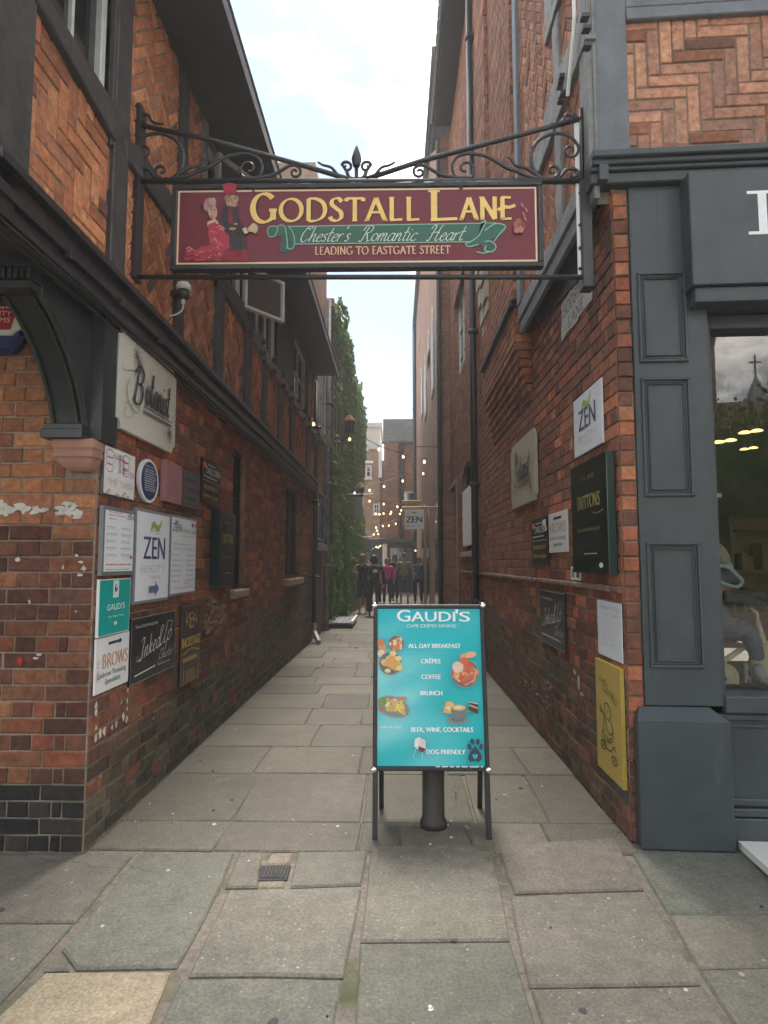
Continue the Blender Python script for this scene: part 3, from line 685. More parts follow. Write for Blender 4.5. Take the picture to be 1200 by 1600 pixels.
def cF(a, b, i):
    if i < 3: return BLK()
    if i == 3: return BLK() if rnd.random() < .5 else PUR()
    if b > 1.62: return mixc(BRN(), ORA(), rnd.uniform(.25, .95))
    q = rnd.random(); c = mixc(BRN(), ORA(), .5) if (q < .16 or i in (9, 13) and q < .5) else RED() if q < .36 else BRN() if q < .6 else PUR()
    k = rnd.uniform(.55, .88); return tuple(x * k for x in c)
BL = Bricks()
BL.bond(FL, YCL + .004, YE, .0, 2.805, cL, [w1, w2], 'lo')
BL.bond(FF, -2.9, XL - .004, .0, 2.805, cF, [(-1.745, -1.50, 1.93, 2.9)], 'hi', start=1)
BL.emit(LW, 'brick', 300)
mb = MB(); mb.rect(FL, w1[0] - .03, w1[1] + .03, w1[2] - .08, w1[2] - .004, -.2, .06, .01); mb.build('window_sill', M['stone_sill'], LW)
mb = MB(); mb.rect(FL, w2[0] - .05, w2[1] + .07, w2[2] - .10, w2[2] - .004, -.2, .075, .01); mb.build('window_sill', M['stone_sill'], LW)
window(FL, *w1, .10, 1, 3, LB, 'black_paint', fw=.06); window(FL, *w2, .10, 2, 3, LB, 'dark_timber', fw=.05)
# spots and runs of white paint, and the scraped whitewash
def blob(mb, fr, a, b, ra, rb, d, tint, n=9):
    P = []
    for k in range(n):
        t = 2 * math.pi * k / n; q = rnd.uniform(.55, 1.2); P.append((a + ra * q * math.cos(t), b + rb * q * math.sin(t)))
    q = rnd.uniform(0, .0011); mb.prism(fr, P, d - .001, d + .0005 + q, 0, tuple(c * (.75 + 220 * q) for c in tint))
mb = MB()
for k in range(46):
    a, b = FF.px(rnd.choice([rnd.uniform(0, 30), rnd.uniform(30, 76), rnd.uniform(88, 124)]), rnd.gauss(797, 6)); blob(mb, FF, a, b, rnd.uniform(.008, .04), rnd.uniform(.006, .018), .0105, (.52, .50, .44))
for u, v in ((48, 940), (30, 874), (100, 886), (122, 868), (128, 878), (132, 888), (126, 898), (62, 1022), (58, 1028), (120, 955), (107, 793), (118, 790)):
    a, b = FF.px(u, v); blob(mb, FF, a, b, rnd.uniform(.005, .018), rnd.uniform(.005, .018), .0105, (.52, .50, .44))
a, b = FF.px(32, 1032); blob(mb, FF, a, b, .014, .022, .0105, (.45, .03, .03))
for u, v, r_ in ((147, 1102, .02), (147, 1112, .018), (147, 1137, .012), (147, 1152, .02), (153, 1147, .022), (160, 1142, .022), (172, 1137, .016), (179, 1131, .018), (190, 1120, .022), (195, 1124, .016), (197, 1078, .012), (196, 1095, .013), (196, 1108, .012), (187, 1098, .008), (215, 905 + 212, .006), (237, 1122, .008)):
    a, b = FL.px(u, v); blob(mb, FL, a, b, r_ * .8, r_ * 1.2, .0105, (.62, .57, .44))
for k in range(50):
    a, b = FL.px(rnd.uniform(320, 352), rnd.uniform(930, 992)); blob(mb, FL, a, b, rnd.uniform(.01, .07), rnd.uniform(.008, .025), .0105, (.30, .26, .20))
for k in range(26):
    a, b = FL.px(rnd.uniform(340, 480), rnd.uniform(930, 1020)); blob(mb, FL, a, b, rnd.uniform(.006, .03), rnd.uniform(.01, .03), .0105, (.30, .25, .20))
mb.build('paint_splashes', M['matt'], LW, kind='stuff')
# corner post, arched bracket with capital, sandstone corbel
mb = MB(); mb.box(-1.70, -1.535, 3.165, 3.345, 2.09, 2.80, .006); mb.build('corner_post', M['green_black_paint'], LB)
BR = Fr((-1.605, 0, 0), (0, 1, 0)); prof_i = [(3.16, 2.13), (3.13, 2.24), (3.06, 2.37), (2.96, 2.49), (2.83, 2.60), (2.70, 2.67)]; prof_o = [(2.70, 2.80), (3.17, 2.80), (3.20, 2.13)]
mb = MB(); pi_ = catmull([(a, b, 0) for a, b in prof_i], 4); pol = [(q[0], q[1]) for q in pi_] + prof_o
ar = pol if area(pol) > 0 else pol[::-1]; mb.prism(BR, ar, -.185, 0, .004, back=True)
ins_ = [(a + .012, b - .012) for a, b in [(q[0], q[1]) for q in pi_]]
for x0, x1 in ((-.18, -.165), (-.05, -.038), (-.02, -.004)):
    P = [BR.P(q[0] - .008, q[1] - .006, (x0 + x1) / 2) for q in pi_]; mb.tube(P, abs(x1 - x0) / 2 + .003, 6)
br = mb.build('bracket', M['green_black_paint'], LB)
mb = MB(); mb.box(-1.84, -1.59, 2.60, 2.76, 2.755, 2.80); mb.box(-1.82, -1.61, 2.62, 2.745, 2.665, 2.70)
for k in range(8): x = -1.825 + k * .0285; mb.box(x, x + .018, 2.61, 2.74, 2.703, 2.752, .002)
mb.box(-1.81, -1.62, 2.66, 2.74, 2.70, 2.755); mb.build('capital', M['green_black_paint'], br)
mb = MB(); mb.box(-1.81, -1.595, 3.085, 3.20, 2.09, 2.135); mb.box(-1.80, -1.605, 3.10, 3.20, 2.135, 2.165); mb.build('bracket_foot', M['green_black_paint'], br)
def loft(mb, rings):
    V = []; F = []
    for (x0, x1, y0, y1, z) in rings: V += [(x0, y0, z), (x1, y0, z), (x1, y1, z), (x0, y1, z)]
    for i in range(len(rings) - 1):
        for k in range(4): l = (k + 1) % 4; F.append((i * 4 + k, (i + 1) * 4 + k, (i + 1) * 4 + l, i * 4 + l))
    F += [(0, 1, 2, 3), tuple(len(V) - 1 - k for k in range(4))]; mb.add(V, F)
mb = MB(); loft(mb, [(-1.765 + q, -1.548 - q * .6, 3.115 + q * .7, 3.23, z) for q, z in ((.006, 2.088), (0, 2.08), (0, 2.045), (.012, 2.032), (.014, 2.022), (.004, 2.018), (.006, 1.998), (.02, 1.988), (.032, 1.965), (.05, 1.945), (.075, 1.93), (.11, 1.925))])
mb.build('corbel', M['sandstone'], LB)
# bressummer, moulded, with cables clipped along it
mb = MB()
for x, z0, z1 in ((-1.455, 2.955, 3.0), (-1.49, 2.90, 2.955), (-1.475, 2.845, 2.90), (-1.50, 2.80, 2.845), (-1.485, 2.765, 2.80)): mb.box(-1.66, x, 2.16, YE - .1, z0, z1, .008)
mb.box(-7, -1.49, 2.10, 2.30, 2.765, 3.0, .01); mb.build('bressummer', M['black_paint'], LB)
mb = MB(); mb.box(-7.2, -1.60, 2.30, YCL + .1, 2.80, 2.83, .002); mb.build('jetty_soffit', M['black_paint'], LB)
for k, (dz, x) in enumerate(((2.752, -1.492), (2.742, -1.512), (2.728, -1.535))):
    mb = MB(); P = [(x + rnd.uniform(-.004, .004), y, dz + .008 * math.sin(y * 2.3 + k) + rnd.uniform(-.004, .004)) for y in [2.2 + .35 * i for i in range(27)]]; mb.tube(P, .0055, 6); mb.build('cable', M['iron'], LB)
mb = MB(); P = catmull([(-1.50, 3.62, 2.76), (-1.56, 3.4, 2.78), (-1.60, 3.25, 2.77), (-1.66, 3.12, 2.74)], 5); mb.tube(P, .006, 6); mb.build('cable', M['iron'], LB)
for y in (2.66, 3.18, 3.75, 4.4): mb = MB(); mb.box(-1.487, -1.462, y, y + .03, 2.82, 2.862, .003); mb.build('cable_clip', M['iron'], LB)
# upper floor: plastered core, herringbone brick panels between timbers
EV = 4.98
U = lambda *p: [FU.px(a, b) for a, b in p]
def ux(u, v=500): return FU.px(u, v)[0]
RAIL = 3.86
wins = [(ux(64, 60), ux(172, 60), 3.92, 4.9), (ux(320, 250), ux(378, 460), 3.94, EV - .06), (ux(392, 520), ux(431, 540), 3.94, EV - .06), (ux(458, 600), ux(478, 600), 3.94, EV - .06)]
mb = MB(); wall_slab(mb, FU, 2.16, YE, 2.95, EV, wins, .12); FUF = Fr((0, 2.16, 0), (1, 0, 0)); wall_slab(mb, FUF, -7.5, XU, 2.95, EV)
UW = mb.build('upper_wall', M['mortar'], LB)
def cU(a, b, i):
    k = rnd.random(); near = a < 4.6
    c = (mixc(ORA(), RED(), .12) if k < .85 else BRN()) if near else (mixc(BRN(), ORA(), .6) if k < .8 else BRN())
    return tuple(q * 1.25 for q in c)
BU = Bricks(); e_ = .004
py = dict(c=(2.16, 2.40), p1=(ux(163, 400), ux(187, 400)), p2=(ux(269, 480), ux(281, 480)), p3=(ux(333, 510), ux(345, 510)), p4=(ux(379, 560), ux(389, 560)), p5=(ux(408, 580), ux(414, 580)), p6=(ux(433, 600), ux(440, 600)), p7=(ux(452, 620), ux(457, 620)), p8=(ux(478, 640), ux(483, 640)))
def panel(a0, a1, b0, b1): return [(a0, b0), (a1, b0), (a1, b1), (a0, b1)]
BU.herring(FU, panel(2.40, py['p1'][0], 3.0, 3.90), 0, cU, w=.080, o=(.03, .05)); BU.herring(FU, panel(2.40, wins[0][0] - .01, 3.90, EV), 0, cU, w=.080)
BU.herring(FU, panel(py['p1'][1], py['p2'][0], 3.0, EV), RAD(45), cU, w=.066, o=(.0, .05))
BU.herring(FU, panel(py['p2'][1], wins[1][0] - .03, RAIL, EV), RAD(45), cU, w=.066)
BU.herring(FU, panel(py['p2'][1], py['p3'][0], 3.0, RAIL), RAD(45), cU, w=.066)
BU.herring(FU, panel(py['p3'][1], py['p4'][0], 3.0, RAIL), RAD(45), cU, w=.066)
for a, b in (('p4', 'p5'), ('p5', 'p6'), ('p6', 'p7'), ('p7', 'p8')): BU.herring(FU, panel(py[a][1], py[b][0], 3.0, RAIL), RAD(45), cU, w=.066)
BU.herring(FU, panel(py['p8'][1], YE, 3.0, EV), RAD(45), cU, w=.066)
# drop bricks that lie where the first window opens
BU.L = [q for q in BU.L if not any(w[0] - .02 < sum(p[0] for p in q[1]) / len(q[1]) < w[1] + .02 and w[2] < sum(p[1] for p in q[1]) / len(q[1]) for w in wins)]
BU.emit(UW, 'panel_brick', 300)
def timber(name, fr, poly, d1=.03, mat='dark_timber', par=None, d0=-.02): mb = MB(); mb.prism(fr, poly, d0, d1, .006); return mb.build(name, M[mat], par or LB)
timber('post', FU, panel(2.16, 2.40, 3.0, EV), .03, 'dark_timber')
for k in ('p1', 'p2', 'p3', 'p4', 'p5', 'p6', 'p7', 'p8'):
    timber('post', FU, panel(py[k][0], py[k][1], 3.0, EV if k in ('p1', 'p2', 'p8') else RAIL), .034, 'dark_timber')
timber('post', FU, panel(ux(172, 60), ux(197, 60), RAIL - .2, EV), .030, 'dark_timber')
timber('brace', FU, U((20, -40), (62, -40), (55, 0), (190, 196), (170, 222)), .045)
timber('brace', FU, U((185, 215), (207, 228), (273, 322), (270, 360), (190, 250)), .040)
timber('brace', FU, U((325, 425), (345, 428), (386, 488), (386, 520), (380, 516)), .040)
timber('sill_rail', FU, panel(py['p4'][1], YE - .2, RAIL - .09, RAIL + .05), .05, 'worn_timber')
timber('sill_rail', FU, panel(wins[1][0] - .05, py['p4'][1], RAIL - .05, RAIL + .06), .045, 'dark_timber')
timber('sill_rail', FU, panel(wins[0][0] - .05, py['p1'][0] + .02, RAIL - .02, RAIL + .05), .025, 'dark_timber')
timber('stud', FU, panel(wins[1][0] - .10, wins[1][0] - .004, RAIL + .06, EV), .03, 'worn_timber')
timber('boarding', FU, panel(wins[1][1], wins[2][0], RAIL + .05, EV), .02, 'dark_timber'); timber('boarding', FU, panel(wins[2][1], wins[3][0], RAIL + .05, EV), .02, 'dark_timber')
for k in range(9):
    y = py['p4'][1] + .35 + k * .62; mb = MB(); mb.rect(FU, y, y + .05, RAIL - .12, RAIL - .075, .03, .10); mb.rect(FU, y, y + .02, RAIL + .0, RAIL + .06, .05, .09); mb.build('rail_bracket', M['iron'], LB)
window(FU, *wins[0], .07, 2, 1, LB, 'white_window', fw=.05); window(FU, *wins[1], .07, 2, 1, LB, 'white_window', fw=.05)
window(FU, *wins[2], .07, 3, 1, LB, 'white_window', fw=.04); window(FU, *wins[3], .07, 2, 2, LB, 'white_window', fw=.04)
# two casements stand open into the lane
def casement(y, z0, z1, w, ang):
    f2 = Fr((XU + .02, y, 0), (math.sin(ang), math.cos(ang), 0)); return window(f2, 0, w, z0, z1, .02, 1, 1, LB, 'white_window', 'old_glass', fw=.032)
casement(wins[1][1] - .02, 3.98, 4.42, .52, RAD(38)); casement(wins[1][0] + .25, 4.45, 4.92, .45, RAD(30))
# eaves
mb = MB(); mb.box(-1.56, -1.10, 1.2, 11.5, 4.99, 5.02, .002); mb.build('eaves_soffit', M['black_paint'], LB)
mb = MB(); mb.box(-1.10, -1.07, 1.2, 11.5, 4.93, 5.03, .004); mb.build('fascia_board', M['black_paint'], LB)
RF = Fr((-1.09, 0, 5.065), (0, 1, 0), (-math.cos(RAD(48)), 0, math.sin(RAD(48))))
mb = MB(); mb.rect(RF, 1.1, 11.6, 0, 3.6, -.05, 0, 0)
for r_ in range(17):
    for c_ in range(42):
        a = 1.1 + c_ * .25 + (r_ % 2) * .125; k = rnd.uniform(.7, 1.2); b = r_ * .21
        V = [RF.P(a, b, .03), RF.P(a + .245, b, .03), RF.P(a + .245, b + .27, .012), RF.P(a, b + .27, .012), RF.P(a, b, .012), RF.P(a + .245, b, .012)]
        mb.add(V, [(0, 1, 2, 3), (4, 5, 1, 0)], (.08 * k, .085 * k, .09 * k))
mb.build('roof', M['roof_tiles'], LB)
# dome sensor with cable
t = thing('security_camera', 'black dome security camera with white cap and cable on the timber wall', 'camera', FU.P(*FU.px(266, 470), .06))
p = Vector(FU.P(*FU.px(266, 458), .09)); mb = MB(); mb.lathe(p, [(.045, .018), (.050, .024), (.050, .05), (.038, .068), (.0, .074)], 14); mb.build('cap', M['white_paint'], t, True)
mb = MB(); mb.lathe(p, [(.04, .018), (.04, -.03), (.03, -.045), (.0, -.047)], 14); mb.build('body', M['iron'], t, True)
mb = MB(); mb.lathe(p, [(.013, -.045), (.015, -.06), (.012, -.075), (.0, -.078)], 10); mb.tube(catmull([p + Vector((0, 0, -.07)), p + Vector((.0, -.01, -.12)), p + Vector((-.03, -.03, -.16)), p + Vector((-.07, -.05, -.18))], 5), .006, 6); mb.build('cable', M['white_paint'], t)
mb = MB(); mb.box(p.x - .10, p.x - .02, p.y - .02, p.y + .02, p.z - .02, p.z + .015); mb.build('mount', M['iron'], t)
# ------------------------------------------------------------------ buildings on the right
XR, XRU, YCR = 1.232, 1.135, 3.392
FR = Fr((XR, 0, 0), (0, -1, 0)); FRU = Fr((XRU, 0, 0), (0, -1, 0)); A3 = RAD(3.0)
FS = Fr((XR, 3.40, 0), (math.cos(A3), -math.sin(A3), 0))        # shop front plane, s measured from the corner
CB = thing('corner_shop', 'right corner building with grey painted shopfront below timber framing and herringbone brick', 'building', (2.2, 3.8, 0))
def cR(a, b, i):
    y = -a; n = nz2(y, b, .8) + .35 * nz2(y, b, 4)
    if b < .95 + .5 * n: return mixc(GRY(), PUR(), rnd.uniform(0, .8))
    if b < 1.33: return PUR() if rnd.random() < .5 else RED()
    return RED() if rnd.random() < .42 else BRN() if rnd.random() < .5 else PUR()
mb = MB(); wall_slab(mb, FR, -5.5, -YCR, 0, 3.75); mb.rect(FS, 0, .086, 0, 3.57, -.4, 0, 0)
CW = mb.build('wall', M['mortar'], CB); BR2 = Bricks()
BR2.bond(FR, -5.5, -YCR - .004, 0, 1.32, cR, (), 'hi'); BR2.bond(FR, -5.5, -YCR - .004, 1.32, 3.63, cR, (), 'hi')
i = 0; z = 0
while z < 3.48:       # worn quoin of orange brick at the corner
    w = .080 + rnd.uniform(-.004, .004)
    BR2.add(FS, [(0.002, z + .005), (w, z + .005), (w, z + .0775), (0.002, z + .0775)], PUR() if z < .5 or rnd.random() < .2 else mixc(RED(), ORA(), rnd.random() ** 1.6 * .8), .010 + rnd.uniform(-.004, .012)); z += .0825; i += 1
BR2.emit(CW, 'brick', 300)
mb = MB()
for k in range(14):
    y = YCR + .02 + k * .15; mb.rect(FR, -y - .145, -y, 1.29 + rnd.uniform(-.004, .004), 1.325, -.01, .03 + rnd.uniform(-.004, .004), .008)
mb.build('string_course', M['brown_stone'], CW)
mb = MB()
for k in range(60):
    a, b = FR.px(rnd.uniform(812, 866), rnd.uniform(1062, 1150)); 
    if abs(b - (.42 + .0 * a)) < .16: blob(mb, FR, a, b, rnd.uniform(.006, .05), rnd.uniform(.003, .009), .0105, (.40, .38, .33))
for u, v, r_, q in ((907, 1068, .03, .06), (912, 1085, .04, .012), (900, 1050, .03, .02), (895, 640, .006, .05), (894, 660, .006, .05), (895, 690, .007, .06), (851, 1120, .02, .008)):
    a, b = FR.px(u, v); blob(mb, FR, a, b, r_, q, .0105, (.42, .38, .32))
mb.build('paint_splashes', M['matt'], CW, kind='stuff')
# timber upper part over the lane
ZB = 3.74; TOP = 7.6
rw = lambda u: FRU.px(u, 500)[0]
UR = lambda *p: [FRU.px(a, b) for a, b in p]
mb = MB(); wall_slab(mb, FRU, -5.45, -3.36, 3.50, TOP); UWR = mb.build('upper_wall', M['mortar'], CB); BQ = Bricks()
def cUR(a, b, i): return mixc(BRN(), ORA(), rnd.uniform(.4, 1)) if rnd.random() < .8 else RED()
BQ.herring(FRU, [(-5.40, ZB), (-3.55, ZB), (-3.55, TOP), (-5.40, TOP)], RAD(45), cUR, w=.062)
# front gable panel above the cornice
FG = FS.off(-.02); ga, gb = FG.px(978, 120)[0], 2.6; gz = FG.px(1080, 222)[1]; gt = FG.px(1080, 33)[1]
mb = MB(); wall_slab(mb, FG, -.08, 6, 3.5, TOP); mb.build('upper_wall', M['mortar'], CB)
BQ.herring(FG, [(ga, 3.70), (gb, 3.70), (gb, gt + .03), (ga, gt + .03)], 0, lambda a, b, i: tuple(lerp(q, .17, .34) * 1.45 for q in mixc(ORA(), RED(), rnd.uniform(0, .5))) if rnd.random() < .72 else BRN(), w=.0715, L=4, o=(.02, .03), d=.0)
BQ.emit(UWR, 'panel_brick', 300)
def tb(name, fr, poly, d1, mat='grey_timber', par=None, d0=-.02): mb = MB(); mb.prism(fr, poly, d0, d1, .006); return mb.build(name, M[mat], par or CB)
tb('corner_post', FG, [(-.10, gz - .1), (ga, gz - .1), (ga, TOP), (-.10, TOP)], .035)
tb('rail', FG, [(ga, gt), (gb, gt), (gb, gt + .075), (ga, gt + .075)], .04); tb('rail', FG, [(ga, gt + .079), (gb, gt + .079), (gb, gt + .30), (ga, gt + .30)], .034)
tb('post', FRU, [(-3.52, ZB - .06), (-3.37, ZB - .06), (-3.37, TOP), (-3.52, TOP)], .03, 'worn_timber')
tb('stud', FRU, [(rw(868), 5.25), (rw(881), 5.25), (rw(881), TOP), (rw(868), TOP)], .03, 'worn_timber')
tb('stud', FRU, [(rw(879), ZB), (rw(889), ZB), (rw(889), 5.2), (rw(879), 5.2)], .028, 'worn_timber')
tb('stud', FRU, [(-5.44, ZB), (-5.30, ZB), (-5.30, TOP), (-5.44, TOP)], .04, 'grey_timber')
tb('brace', FRU, UR((918, 20), (926, 60), (850, 268), (838, 262), (872, 132)), .042, 'worn_timber')
tb('window', FRU, [(rw(881), 5.35), (rw(912), 5.35), (rw(912), TOP), (rw(881), TOP)], .012, 'window_glass')
tb('sill_rail', FRU, [(rw(868), 5.24), (rw(915), 5.24), (rw(915), 5.34), (rw(868), 5.34)], .036, 'worn_timber')
tb('bressummer', FRU, [(-5.46, 3.50), (-3.36, 3.50), (-3.36, ZB - .13), (-5.46, ZB - .13)], .012, 'grey_timber'); tb('bressummer', FRU, [(-5.46, ZB - .126), (-3.36, ZB - .126), (-3.36, ZB), (-5.46, ZB)], .03, 'worn_timber')
for u, v in ((914, 28), (916, 46), (917, 73), (879, 121), (876, 135), (881, 147), (877, 158)):
    a, b = FRU.px(u, v, .05); mb = MB(); mb.rect(FRU, a - .02, a + .025, b - .012, b + .012, .03, .075); mb.build('bolt', M['iron'], CB)
mb = MB(); mb.tube([FRU.P(a, b, .07) for a, b in (FRU.px(914, -60), FRU.px(916, 26), FRU.px(914, 60), FRU.px(905, 150))], .012, 8); mb.build('conduit', M['white_paint'], CB)
# dark spandrel board under the overhang, whitewashed street name on the brick
mb = MB(); mb.prism(FR, [(-5.40, 3.50), (-4.16, 3.335), (-3.93, 3.30), (-3.93, 3.60), (-5.40, 3.60)], 0, .022, .004); mb.build('spandrel_board', M['dark_timber'], CB)
nq = [FR.px(880, 468, .012), FR.px(884, 526, .012), FR.px(932, 476, .012), FR.px(930, 418, .012)]
na0, na1 = FR.px(880, 500)[0], FR.px(930, 500)[0]; nb0, nb1 = nq[1][1], nq[0][1] - .02
t = thing('painted_street_name', 'faded black letters on a whitewashed patch of brick beneath the timber overhang on the right', 'painted sign', FR.P((na0 + na1) / 2, nb0, .012))
mb = MB(); mb.prism(FR, wob([(na0, nb0), (na1, nb0 + .02), (na1, nb1), (na0, nb1)], .014, .07), .011, .0135, 0, (.42, .42, .38)); mb.build('whitewash', M['matt'], t)
A = Art(FR, na0, na1, nb0, nb1, .0145)
A.text(.5, .45, .32, .9, 'GODSTALL', (.05, .05, .05), 'roman', .16, .08); A.text(.5, .88, .30, .5, 'LANE', (.05, .05, .05), 'roman', .16, .08)
for k in range(40): x, y = rnd.random(), rnd.random(); A.ell(x, y, rnd.uniform(.01, .05), rnd.uniform(.005, .02), rnd.choice([(.42, .42, .38), (.18, .10, .08), (.36, .35, .31)])); A.d -= .0002
A.mb.build('lettering', M['print'], t)
# ---------------- shop front
SP = 'shop_paint'; FP = FS.off(.02)
def sx(u, v=700): return FP.px(u, v)[0]
def fr_rect(name, fr, a0, a1, b0, b1, d0, d1, mat=SP, ch=.005, par=None): mb = MB(); mb.rect(fr, a0, a1, b0, b1, d0, d1, ch); return mb.build(name, M[mat], par or CB)
p0, p1 = FP.px(986, 430)[0], FP.px(1087, 300)[0]; pb = .70
fr_rect('gap_board', FS, .09, p0 + .01, 0, 3.57, -.2, -.02, 'black_paint')
pil = fr_rect('pilaster', FS, p0, p1 + .035, pb, 3.571, -.2, .02)
def mould(fr, u0, v0, u1, v1, par, w=.018, h=.014, name='panel_moulding'):
    a0, b1 = fr.px(u0, v0); a1, b0 = fr.px(u1, v1); a1 = a0 + (a1 - a0)
    mb = MB()
    for k, (o, ww, hh) in enumerate(((0, w, h), (w + .001, w * .6, h * .45), (w * 1.6 + .008, .006, h * .8))):
        c0, c1, e0, e1_ = a0 + o, a1 - o, b0 + o, b1 - o
        for r in ((c0, c1, e0, e0 + ww), (c0, c1, e1_ - ww, e1_), (c0, c0 + ww, e0 + ww, e1_ - ww), (c1 - ww, c1, e0 + ww, e1_ - ww)): mb.rect(fr, *r, 0, hh, .004)
    return mb.build(name, M[SP], par)
def mould2(uL, v0, v1, uR):
    vm = (v0 + v1) / 2; a0 = FP.px(uL, vm)[0]; a1 = FP.px(uR, vm)[0]; b1 = FP.px(uL, v0)[1]; b0 = FP.px(uL, v1)[1]
    mb = MB()
    for o, ww, hh in ((0, .016, .016), (.017, .012, .007), (.034, .006, .012)):
        c0, c1, e0, e1_ = a0 + o, a1 - o, b0 + o, b1 - o
        for r in ((c0, c1, e0, e0 + ww), (c0, c1, e1_ - ww, e1_), (c0, c0 + ww, e0 + ww, e1_ - ww), (c1 - ww, c1, e0 + ww, e1_ - ww)): mb.rect(FP, *r, 0, hh, .004)
    mb.build('panel_moulding', M[SP], pil)
mould2(997, 427, 567, 1073); mould2(1004, 591, 776, 1081); mould2(1013, 847, 1043, 1097)
mb = MB(); mb.rect(FP, p0 + .155, p0 + .157, 3.05, 3.57, 0, .0012, 0); mb.build('board_joint', M['shop_paint_dark'], pil)
# plinth block with a sloping top
q0, q1 = FS.px(1003, 1305, .10)[0] , FS.px(1150, 1300, .10)[0]
mb = MB(); pz = FS.px(1075, 1129, .10)[1]; mb.rect(FS, q0, q1, 0.002, pz, -.2, .10, .006)
V = [FS.P(q0, pz, .10), FS.P(q1, pz, .10), FS.P(q1 - .07, pz + .06, .022), FS.P(q0 + .03, pz + .06, .022), FS.P(q1, pz, -.1), FS.P(q1 - .07, pz + .06, -.1), FS.P(q0, pz, -.1), FS.P(q0 + .03, pz + .06, -.1)]
mb.add(V, [(0, 1, 2, 3), (1, 4, 5, 2), (6, 0, 3, 7), (3, 2, 5, 7)]); mb.build('plinth', M[SP], CB)
# cornice and fascia
c0 = -.13
mb = MB()
for (z0, z1, d) in ((3.69, 3.73, .13), (3.66, 3.69, .105), (3.635, 3.66, .085), (3.572, 3.635, .065)): mb.rect(FS, c0, 6, z0, z1, -.3, d, .006)
for (z0, z1, d) in ((3.69, 3.73, .03), (3.66, 3.69, .015), (3.572, 3.66, .0)): mb.rect(FRU, -3.55, -3.30, z0 + .001, z1 - .001, -.05, d, .004)
mb.build('cornice', M[SP], CB)
f0 = FS.px(1079, 350, .14)[0]; ft, fb = FS.px(1090, 277, .14)[1], FS.px(1090, 445, .14)[1]
fas = fr_rect('fascia', FS, f0, 4.6, fb, 3.5715, -.1, .14); fr_rect('fascia_ledge', FS, f0 + .02, 4.6, fb - .085, fb - .002, -.1, .115)
A = Art(FS, f0, f0 + 2.6, fb, ft, .1412); lx0 = (FS.px(1168, 330, .14)[0] - f0) / 2.6
gx = lambda m_: m_ / 2.6
h0, h1 = .555, .15   # baseline, top
x = lx0; WC = (.78, .80, .80)
A.rect(x + gx(.055), h1, x + gx(.10), h0, WC); A.rect(x, h1, x + gx(.155), h1 + .028, WC); A.rect(x + gx(.0), h0 - .028, x + gx(.24), h0, WC)
A.poly([(x + gx(.24), h0 - .15), (x + gx(.225), h0 - .15), (x + gx(.20), h0 - .03), (x + gx(.24), h0 - .03)], WC)
A.mb.build('lettering', M['print'], fas)
# window opening, stall riser, sill, frame
gA = FS.off(-.13); w0 = gA.px(1112, 800)[0]; wt = gA.px(1150, 520)[1]; wb = gA.px(1150, 1079)[1]; W1 = 3.9
fr_rect('window_post', FS, p1 + .03, w0, pb, 3.1, -.2, -.05); fr_rect('window_head', FS, w0, 4.6, wt, fb - .09, -.3, -.06)
fr_rect('sill', FS, p1 + .036, 4.6, wb - .085, wb, -.2, .035); fr_rect('stall_riser', FS, p1 + .036, 4.6, .0, wb - .085, -.2, .0)
for z0, z1, d in ((wb - .125, wb - .095, .02), (wb - .165, wb - .15, .012), (.20, .235, .02), (.15, .19, .035), (0.002, .145, .045)): fr_rect('riser_moulding', FS, q1 - .02, 4.6, z0, z1, -.02, d)
fr_rect('window_post', FS, 3.0, 3.08, wb, wt, -.17, -.05)
mb = MB(); mb.quad(gA.P(w0 - .01, wb - .01), gA.P(3.01, wb - .01), gA.P(3.01, wt + .01), gA.P(w0 - .01, wt + .01)); mb.build('shop_window', M['shop_glass'], CB)
mb = MB(); mb.quad(gA.P(3.07, wb - .01), gA.P(4.6, wb - .01), gA.P(4.6, wt + .01), gA.P(3.07, wt + .01)); mb.build('shop_window', M['window_glass'], CB)
mb = MB(); mb.rect(FS, q1 + .03, 3.5, .004, .04, .05, .55, .01); mb.build('doorstep', M['plaster'], CB)
# the room behind the glass
mb = MB(); x0, x1, y0, y1 = 1.42, 6.5, 3.5, 8.5; ZC = 3.08
mb.quad((x0, y1, .6), (x1, y1, .6), (x1, y1, ZC), (x0, y1, ZC)); mb.quad((x0, 3.6, .6), (x0, y1, .6), (x0, y1, ZC), (x0, 3.6, ZC)); mb.quad((x1, 3.4, .6), (x1, y1, .6), (x1, y1, ZC), (x1, 3.4, ZC))
mb.quad((x0, 3.6, ZC), (x1, 3.4, ZC), (x1, y1, ZC), (x0, y1, ZC)); mb.build('room', M['interior'], CB)
mb = MB(); mb.box(1.45, 5.4, 3.62, 4.75, .70, wb - .03, .01); mb.build('display_floor', M['interior_wood'], CB)
mb = MB()
for k in range(3):
    for z in (.9, 1.35, 1.8): mb.box(2.6 + k * .95, 3.4 + k * .95, 6.6, 6.95, z, z + .03)
    mb.box(2.58 + k * .95, 2.6 + k * .95, 6.6, 6.95, .6, 1.95); mb.box(2.6 + k * .95, 3.4 + k * .95, 6.93, 6.96, .6, 1.95)
    for q in range(14): xx_ = 2.65 + k * .95 + rnd.random() * .65; zz = rnd.choice((.93, 1.38)); mb.box(xx_, xx_ + rnd.uniform(.05, .12), 6.65, 6.85, zz, zz + rnd.uniform(.1, .3))
mb.build('shelving', M['interior_wood'], CB)
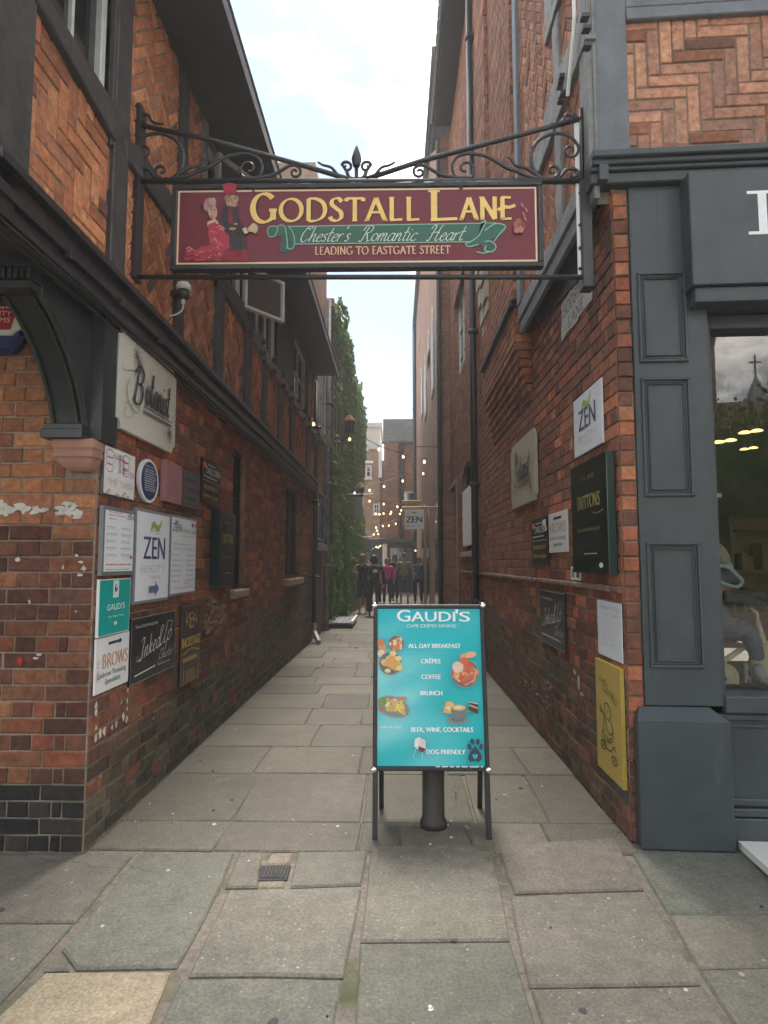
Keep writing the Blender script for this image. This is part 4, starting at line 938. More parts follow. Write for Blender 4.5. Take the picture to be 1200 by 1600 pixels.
# ---------------- long brick building behind the corner shop
BB = thing('brick_building', 'tall red brick building with corbelled chimney breast and drainpipe, right of the lane', 'building', (1.5, 9, 0))
def ry(u): return -FR.px(u, 880)[0]
bw1 = (-ry(724), -ry(741), FR.px(730, 862)[1], FR.px(730, 722)[1]); bd = (-ry(701), -ry(716), 0, FR.px(712, 758)[1]); bw2 = (-ry(713), -ry(731), FR.px(722, 575)[1], FR.px(722, 440)[1] + .2)
def arch(h, sp):      # round-headed opening as a row-by-row gap
    c = (h[0] + h[1]) / 2; r = (h[1] - h[0]) / 2
    def f(y):
        if y < h[2] or y > h[3]: return None
        if y < sp: return (h[0], h[1])
        k = (y - sp) / (h[3] - sp); w = r * math.sqrt(max(0, 1 - k * k)); return (c - w, c + w) if w > .02 else None
    return f
holesB = [bw1, bd, bw2]
mb = MB(); rv = MB(); wall_slab(mb, FR, -13.7, -5.504, 0, 11, holesB, .25, rv=rv); rv.build('window_reveal', M['gothic_brick'], BB, kind='stuff'); mb.quad((XR, 5.504, 3.6), (4, 5.504, 3.6), (4, 5.504, 11), (XR, 5.504, 11)); BW = mb.build('wall', M['mortar'], BB)
B3 = Bricks()
B3.bond(FR, -13.7, -5.504, 0, 1.32, cR, [bd], 'hi'); B3.bond(FR, -13.7, -5.504, 1.32, 11, lambda a, b, i: mixc(cR(a, b, i), BRN(), .4) if b < 5 else mixc(BRN(), ORA(), rnd.uniform(0, .6)), [arch(bw1, bw1[3] - .35), bd, bw2], 'hi')
# chimney breast: courses stepping out, then a shaft
XC = 1.085; FC = Fr((XC, 0, 0), (0, -1, 0)); yn, yf = 5.50, 7.42; zb, zt = 2.90, 3.44; n = 7
for k in range(n):
    q = (k + 1) / n; x = XR + (XC - XR) * q; f = Fr((x, 0, 0), (0, -1, 0)); z0 = zb + (zt - zb) * k / n; z1 = z0 + (zt - zb) / n
    fn = Fr((0, yn, 0), (1, 0, 0)); e = yf + .28 * (1 - q)
    m = MB(); m.box(x + .01, XR + .05, yn + .02, e - .01, z0, z1, 0); m.build('corbel_course', M['mortar'], BW)
    y = yn
    while y < e - .03:
        w = min(.113, e - y); B3.add(f, [(-y - w + .004, z0 + .012), (-y - .004, z0 + .012), (-y - .004, z1 - .003), (-y - w + .004, z1 - .003)], cR(-y, 3, 0), .004); y += .113
    if x < XR - .03: B3.add(fn, [(x - .002, z0 + .012), (XR, z0 + .012), (XR, z1 - .003), (x - .002, z1 - .003)], mixc(ORA(), RED(), .5), .004)
fn = Fr((0, yn, 0), (1, 0, 0))
m = MB(); m.box(XC + .004, XR + .05, yn + .004, yf, zt, 9.0, 0); ch_ = m.build('chimney_breast', M['mortar'], BB)
B3.bond(FC, -yf, -yn, zt, 9.0, lambda a, b, i: mixc(BRN(), ORA(), rnd.uniform(.1, .7)), (), 'hi')
z = zt
while z < 9: B3.add(fn, [(XC + .002, z + .006), (XR, z + .006), (XR, z + .078), (XC + .002, z + .078)], mixc(ORA(), RED(), rnd.random()) if rnd.random() < .75 else PUR(), .006 + rnd.uniform(-.002, .004)); z += .0825
m = MB(); m.rect(FC, -yf - .02, -yn + .03, 3.77, 3.835, -.1, .05, .012); m.rect(fn, XC - .04, XR, 3.77, 3.835, -.1, .03, .01); m.build('string_course', M['dark_timber'], BB)
# stone brackets and the shaft they carry
XD = 1.04; FD = Fr((XD, 0, 0), (0, -1, 0)); y0, y1 = 6.78, 7.6
m = MB(); m.box(XD + .004, XR + .05, y0 + .004, y1, 5.35, 10.9, 0); m.build('chimney_breast', M['mortar'], BB)
B3.bond(FD, -y1, -y0, 5.35, 10.9, lambda a, b, i: mixc(BRN(), ORA(), rnd.uniform(.1, .9)) if i % 6 else PUR(), (), 'hi')
B3.bond(Fr((0, y0, 0), (1, 0, 0)), XD, XR, 5.35, 10.9, lambda a, b, i: mixc(ORA(), RED(), rnd.random()), (), 'hi')
for y in (6.95, 7.58):
    m = MB()
    for k, (dx, z0, z1) in enumerate(((.05, 4.35, 4.5), (.10, 4.5, 4.72), (.15, 4.72, 4.95), (.19, 4.95, 5.12), (.23, 5.12, 5.35))): m.box((XC if y < 7.3 else XR - .08) - dx * .5, XR + .05, y - .02 * (k % 2), y + .26 + .02 * (k % 2), z0 + .003, z1, .012)
    m.build('stone_bracket', M['pale_stone'], BB)
B3.emit(BW, 'brick', 300)
m = MB(); m.box(XD - .0, XR - .02, 9.0, 9.35, 0, 0.001, 0)
m = MB()
for k in range(30): y = 5.6 + k * .15; m.rect(FR, -y - .145, -y, 1.285 + rnd.uniform(-.003, .003), 1.325, -.01, .035 + rnd.uniform(-.006, .004), .01)
for k in range(16): y = 9.3 + k * .15; m.rect(FR, -y - .145, -y, 1.285, 1.325, -.01, .035, .01)
m.build('string_course', M['brown_stone'], BW)
window(FR, *bw1, .12, 1, 2, BB, 'dark_timber', fw=.07, sill='stone_sill'); m = MB(); m.rect(FR, bw1[0] + .12, bw1[1] - .12, bw1[2] + .1, bw1[3] - .45, -.05, .02, .006); m.build('window_board', M['white_paint'], BB); window(FR, *bw2, .15, 3, 3, BB, 'white_window', 'old_glass', fw=.05)
# glazed door with a stone surround
m = MB()
for r in ((bd[0] - .10, bd[0], 0, bd[3] + .12), (bd[1], bd[1] + .10, 0, bd[3] + .12), (bd[0], bd[1], bd[3], bd[3] + .12)): m.rect(FR, *r, -.1, .03, .01)
m.build('door_surround', M['stone_sill'], BB)
m = MB(); m.rect(FR, bd[0], bd[1], .01, bd[3], -.18, -.12, .005); dr = m.build('door', M['green_black_paint'], BB)
m = MB()
for i in range(3):
    for j in range(6):
        a = bd[0] + .08 + i * (bd[1] - bd[0] - .12) / 3; b = 1.0 + j * .27; m.rect(FR, a, a + (bd[1] - bd[0] - .24) / 3, b, b + .22, -.119, -.112, .002)
m.build('pane', M['window_glass'], dr)
# eaves, gutter and pipes
m = MB(); m.box(.86, 1.30, 5.5, 12.9, 11.0, 11.06, .003); m.build('eaves_soffit', M['shop_paint_dark'], BB)
m = MB(); m.tube([(.83, y, 11.10) for y in (5.5, 9, 12.9)], .06, 10); m.build('gutter', M['iron'], BB)
RR = Fr((.82, 0, 11.1), (0, -1, 0), (math.cos(RAD(45)), 0, math.sin(RAD(45)))); m = MB(); m.rect(RR, -13.9, -5.4, 0, 3, -.05, .02, 0, (.09, .09, .1)); 
for k in range(30): m.rect(RR, -13.9 + k * .28, -13.66 + k * .28, -.06, .3, .02, .035, .004, (.08, .08, .09))
m.build('roof', M['roof_tiles'], BB)
def pipe(name, x, y, z0, z1, r, par, mat='iron', collars=(), shoe=False, lean=0):
    m = MB(); m.tube([(x, y, z0), (x, y + lean * .5, (z0 + z1) / 2), (x, y + lean, z1)], r, 12)
    for z in collars: m.lathe((x, y + lean * (z - z0) / (z1 - z0), z), [(r, -.04), (r + .016, -.035), (r + .016, .035), (r, .04)], 12); m.box(x - .02, x + r + .06, y - r - .035, y + r + .035, z - .012, z + .012)
    return m.build(name, M[mat], par, True)
pipe('drainpipe', XR - .075, 9.05, .02, 10.6, .052, BB, collars=(.9, 2.6, 4.9, 7.2, 9.6))
m = MB(); m.tube(catmull([(XR - .075, 9.05, 10.6), (XR - .15, 9.05, 10.8), (.87, 9.05 + .3, 11.05)], 5), .045, 10); m.build('drainpipe', M['iron'], BB)
pipe('drainpipe', XR - .06, 5.44, 3.7, 9.0, .03, BB, mat='grey_timber')
# ---------------- church-like brick building with lancet windows
CH = thing('lancet_window_building', 'tall brick building with pointed lancet windows and arched doorways far down the lane', 'building', (2, 20, 0))
XG = 1.03; FG2 = Fr((XG, 0, 0), (0, -1, 0)); gy = lambda u: -FG2.px(u, 880)[0]
def lancet(fr, a, b0, b1, w, par, st='pale_stone', gl='dim_glass'):
    P = [(a - w / 2, b0), (a + w / 2, b0), (a + w / 2, b1 - w * 1.3)]; 
    for k in range(1, 6): t = k / 5; P.append((a + w / 2 * math.cos(t * math.pi / 2) , b1 - w * 1.3 + w * 1.3 * math.sin(t * math.pi / 2 * 1.0)))
    for k in range(1, 5): t = 1 - k / 5; P.append((a - w / 2 * math.cos(t * math.pi / 2), b1 - w * 1.3 + w * 1.3 * math.sin(t * math.pi / 2)))
    P.append((a - w / 2, b1 - w * 1.3)); m = MB(); m.prism(fr, inset(P, -.14), 0, .03, .01); s = m.build('window', M[st], par)
    m = MB(); m.prism(fr, P, .028, .034, 0); m.build('pane', M[gl], s)
m = MB(); m.box(XG, 5, 13.7, 30.4, 0, 13.4, 0); m.build('wall', M['gothic_brick'], CH)
for u, v0, v1, w in ((679, 468, 600, .8), (672.5, 505, 540, .8), (667, 548, 640, .9), (661, 570, 640, .9), (657, 460, 520, .8)):
    a = FG2.px(u, 880)[0]; b1 = FG2.px(u, v0)[1]; b0 = FG2.px(u, v1)[1]; lancet(FG2, a, min(b0, b1), max(b0, b1), w, CH)
for u, v, w in ((684, 795, 1.15), (670, 800, 1.5), (662, 812, 2.0)):
    a = FG2.px(u, 880)[0]; lancet(FG2, a, 0.01, FG2.px(u, v)[1], w, CH, 'far_brick', 'window_glass')
m = MB(); m.rect(FG2, -30.4, -13.7, 13.35, 13.6, -.1, .16, .01); m.build('parapet', M['shop_paint_dark'], CH)
pipe('drainpipe', XG - .08, 30.1, 0, 13.3, .10, CH, mat='shop_paint_dark', collars=(3, 6, 9)); pipe('drainpipe', XG - .05, 13.62, 0, 13.3, .05, CH, mat='dark_timber')
# ------------------------------------------------------------------ far end of the lane and the ivy wall
IB = thing('stone_window_building', 'pale brick building with pointed stone windows, mostly hidden by ivy', 'building', (-2.5, 16, 0))
XI = -1.60; FI = Fr((XI, 0, 0), (0, 1, 0)); ws = (FI.px(491, 880)[0], FI.px(499, 880)[0], 2.35, 3.4)
m = MB(); wall_slab(m, FI, 11.8, 14.0, 0, 8.4); m.quad((XI, 11.8, 5), (-4, 11.8, 5), (-4, 11.8, 8.4), (XI, 11.8, 8.4)); IW = m.build('wall', M['far_brick'], IB)
m = MB(); m.box(-5, -1.52, 14.0, 27.5, 0, 7.4, 0); m.build('wall', M['far_brick_grey'], IB)
window(FI, 12.25, 13.3, 4.2, 5.6, .02, 2, 2, IB, 'white_window', d=.05); window(FI, 12.2, 13.35, 1.9, 2.9, .02, 2, 1, IB, 'worn_timber', d=.05)
m = MB(); m.rect(FI, 12.1, 13.5, 1.7, 1.85, 0, .12, .01); m.build('ledge', M['worn_timber'], IB); m = MB(); m.rect(FI, 12.1, 13.4, 4.0, 4.12, 0, .10, .01); m.build('ledge', M['worn_timber'], IB)
m = MB(); m.rect(FI, 12.35, 13.2, .01, 1.66, 0, .03, .01); m.build('door', M['dark_timber'], IB)
FJ = Fr((-1.52, 0, 0), (0, 1, 0))
for a, w in ((14.9, .7), (16.0, .7), (17.3, .8)): lancet(FJ, a, 4.3, 6.5, w, IB, 'pale_stone')
m = MB(); m.box(-5.2, -1.42, 13.95, 27.6, 7.4, 7.6, .01); m.build('coping', M['pale_stone'], IB)
m = MB(); m.box(-3.2, -1.62, 12.0, 13.2, 8.4, 9.6, .0); m.build('chimney', M['far_brick_grey'], IB)
pipe('drainpipe', XI + .09, 13.6, 0, 7.4, .06, IB, mat='worn_timber', collars=(1.4, 3.2, 5.0)); pipe('drainpipe', XL + .07, 11.55, .35, 4.9, .045, LB, collars=(1.2, 2.6, 4.0))
m = MB(); m.tube(catmull([(XL + .07, 11.55, .36), (XL + .09, 11.5, .2), (XL + .18, 11.3, .07), (XL + .2, 11.25, .04)], 4), .045, 10); m.build('drain_shoe', M['aluminium'], LB)
m = MB(); m.box(XI + .02, XI + .12, 13.62, 13.85, 2.35, 2.6, .01); m.build('meter_box', M['white_paint'], IB)
# ivy
iv = thing('climbing_ivy', 'dense green ivy climbing the left wall and bulging out low down', 'ivy', (-1.4, 18, 0))
def ivx(y, z):
    """how far the ivy surface stands out into the lane"""
    low = max(0, 1 - z / 4.2); far = max(0, min(1, (y - 15) / 7))
    return -1.46 + .14 * mnoise.noise(Vector((y * .9, z * .9, 1))) + .10 * mnoise.noise(Vector((y * 2.6, z * 2.6, 5))) + .42 * low * far + .20 * max(0, (z - 4) / 3)
m = MB(); LG = [(.03, .06, .02), (.05, .10, .028), (.08, .14, .035), (.13, .20, .05), (.04, .075, .03), (.20, .26, .09)]
for k in range(17000):
    y = 14.0 + 12.6 * rnd.random() ** 1.25; z = rnd.random() * 8.0
    if 4.1 < z < 6.6 and y < 17.9 and rnd.random() < .86: continue
    if z > 7.6 + .35 * mnoise.noise(Vector((y, 0, 0))): continue
    if z < .25 and rnd.random() < .5: continue
    x = ivx(y, z) - abs(rnd.gauss(0, .06)); s = rnd.uniform(.05, .12)
    n = Vector((1, rnd.gauss(-.55, .5), rnd.gauss(.35, .45))).normalized(); a = n.orthogonal().normalized(); b = n.cross(a); r0 = rnd.uniform(0, 6.28); c = Vector((x, y, z))
    V = [c + (a * math.cos(r0 + t) + b * math.sin(r0 + t)) * s * q + n * (0 if i % 2 else -.012) for i, (t, q) in enumerate(((0, 1.1), (1.0, .62), (1.75, .9), (3.14, .35), (4.5, .9), (5.28, .62)))]
    m.add(V, [(0, 1, 2, 3), (0, 3, 4, 5)], tuple(q * rnd.uniform(.8, 1.35) for q in rnd.choice(LG)))
m.build('leaves', M['ivy_leaf'], iv, kind='stuff')
for k in range(14):
    y = 14.2 + k * .7; P = [(-1.5 + .03, y + .15 * math.sin(z_ * 1.3 + k), z_) for z_ in [i * .5 for i in range(14)]]
    m = MB(); m.tube(P, .028, 6, r1=.008); m.build('stem', M['bark'], iv)
# end of the lane
FE = Fr((0, 31.0, 0), (1, 0, 0)); e = lambda u, v: FE.px(u, v)
EB = thing('end_building', 'brick building with slate roof closing the end of the lane above a dark shopfront', 'building', (1, 31, 0))
x0, _ = e(600, 800); x1, _ = e(656, 800); z1 = e(620, 690)[1]; z0 = e(620, 842)[1]
m = MB(); m.box(x0, 5, 31.0, 36, 0, z1, 0); m.build('wall', M['far_brick'], EB)
m = MB(); m.box(x0 + .15, x0 + .72, 30.8, 31.0, z0, z1 - .1, .01, (1, 1, 1)); m.build('pier', M['gothic_brick'], EB)
RE = Fr((0, 30.9, z1), (1, 0, 0), (0, .35, 1)); zr = e(620, 652)[1]; m = MB(); m.rect(RE, x0 - .05, 5, 0, (zr - z1) * 1.05, -.1, 0, 0, (.2, .21, .2))
m.build('roof', M['far_slate'], EB)
m = MB(); m.rect(FE, x0 - .1, 5, z1 - .12, z1, 0, .15, .01); m.build('gutter', M['dark_timber'], EB)
m = MB(); m.rect(FE, x0 + .80, x0 + 1.0, z0, z1 - .15, 0, .12, .01); m.build('drainpipe', M['dark_timber'], EB)
a0, b1 = e(629, 768); a1, b0 = e(655, 790); window(FE, a0, a1, b0, b1, -.02, 1, 1, EB, 'white_window', d=.02, fw=.09)
m = MB(); m.rect(FE, x0 - .6, 5, z0 - .25, z0, 0, .35, .02); m.build('shop_cornice', M['dark_timber'], EB)
m = MB(); m.rect(FE, x0 - .6, 5, 0, z0 - .25, 0, .12, .02); sf = m.build('shop_front', M['black_paint'], EB)
for a in (.3, 1.15): m = MB(); m.rect(FE, x0 + a, x0 + a + .7, .6, z0 - .45, .12, .13, .004); m.build('pane', M['window_glass'], sf)
m = MB(); a0, b1 = e(598, 845); a1, b0 = e(605, 880); m.rect(FE, a0, a1, 0, b1, .1, .3, .02); m.build('column', M['white_paint'], EB)
FE2 = Fr((0, 34.0, 0), (1, 0, 0)); e2 = lambda u, v: FE2.px(u, v)
EC = thing('white_topped_building', 'brick building with a white top storey and small white windows far away beside the ivy', 'building', (-1.5, 34, 0))
xa, zt_ = e2(558, 668); xb, zw = e2(594, 702)
m = MB(); m.box(xa - 3, xb, 34.0, 38, 0, zw, 0); m.box(xb + .01, xb + 1.2, 34.2, 38, 0, zw - .6, 0); m.build('wall', M['far_brick_grey'], EC)
m = MB(); m.box(xa - 3, xb, 33.95, 38, zw, zt_, .01); m.build('top_storey', M['plaster'], EC)
m = MB(); m.box(xa - 3, xb + .1, 33.85, 38.1, zt_, zt_ + .25, .01); m.build('coping', M['plaster'], EC)
for u0, v0, u1, v1, nx, ny in ((562, 686, 575, 702, 2, 1), (561, 725, 568, 757, 1, 3), (571, 727, 581, 747, 1, 2), (583, 787, 594, 803, 2, 2)):
    a0, b1 = e2(u0, v0); a1, b0 = e2(u1, v1); window(FE2, a0, a1, b0, b1, -.03, nx, ny, EC, 'white_window', fw=.10, bar=.05, d=.02, sill='white_paint')
a0, b1 = e2(571, 727); a1, _ = e2(582, 727); m = MB(); m.rect(FE2, a0 - .05, a1 + .05, b1 + .1, b1 + .25, 0, .06, .01); m.build('lintel', M['white_paint'], EC)
m = MB(); m.box(xb - .08, xb + .1, 33.8, 33.95, zw - 1.6, zw + .4, .02); m.build('meter_box', M['white_paint'], EC)
m = MB(); m.rect(FE2, xa - 3, xb + 1.2, 0, e2(580, 855)[1], 0, .2, .01); m.build('shop_front', M['dark_timber'], EC)
# ------------------------------------------------------------------ wrought iron bracket across the lane
YB = 3.47; FB = Fr((0, YB, 0), (1, 0, 0))
def W(u, v, d=0): a, b = FB.px(u, v); return FB.P(a, b, d)
SB = thing('sign_bracket', 'black wrought iron scrolled bracket with spear finial spanning the lane above the maroon sign', 'sign bracket', W(558, 433))
def bar(name, pts, r, par=SB, n=6, r1=None): m = MB(); m.tube([W(*p) for p in pts], r, n, r1=r1); return m.build(name, M['iron'], par, True)
bar('bar', [(206, 283.5), (912, 283.5)], .017, n=4); bar('bar', [(206, 433), (912, 433)], .014, n=8)
bar('upright', [(213, 170), (206, 440)], .016, n=4); bar('upright', [(908, 170), (909, 300)], .016, n=4)
bar('sloping_bar', [(212, 194), (330, 219), (475, 259), (545, 280)], .016); bar('sloping_bar', [(907, 186), (800, 214), (660, 251), (572, 280)], .016)
def spiral(cx, cy, r0, r1, a0, a1, n=26): return [(cx + lerp(r0, r1, i / n) * math.cos(RAD(lerp(a0, a1, i / n))), cy - lerp(r0, r1, i / n) * math.sin(RAD(lerp(a0, a1, i / n)))) for i in range(n + 1)]
def cm(p): q = catmull([(a, b, 0) for a, b in p], 6); return [(a[0], a[1]) for a in q]
def scroll(pts, r=.0125, r1=.0075): bar('scroll', pts, r, r1=r1)
def mx_(p): return [(1116 - u, v) for u, v in p]
half = [
 cm([(273, 280), (284, 262), (286, 240), (275, 220), (252, 209), (228, 212), (214, 226), (212, 238)]) + spiral(225, 235, 12, 3, 190, 560),
 cm([(212, 278), (214, 268), (222, 264), (232, 266), (240, 276), (250, 280), (262, 278)]) ,
 spiral(221, 272, 9, 2, 60, 400), spiral(252, 267, 11, 2.5, 270, -120),
 cm([(265, 280), (290, 276), (308, 268), (325, 262), (350, 247), (365, 242), (385, 240)]) + spiral(389, 262, 21, 20, 80, -100, 14) + spiral(389, 264, 16, 3, -100, -460, 22),
 cm([(270, 279), (285, 268), (296, 262), (310, 259), (316, 251), (322, 245)]),
 cm([(378, 278), (400, 278), (425, 274), (440, 266), (452, 259), (462, 258)]) + spiral(461, 269, 10, 2.5, 80, -330),
 cm([(215, 190), (222, 181), (232, 180), (236, 188), (244, 193), (256, 194)]), spiral(222, 184, 6, 2, 90, 420),
]
for h in half: scroll(h); scroll(mx_(h))
fin = cm([(556, 280), (546, 277), (541, 266)]) + spiral(542, 261, 9, 2, 150, -250)
sc_ = [fin, cm([(548, 282), (530, 275), (518, 262), (505, 258), (497, 253)])]
for h in sc_: scroll(h, .012, .007); scroll([(1114 - u, v) for u, v in h], .012, .007)
m = MB(); m.tube([W(557, 284), W(557, 262)], .012, 8); m.lathe(W(557, 262), [(.013, 0), (.022, .012), (.030, .05), (.022, .085), (.010, .12), (.002, .150)], 12); m.build('finial', M['iron'], SB, True)
for u in (395, 719): m = MB(); m.tube([W(u, 283), W(u, 294)], .008, 6); m.ball(W(u + 2, 297, .02), .009); m.build('hanger', M['iron'], SB)
# wall plates: dark post on the right with a white backed edge
m = MB(); a0, b0 = FB.px(909, 452); a1, b1 = FB.px(922, 284); m.rect(FB, a0, a1, b0, b1, -.05, .03, .006); m.build('wall_post', M['iron'], SB)
m = MB(); a0, b0 = FB.px(904, 432); a1, b1 = FB.px(908, 186); m.rect(FB, a0, a1, b0, b1, -.012, .0, .002); m.build('backing_strip', M['white_paint'], SB)
for v in (302, 352, 388, 420): m = MB(); m.ball(W(906, v, .004), .010); m.build('bolt', M['iron'], SB)
m = MB(); m.tube([W(206, 433), (XU, YB - .02, W(206, 433).z)], .012, 6); m.box(XU, XU + .03, YB - .05, YB + .05, W(0, 440).z, W(0, 172).z, .004); m.build('wall_plate', M['iron'], SB)
# the sign board
aL = RAD(.0); cL_ = W(272, 360); FN = Fr((cL_.x, YB + .0, 0), (math.cos(aL), -math.sin(aL), 0))
n0 = FN.px(270, 360)[0]; n1 = FN.px(847, 360)[0]; nb = FN.px(270, 425)[1]; ntp = FN.px(270, 293)[1]
SG = thing('hanging_street_sign', 'maroon lane name sign with gold lettering and painted couple, hanging across the lane', 'sign', FN.P((n0 + n1) / 2, nb, 0))
m = MB(); m.rect(FN, n0, n1, nb, ntp, -.02, .02, .004); m.build('board', M['black_paint'], SG)
m = MB(); bw = .030; zf = .02
for r in ((n0, n1, nb, nb + bw), (n0, n1, ntp - bw, ntp), (n0, n0 + bw, nb + bw, ntp - bw), (n1 - bw, n1, nb + bw, ntp - bw)): m.rect(FN, *r, zf - .002, zf + .012, .004)
m.build('frame', M['black_paint'], SG)
f0, f1, g0, g1 = n0 + bw, n1 - bw, nb + bw, ntp - bw
A = Art(FN, f0, f1, g0, g1, zf + .001); MAR = (.16, .018, .032); GOLD = (.85, .58, .17); CRM = (.78, .62, .40)
A.rect(0, 0, 1, 1, MAR); A.frame(.002, .01, .998, .99, .022, CRM)
def tx(u): return (u - 277.) / (840 - 277.)
def ty(v): return (v - 303.) / (414 - 303.)
for off, c, ww in ((.006, (.03, .01, .01), .21), (0, GOLD, .19)):
    o = off * .25
    for (u0, u1, top, base, s) in ((392, 434, 310, 352, 'G'), (437, 657, 318, 351, 'ODSTALL'), (671, 716, 309, 351, 'L'), (719, 800, 319, 351, 'ANE')):
        A.text(tx((u0 + u1) / 2) + o, ty(base) + off * 1.5, (base - top) / 111., (u1 - u0) / 563., s, c, 'roman', ww + (.03 if off else 0), .07 + (.02 if off else 0), 18, track=.07)
A.line([(tx(779), ty(338)), (tx(788), ty(333)), (tx(796), ty(334)), (tx(806), ty(331))], .04, GOLD, True)
GRN = (.035, .12, .085); GL = (.22, .50, .36)
def P_(*p): return [(tx(a), ty(b)) for a, b in p]
A.poly(P_((455, 359), (775, 357), (752, 384), (460, 385)), GRN)
A.poly(P_((420, 366), (430, 358), (452, 358), (464, 383), (458, 392), (450, 392), (446, 372), (428, 374)), GRN); A.poly(P_((442, 372), (452, 368), (462, 392), (450, 398), (440, 396)), (.028, .095, .07))
for p in (((455, 359), (775, 357)), ((464, 385), (742, 384)), ((420, 366), (424, 359), (436, 360), (432, 372), (424, 374), (420, 366)), ((436, 358), (446, 358), (450, 372), (452, 390)), ((452, 358), (460, 368), (463, 384), (458, 392), (450, 390))): A.line(P_(*p), .012, GL, len(p) > 2)
A.poly(P_((752, 357), (762, 354), (748, 380), (737, 384), (728, 386), (738, 390), (752, 388), (760, 384), (785, 374), (791, 366), (782, 358)), GRN); A.poly(P_((752, 388), (760, 383), (770, 386), (774, 394), (768, 400), (756, 398)), (.028, .10, .07))
for p in (((752, 357), (760, 354), (754, 366), (748, 376), (736, 384), (728, 387), (734, 391), (748, 388)), ((758, 384), (768, 384), (775, 392), (768, 399), (758, 397), (760, 390)), ((758, 368), (775, 358), (790, 362), (782, 372), (772, 384)), ((745, 399), (756, 401), (766, 398))): A.line(P_(*p), .014, GL, True)
SW = (.62, .68, .60)
for u0, u1, s in ((472, 551, "Chester's"), (562, 655, 'Romantic'), (667, 730, 'Heart')): A.text(tx((u0 + u1) / 2), ty(382), .20, (u1 - u0) / 563., s, SW, 'script', .075, .03, 30, shear=.42, track=.0)
A.text(tx(600), ty(401), .10, 210 / 563., 'LEADING TO EASTGATE STREET', (.72, .50, .30), 'roman', .15, .07, track=.06)
# painted couple: lady in a pink bustle dress, gentleman in a dark coat and maroon hat
SK = (.50, .33, .22); PK = (.42, .035, .06); PK2 = (.62, .15, .18); DK = (.03, .022, .025)
A.poly(P_((290, 402), (300, 393), (312, 392), (318, 387), (326, 388), (332, 384), (340, 384), (352, 392), (352, 406), (345, 410), (310, 409), (292, 409)), PK)
A.poly(P_((352, 392), (388, 392), (392, 410), (350, 410)), (.25, .015, .03))
A.poly(P_((350, 326), (368, 322), (374, 332), (376, 350), (384, 360), (388, 392), (360, 394), (356, 370), (346, 350)), DK); A.poly(P_((358, 332), (364, 330), (366, 356), (359, 352)), (.25, .02, .03))
A.ell(tx(362), ty(320), .012, .075, SK); A.ell(tx(357), ty(316), .009, .06, (.30, .18, .09)); A.ell(tx(368), ty(318), .011, .055, (.52, .33, .20)); A.poly(P_((354, 322), (372, 322), (370, 330), (356, 328)), SK)
A.d += .004; A.poly(P_((351, 310), (371, 309), (370, 297), (349, 297)), (.36, .02, .045)); A.poly(P_((347, 309), (362, 305), (372, 309), (362, 313)), (.30, .016, .035)); A.ell(tx(360), ty(297), .0178, .02, (.30, .015, .035)); A.d -= .004
A.ell(tx(329), ty(327), .017, .10, (.50, .22, .22)); A.ell(tx(334), ty(322), .009, .055, (.40, .34, .26)); A.ell(tx(316), ty(331), .006, .06, (.05, .02, .02)); A.ell(tx(334), ty(337), .013, .095, SK, rot=8); A.ell(tx(324), ty(338), .004, .03, (.1, .04, .03))
A.poly(P_((326, 352), (338, 347), (344, 354), (336, 358), (326, 358)), (.58, .42, .33))
A.poly(P_((327, 356), (338, 352), (348, 362), (360, 372), (362, 390), (350, 396), (344, 408), (332, 408), (334, 390), (328, 372)), PK)
for k in range(34):
    u, v = rnd.choice([(rnd.uniform(292, 345), rnd.uniform(390, 408)), (rnd.uniform(328, 345), rnd.uniform(358, 406)), (rnd.uniform(330, 356), rnd.uniform(360, 392))]); d = rnd.uniform(3, 9)
    A.line(P_((u, v), (u + d * .5, v - d * rnd.uniform(.1, .6)), (u + d, v + rnd.uniform(-1, 2))), .012, rnd.choice([PK2, (.60, .30, .26), (.30, .02, .04), (.55, .10, .13)]), True); A.d -= .00018
for k in range(26):
    u, v = rnd.uniform(352, 384), rnd.uniform(330, 390)
    if abs(u - (362 + (v - 330) * .22)) < 11: A.line(P_((u, v), (u + rnd.uniform(-1, 2), v + rnd.uniform(3, 9))), .010, rnd.choice([(.06, .045, .055), (.10, .05, .06), (.015, .012, .014), (.14, .03, .04)]), True); A.d -= .00018
for k in range(16): u, v = rnd.uniform(356, 372), rnd.uniform(312, 326); A.line(P_((u, v), (u + 2, v + 1.5), (u + 1, v + 4)), .012, rnd.choice([(.40, .24, .12), (.22, .12, .06), (.55, .36, .20)]), True); A.d -= .00018
for k in range(12): u, v = rnd.uniform(322, 336), rnd.uniform(317, 329); A.line(P_((u, v), (u + 3, v + 1), (u + 2, v + 3)), .012, rnd.choice([(.62, .34, .34), (.40, .16, .18), (.30, .26, .20)]), True); A.d -= .00018
for k in range(30): u = rnd.uniform(280, 400); v = rnd.uniform(396, 410); A.line(P_((u, v), (u + rnd.uniform(4, 10), v - rnd.uniform(0, 3))), .016, rnd.choice([(.20, .014, .03), (.30, .03, .05), (.24, .02, .04)]), True); A.d -= .00018
for k in range(7): a = k * .4 - .9; A.line(P_((388, 366), (393 + 5 * math.cos(a), 364 - 3 * math.sin(a)), (398 + 8 * math.cos(a), 363 - 8 * math.sin(a))), .022, (.55, .42, .24), True)
A.line(P_((376, 360), (384, 366), (390, 368)), .07, DK, True); A.line(P_((384, 362), (388, 370)), .05, (.60, .50, .36)); A.ell(tx(366), ty(363), .01, .02, (.45, .28, .1)); A.ell(tx(371), ty(356), .006, .014, (.45, .28, .1))
for s in ((332, 334), (337, 335)): A.ell(tx(s[0]), ty(s[1]), .0018, .010, (.08, .03, .03))
A.line(P_((332, 344), (336, 345)), .014, (.45, .05, .05)); A.line(P_((330, 331), (334, 330)), .008, (.1, .05, .04))
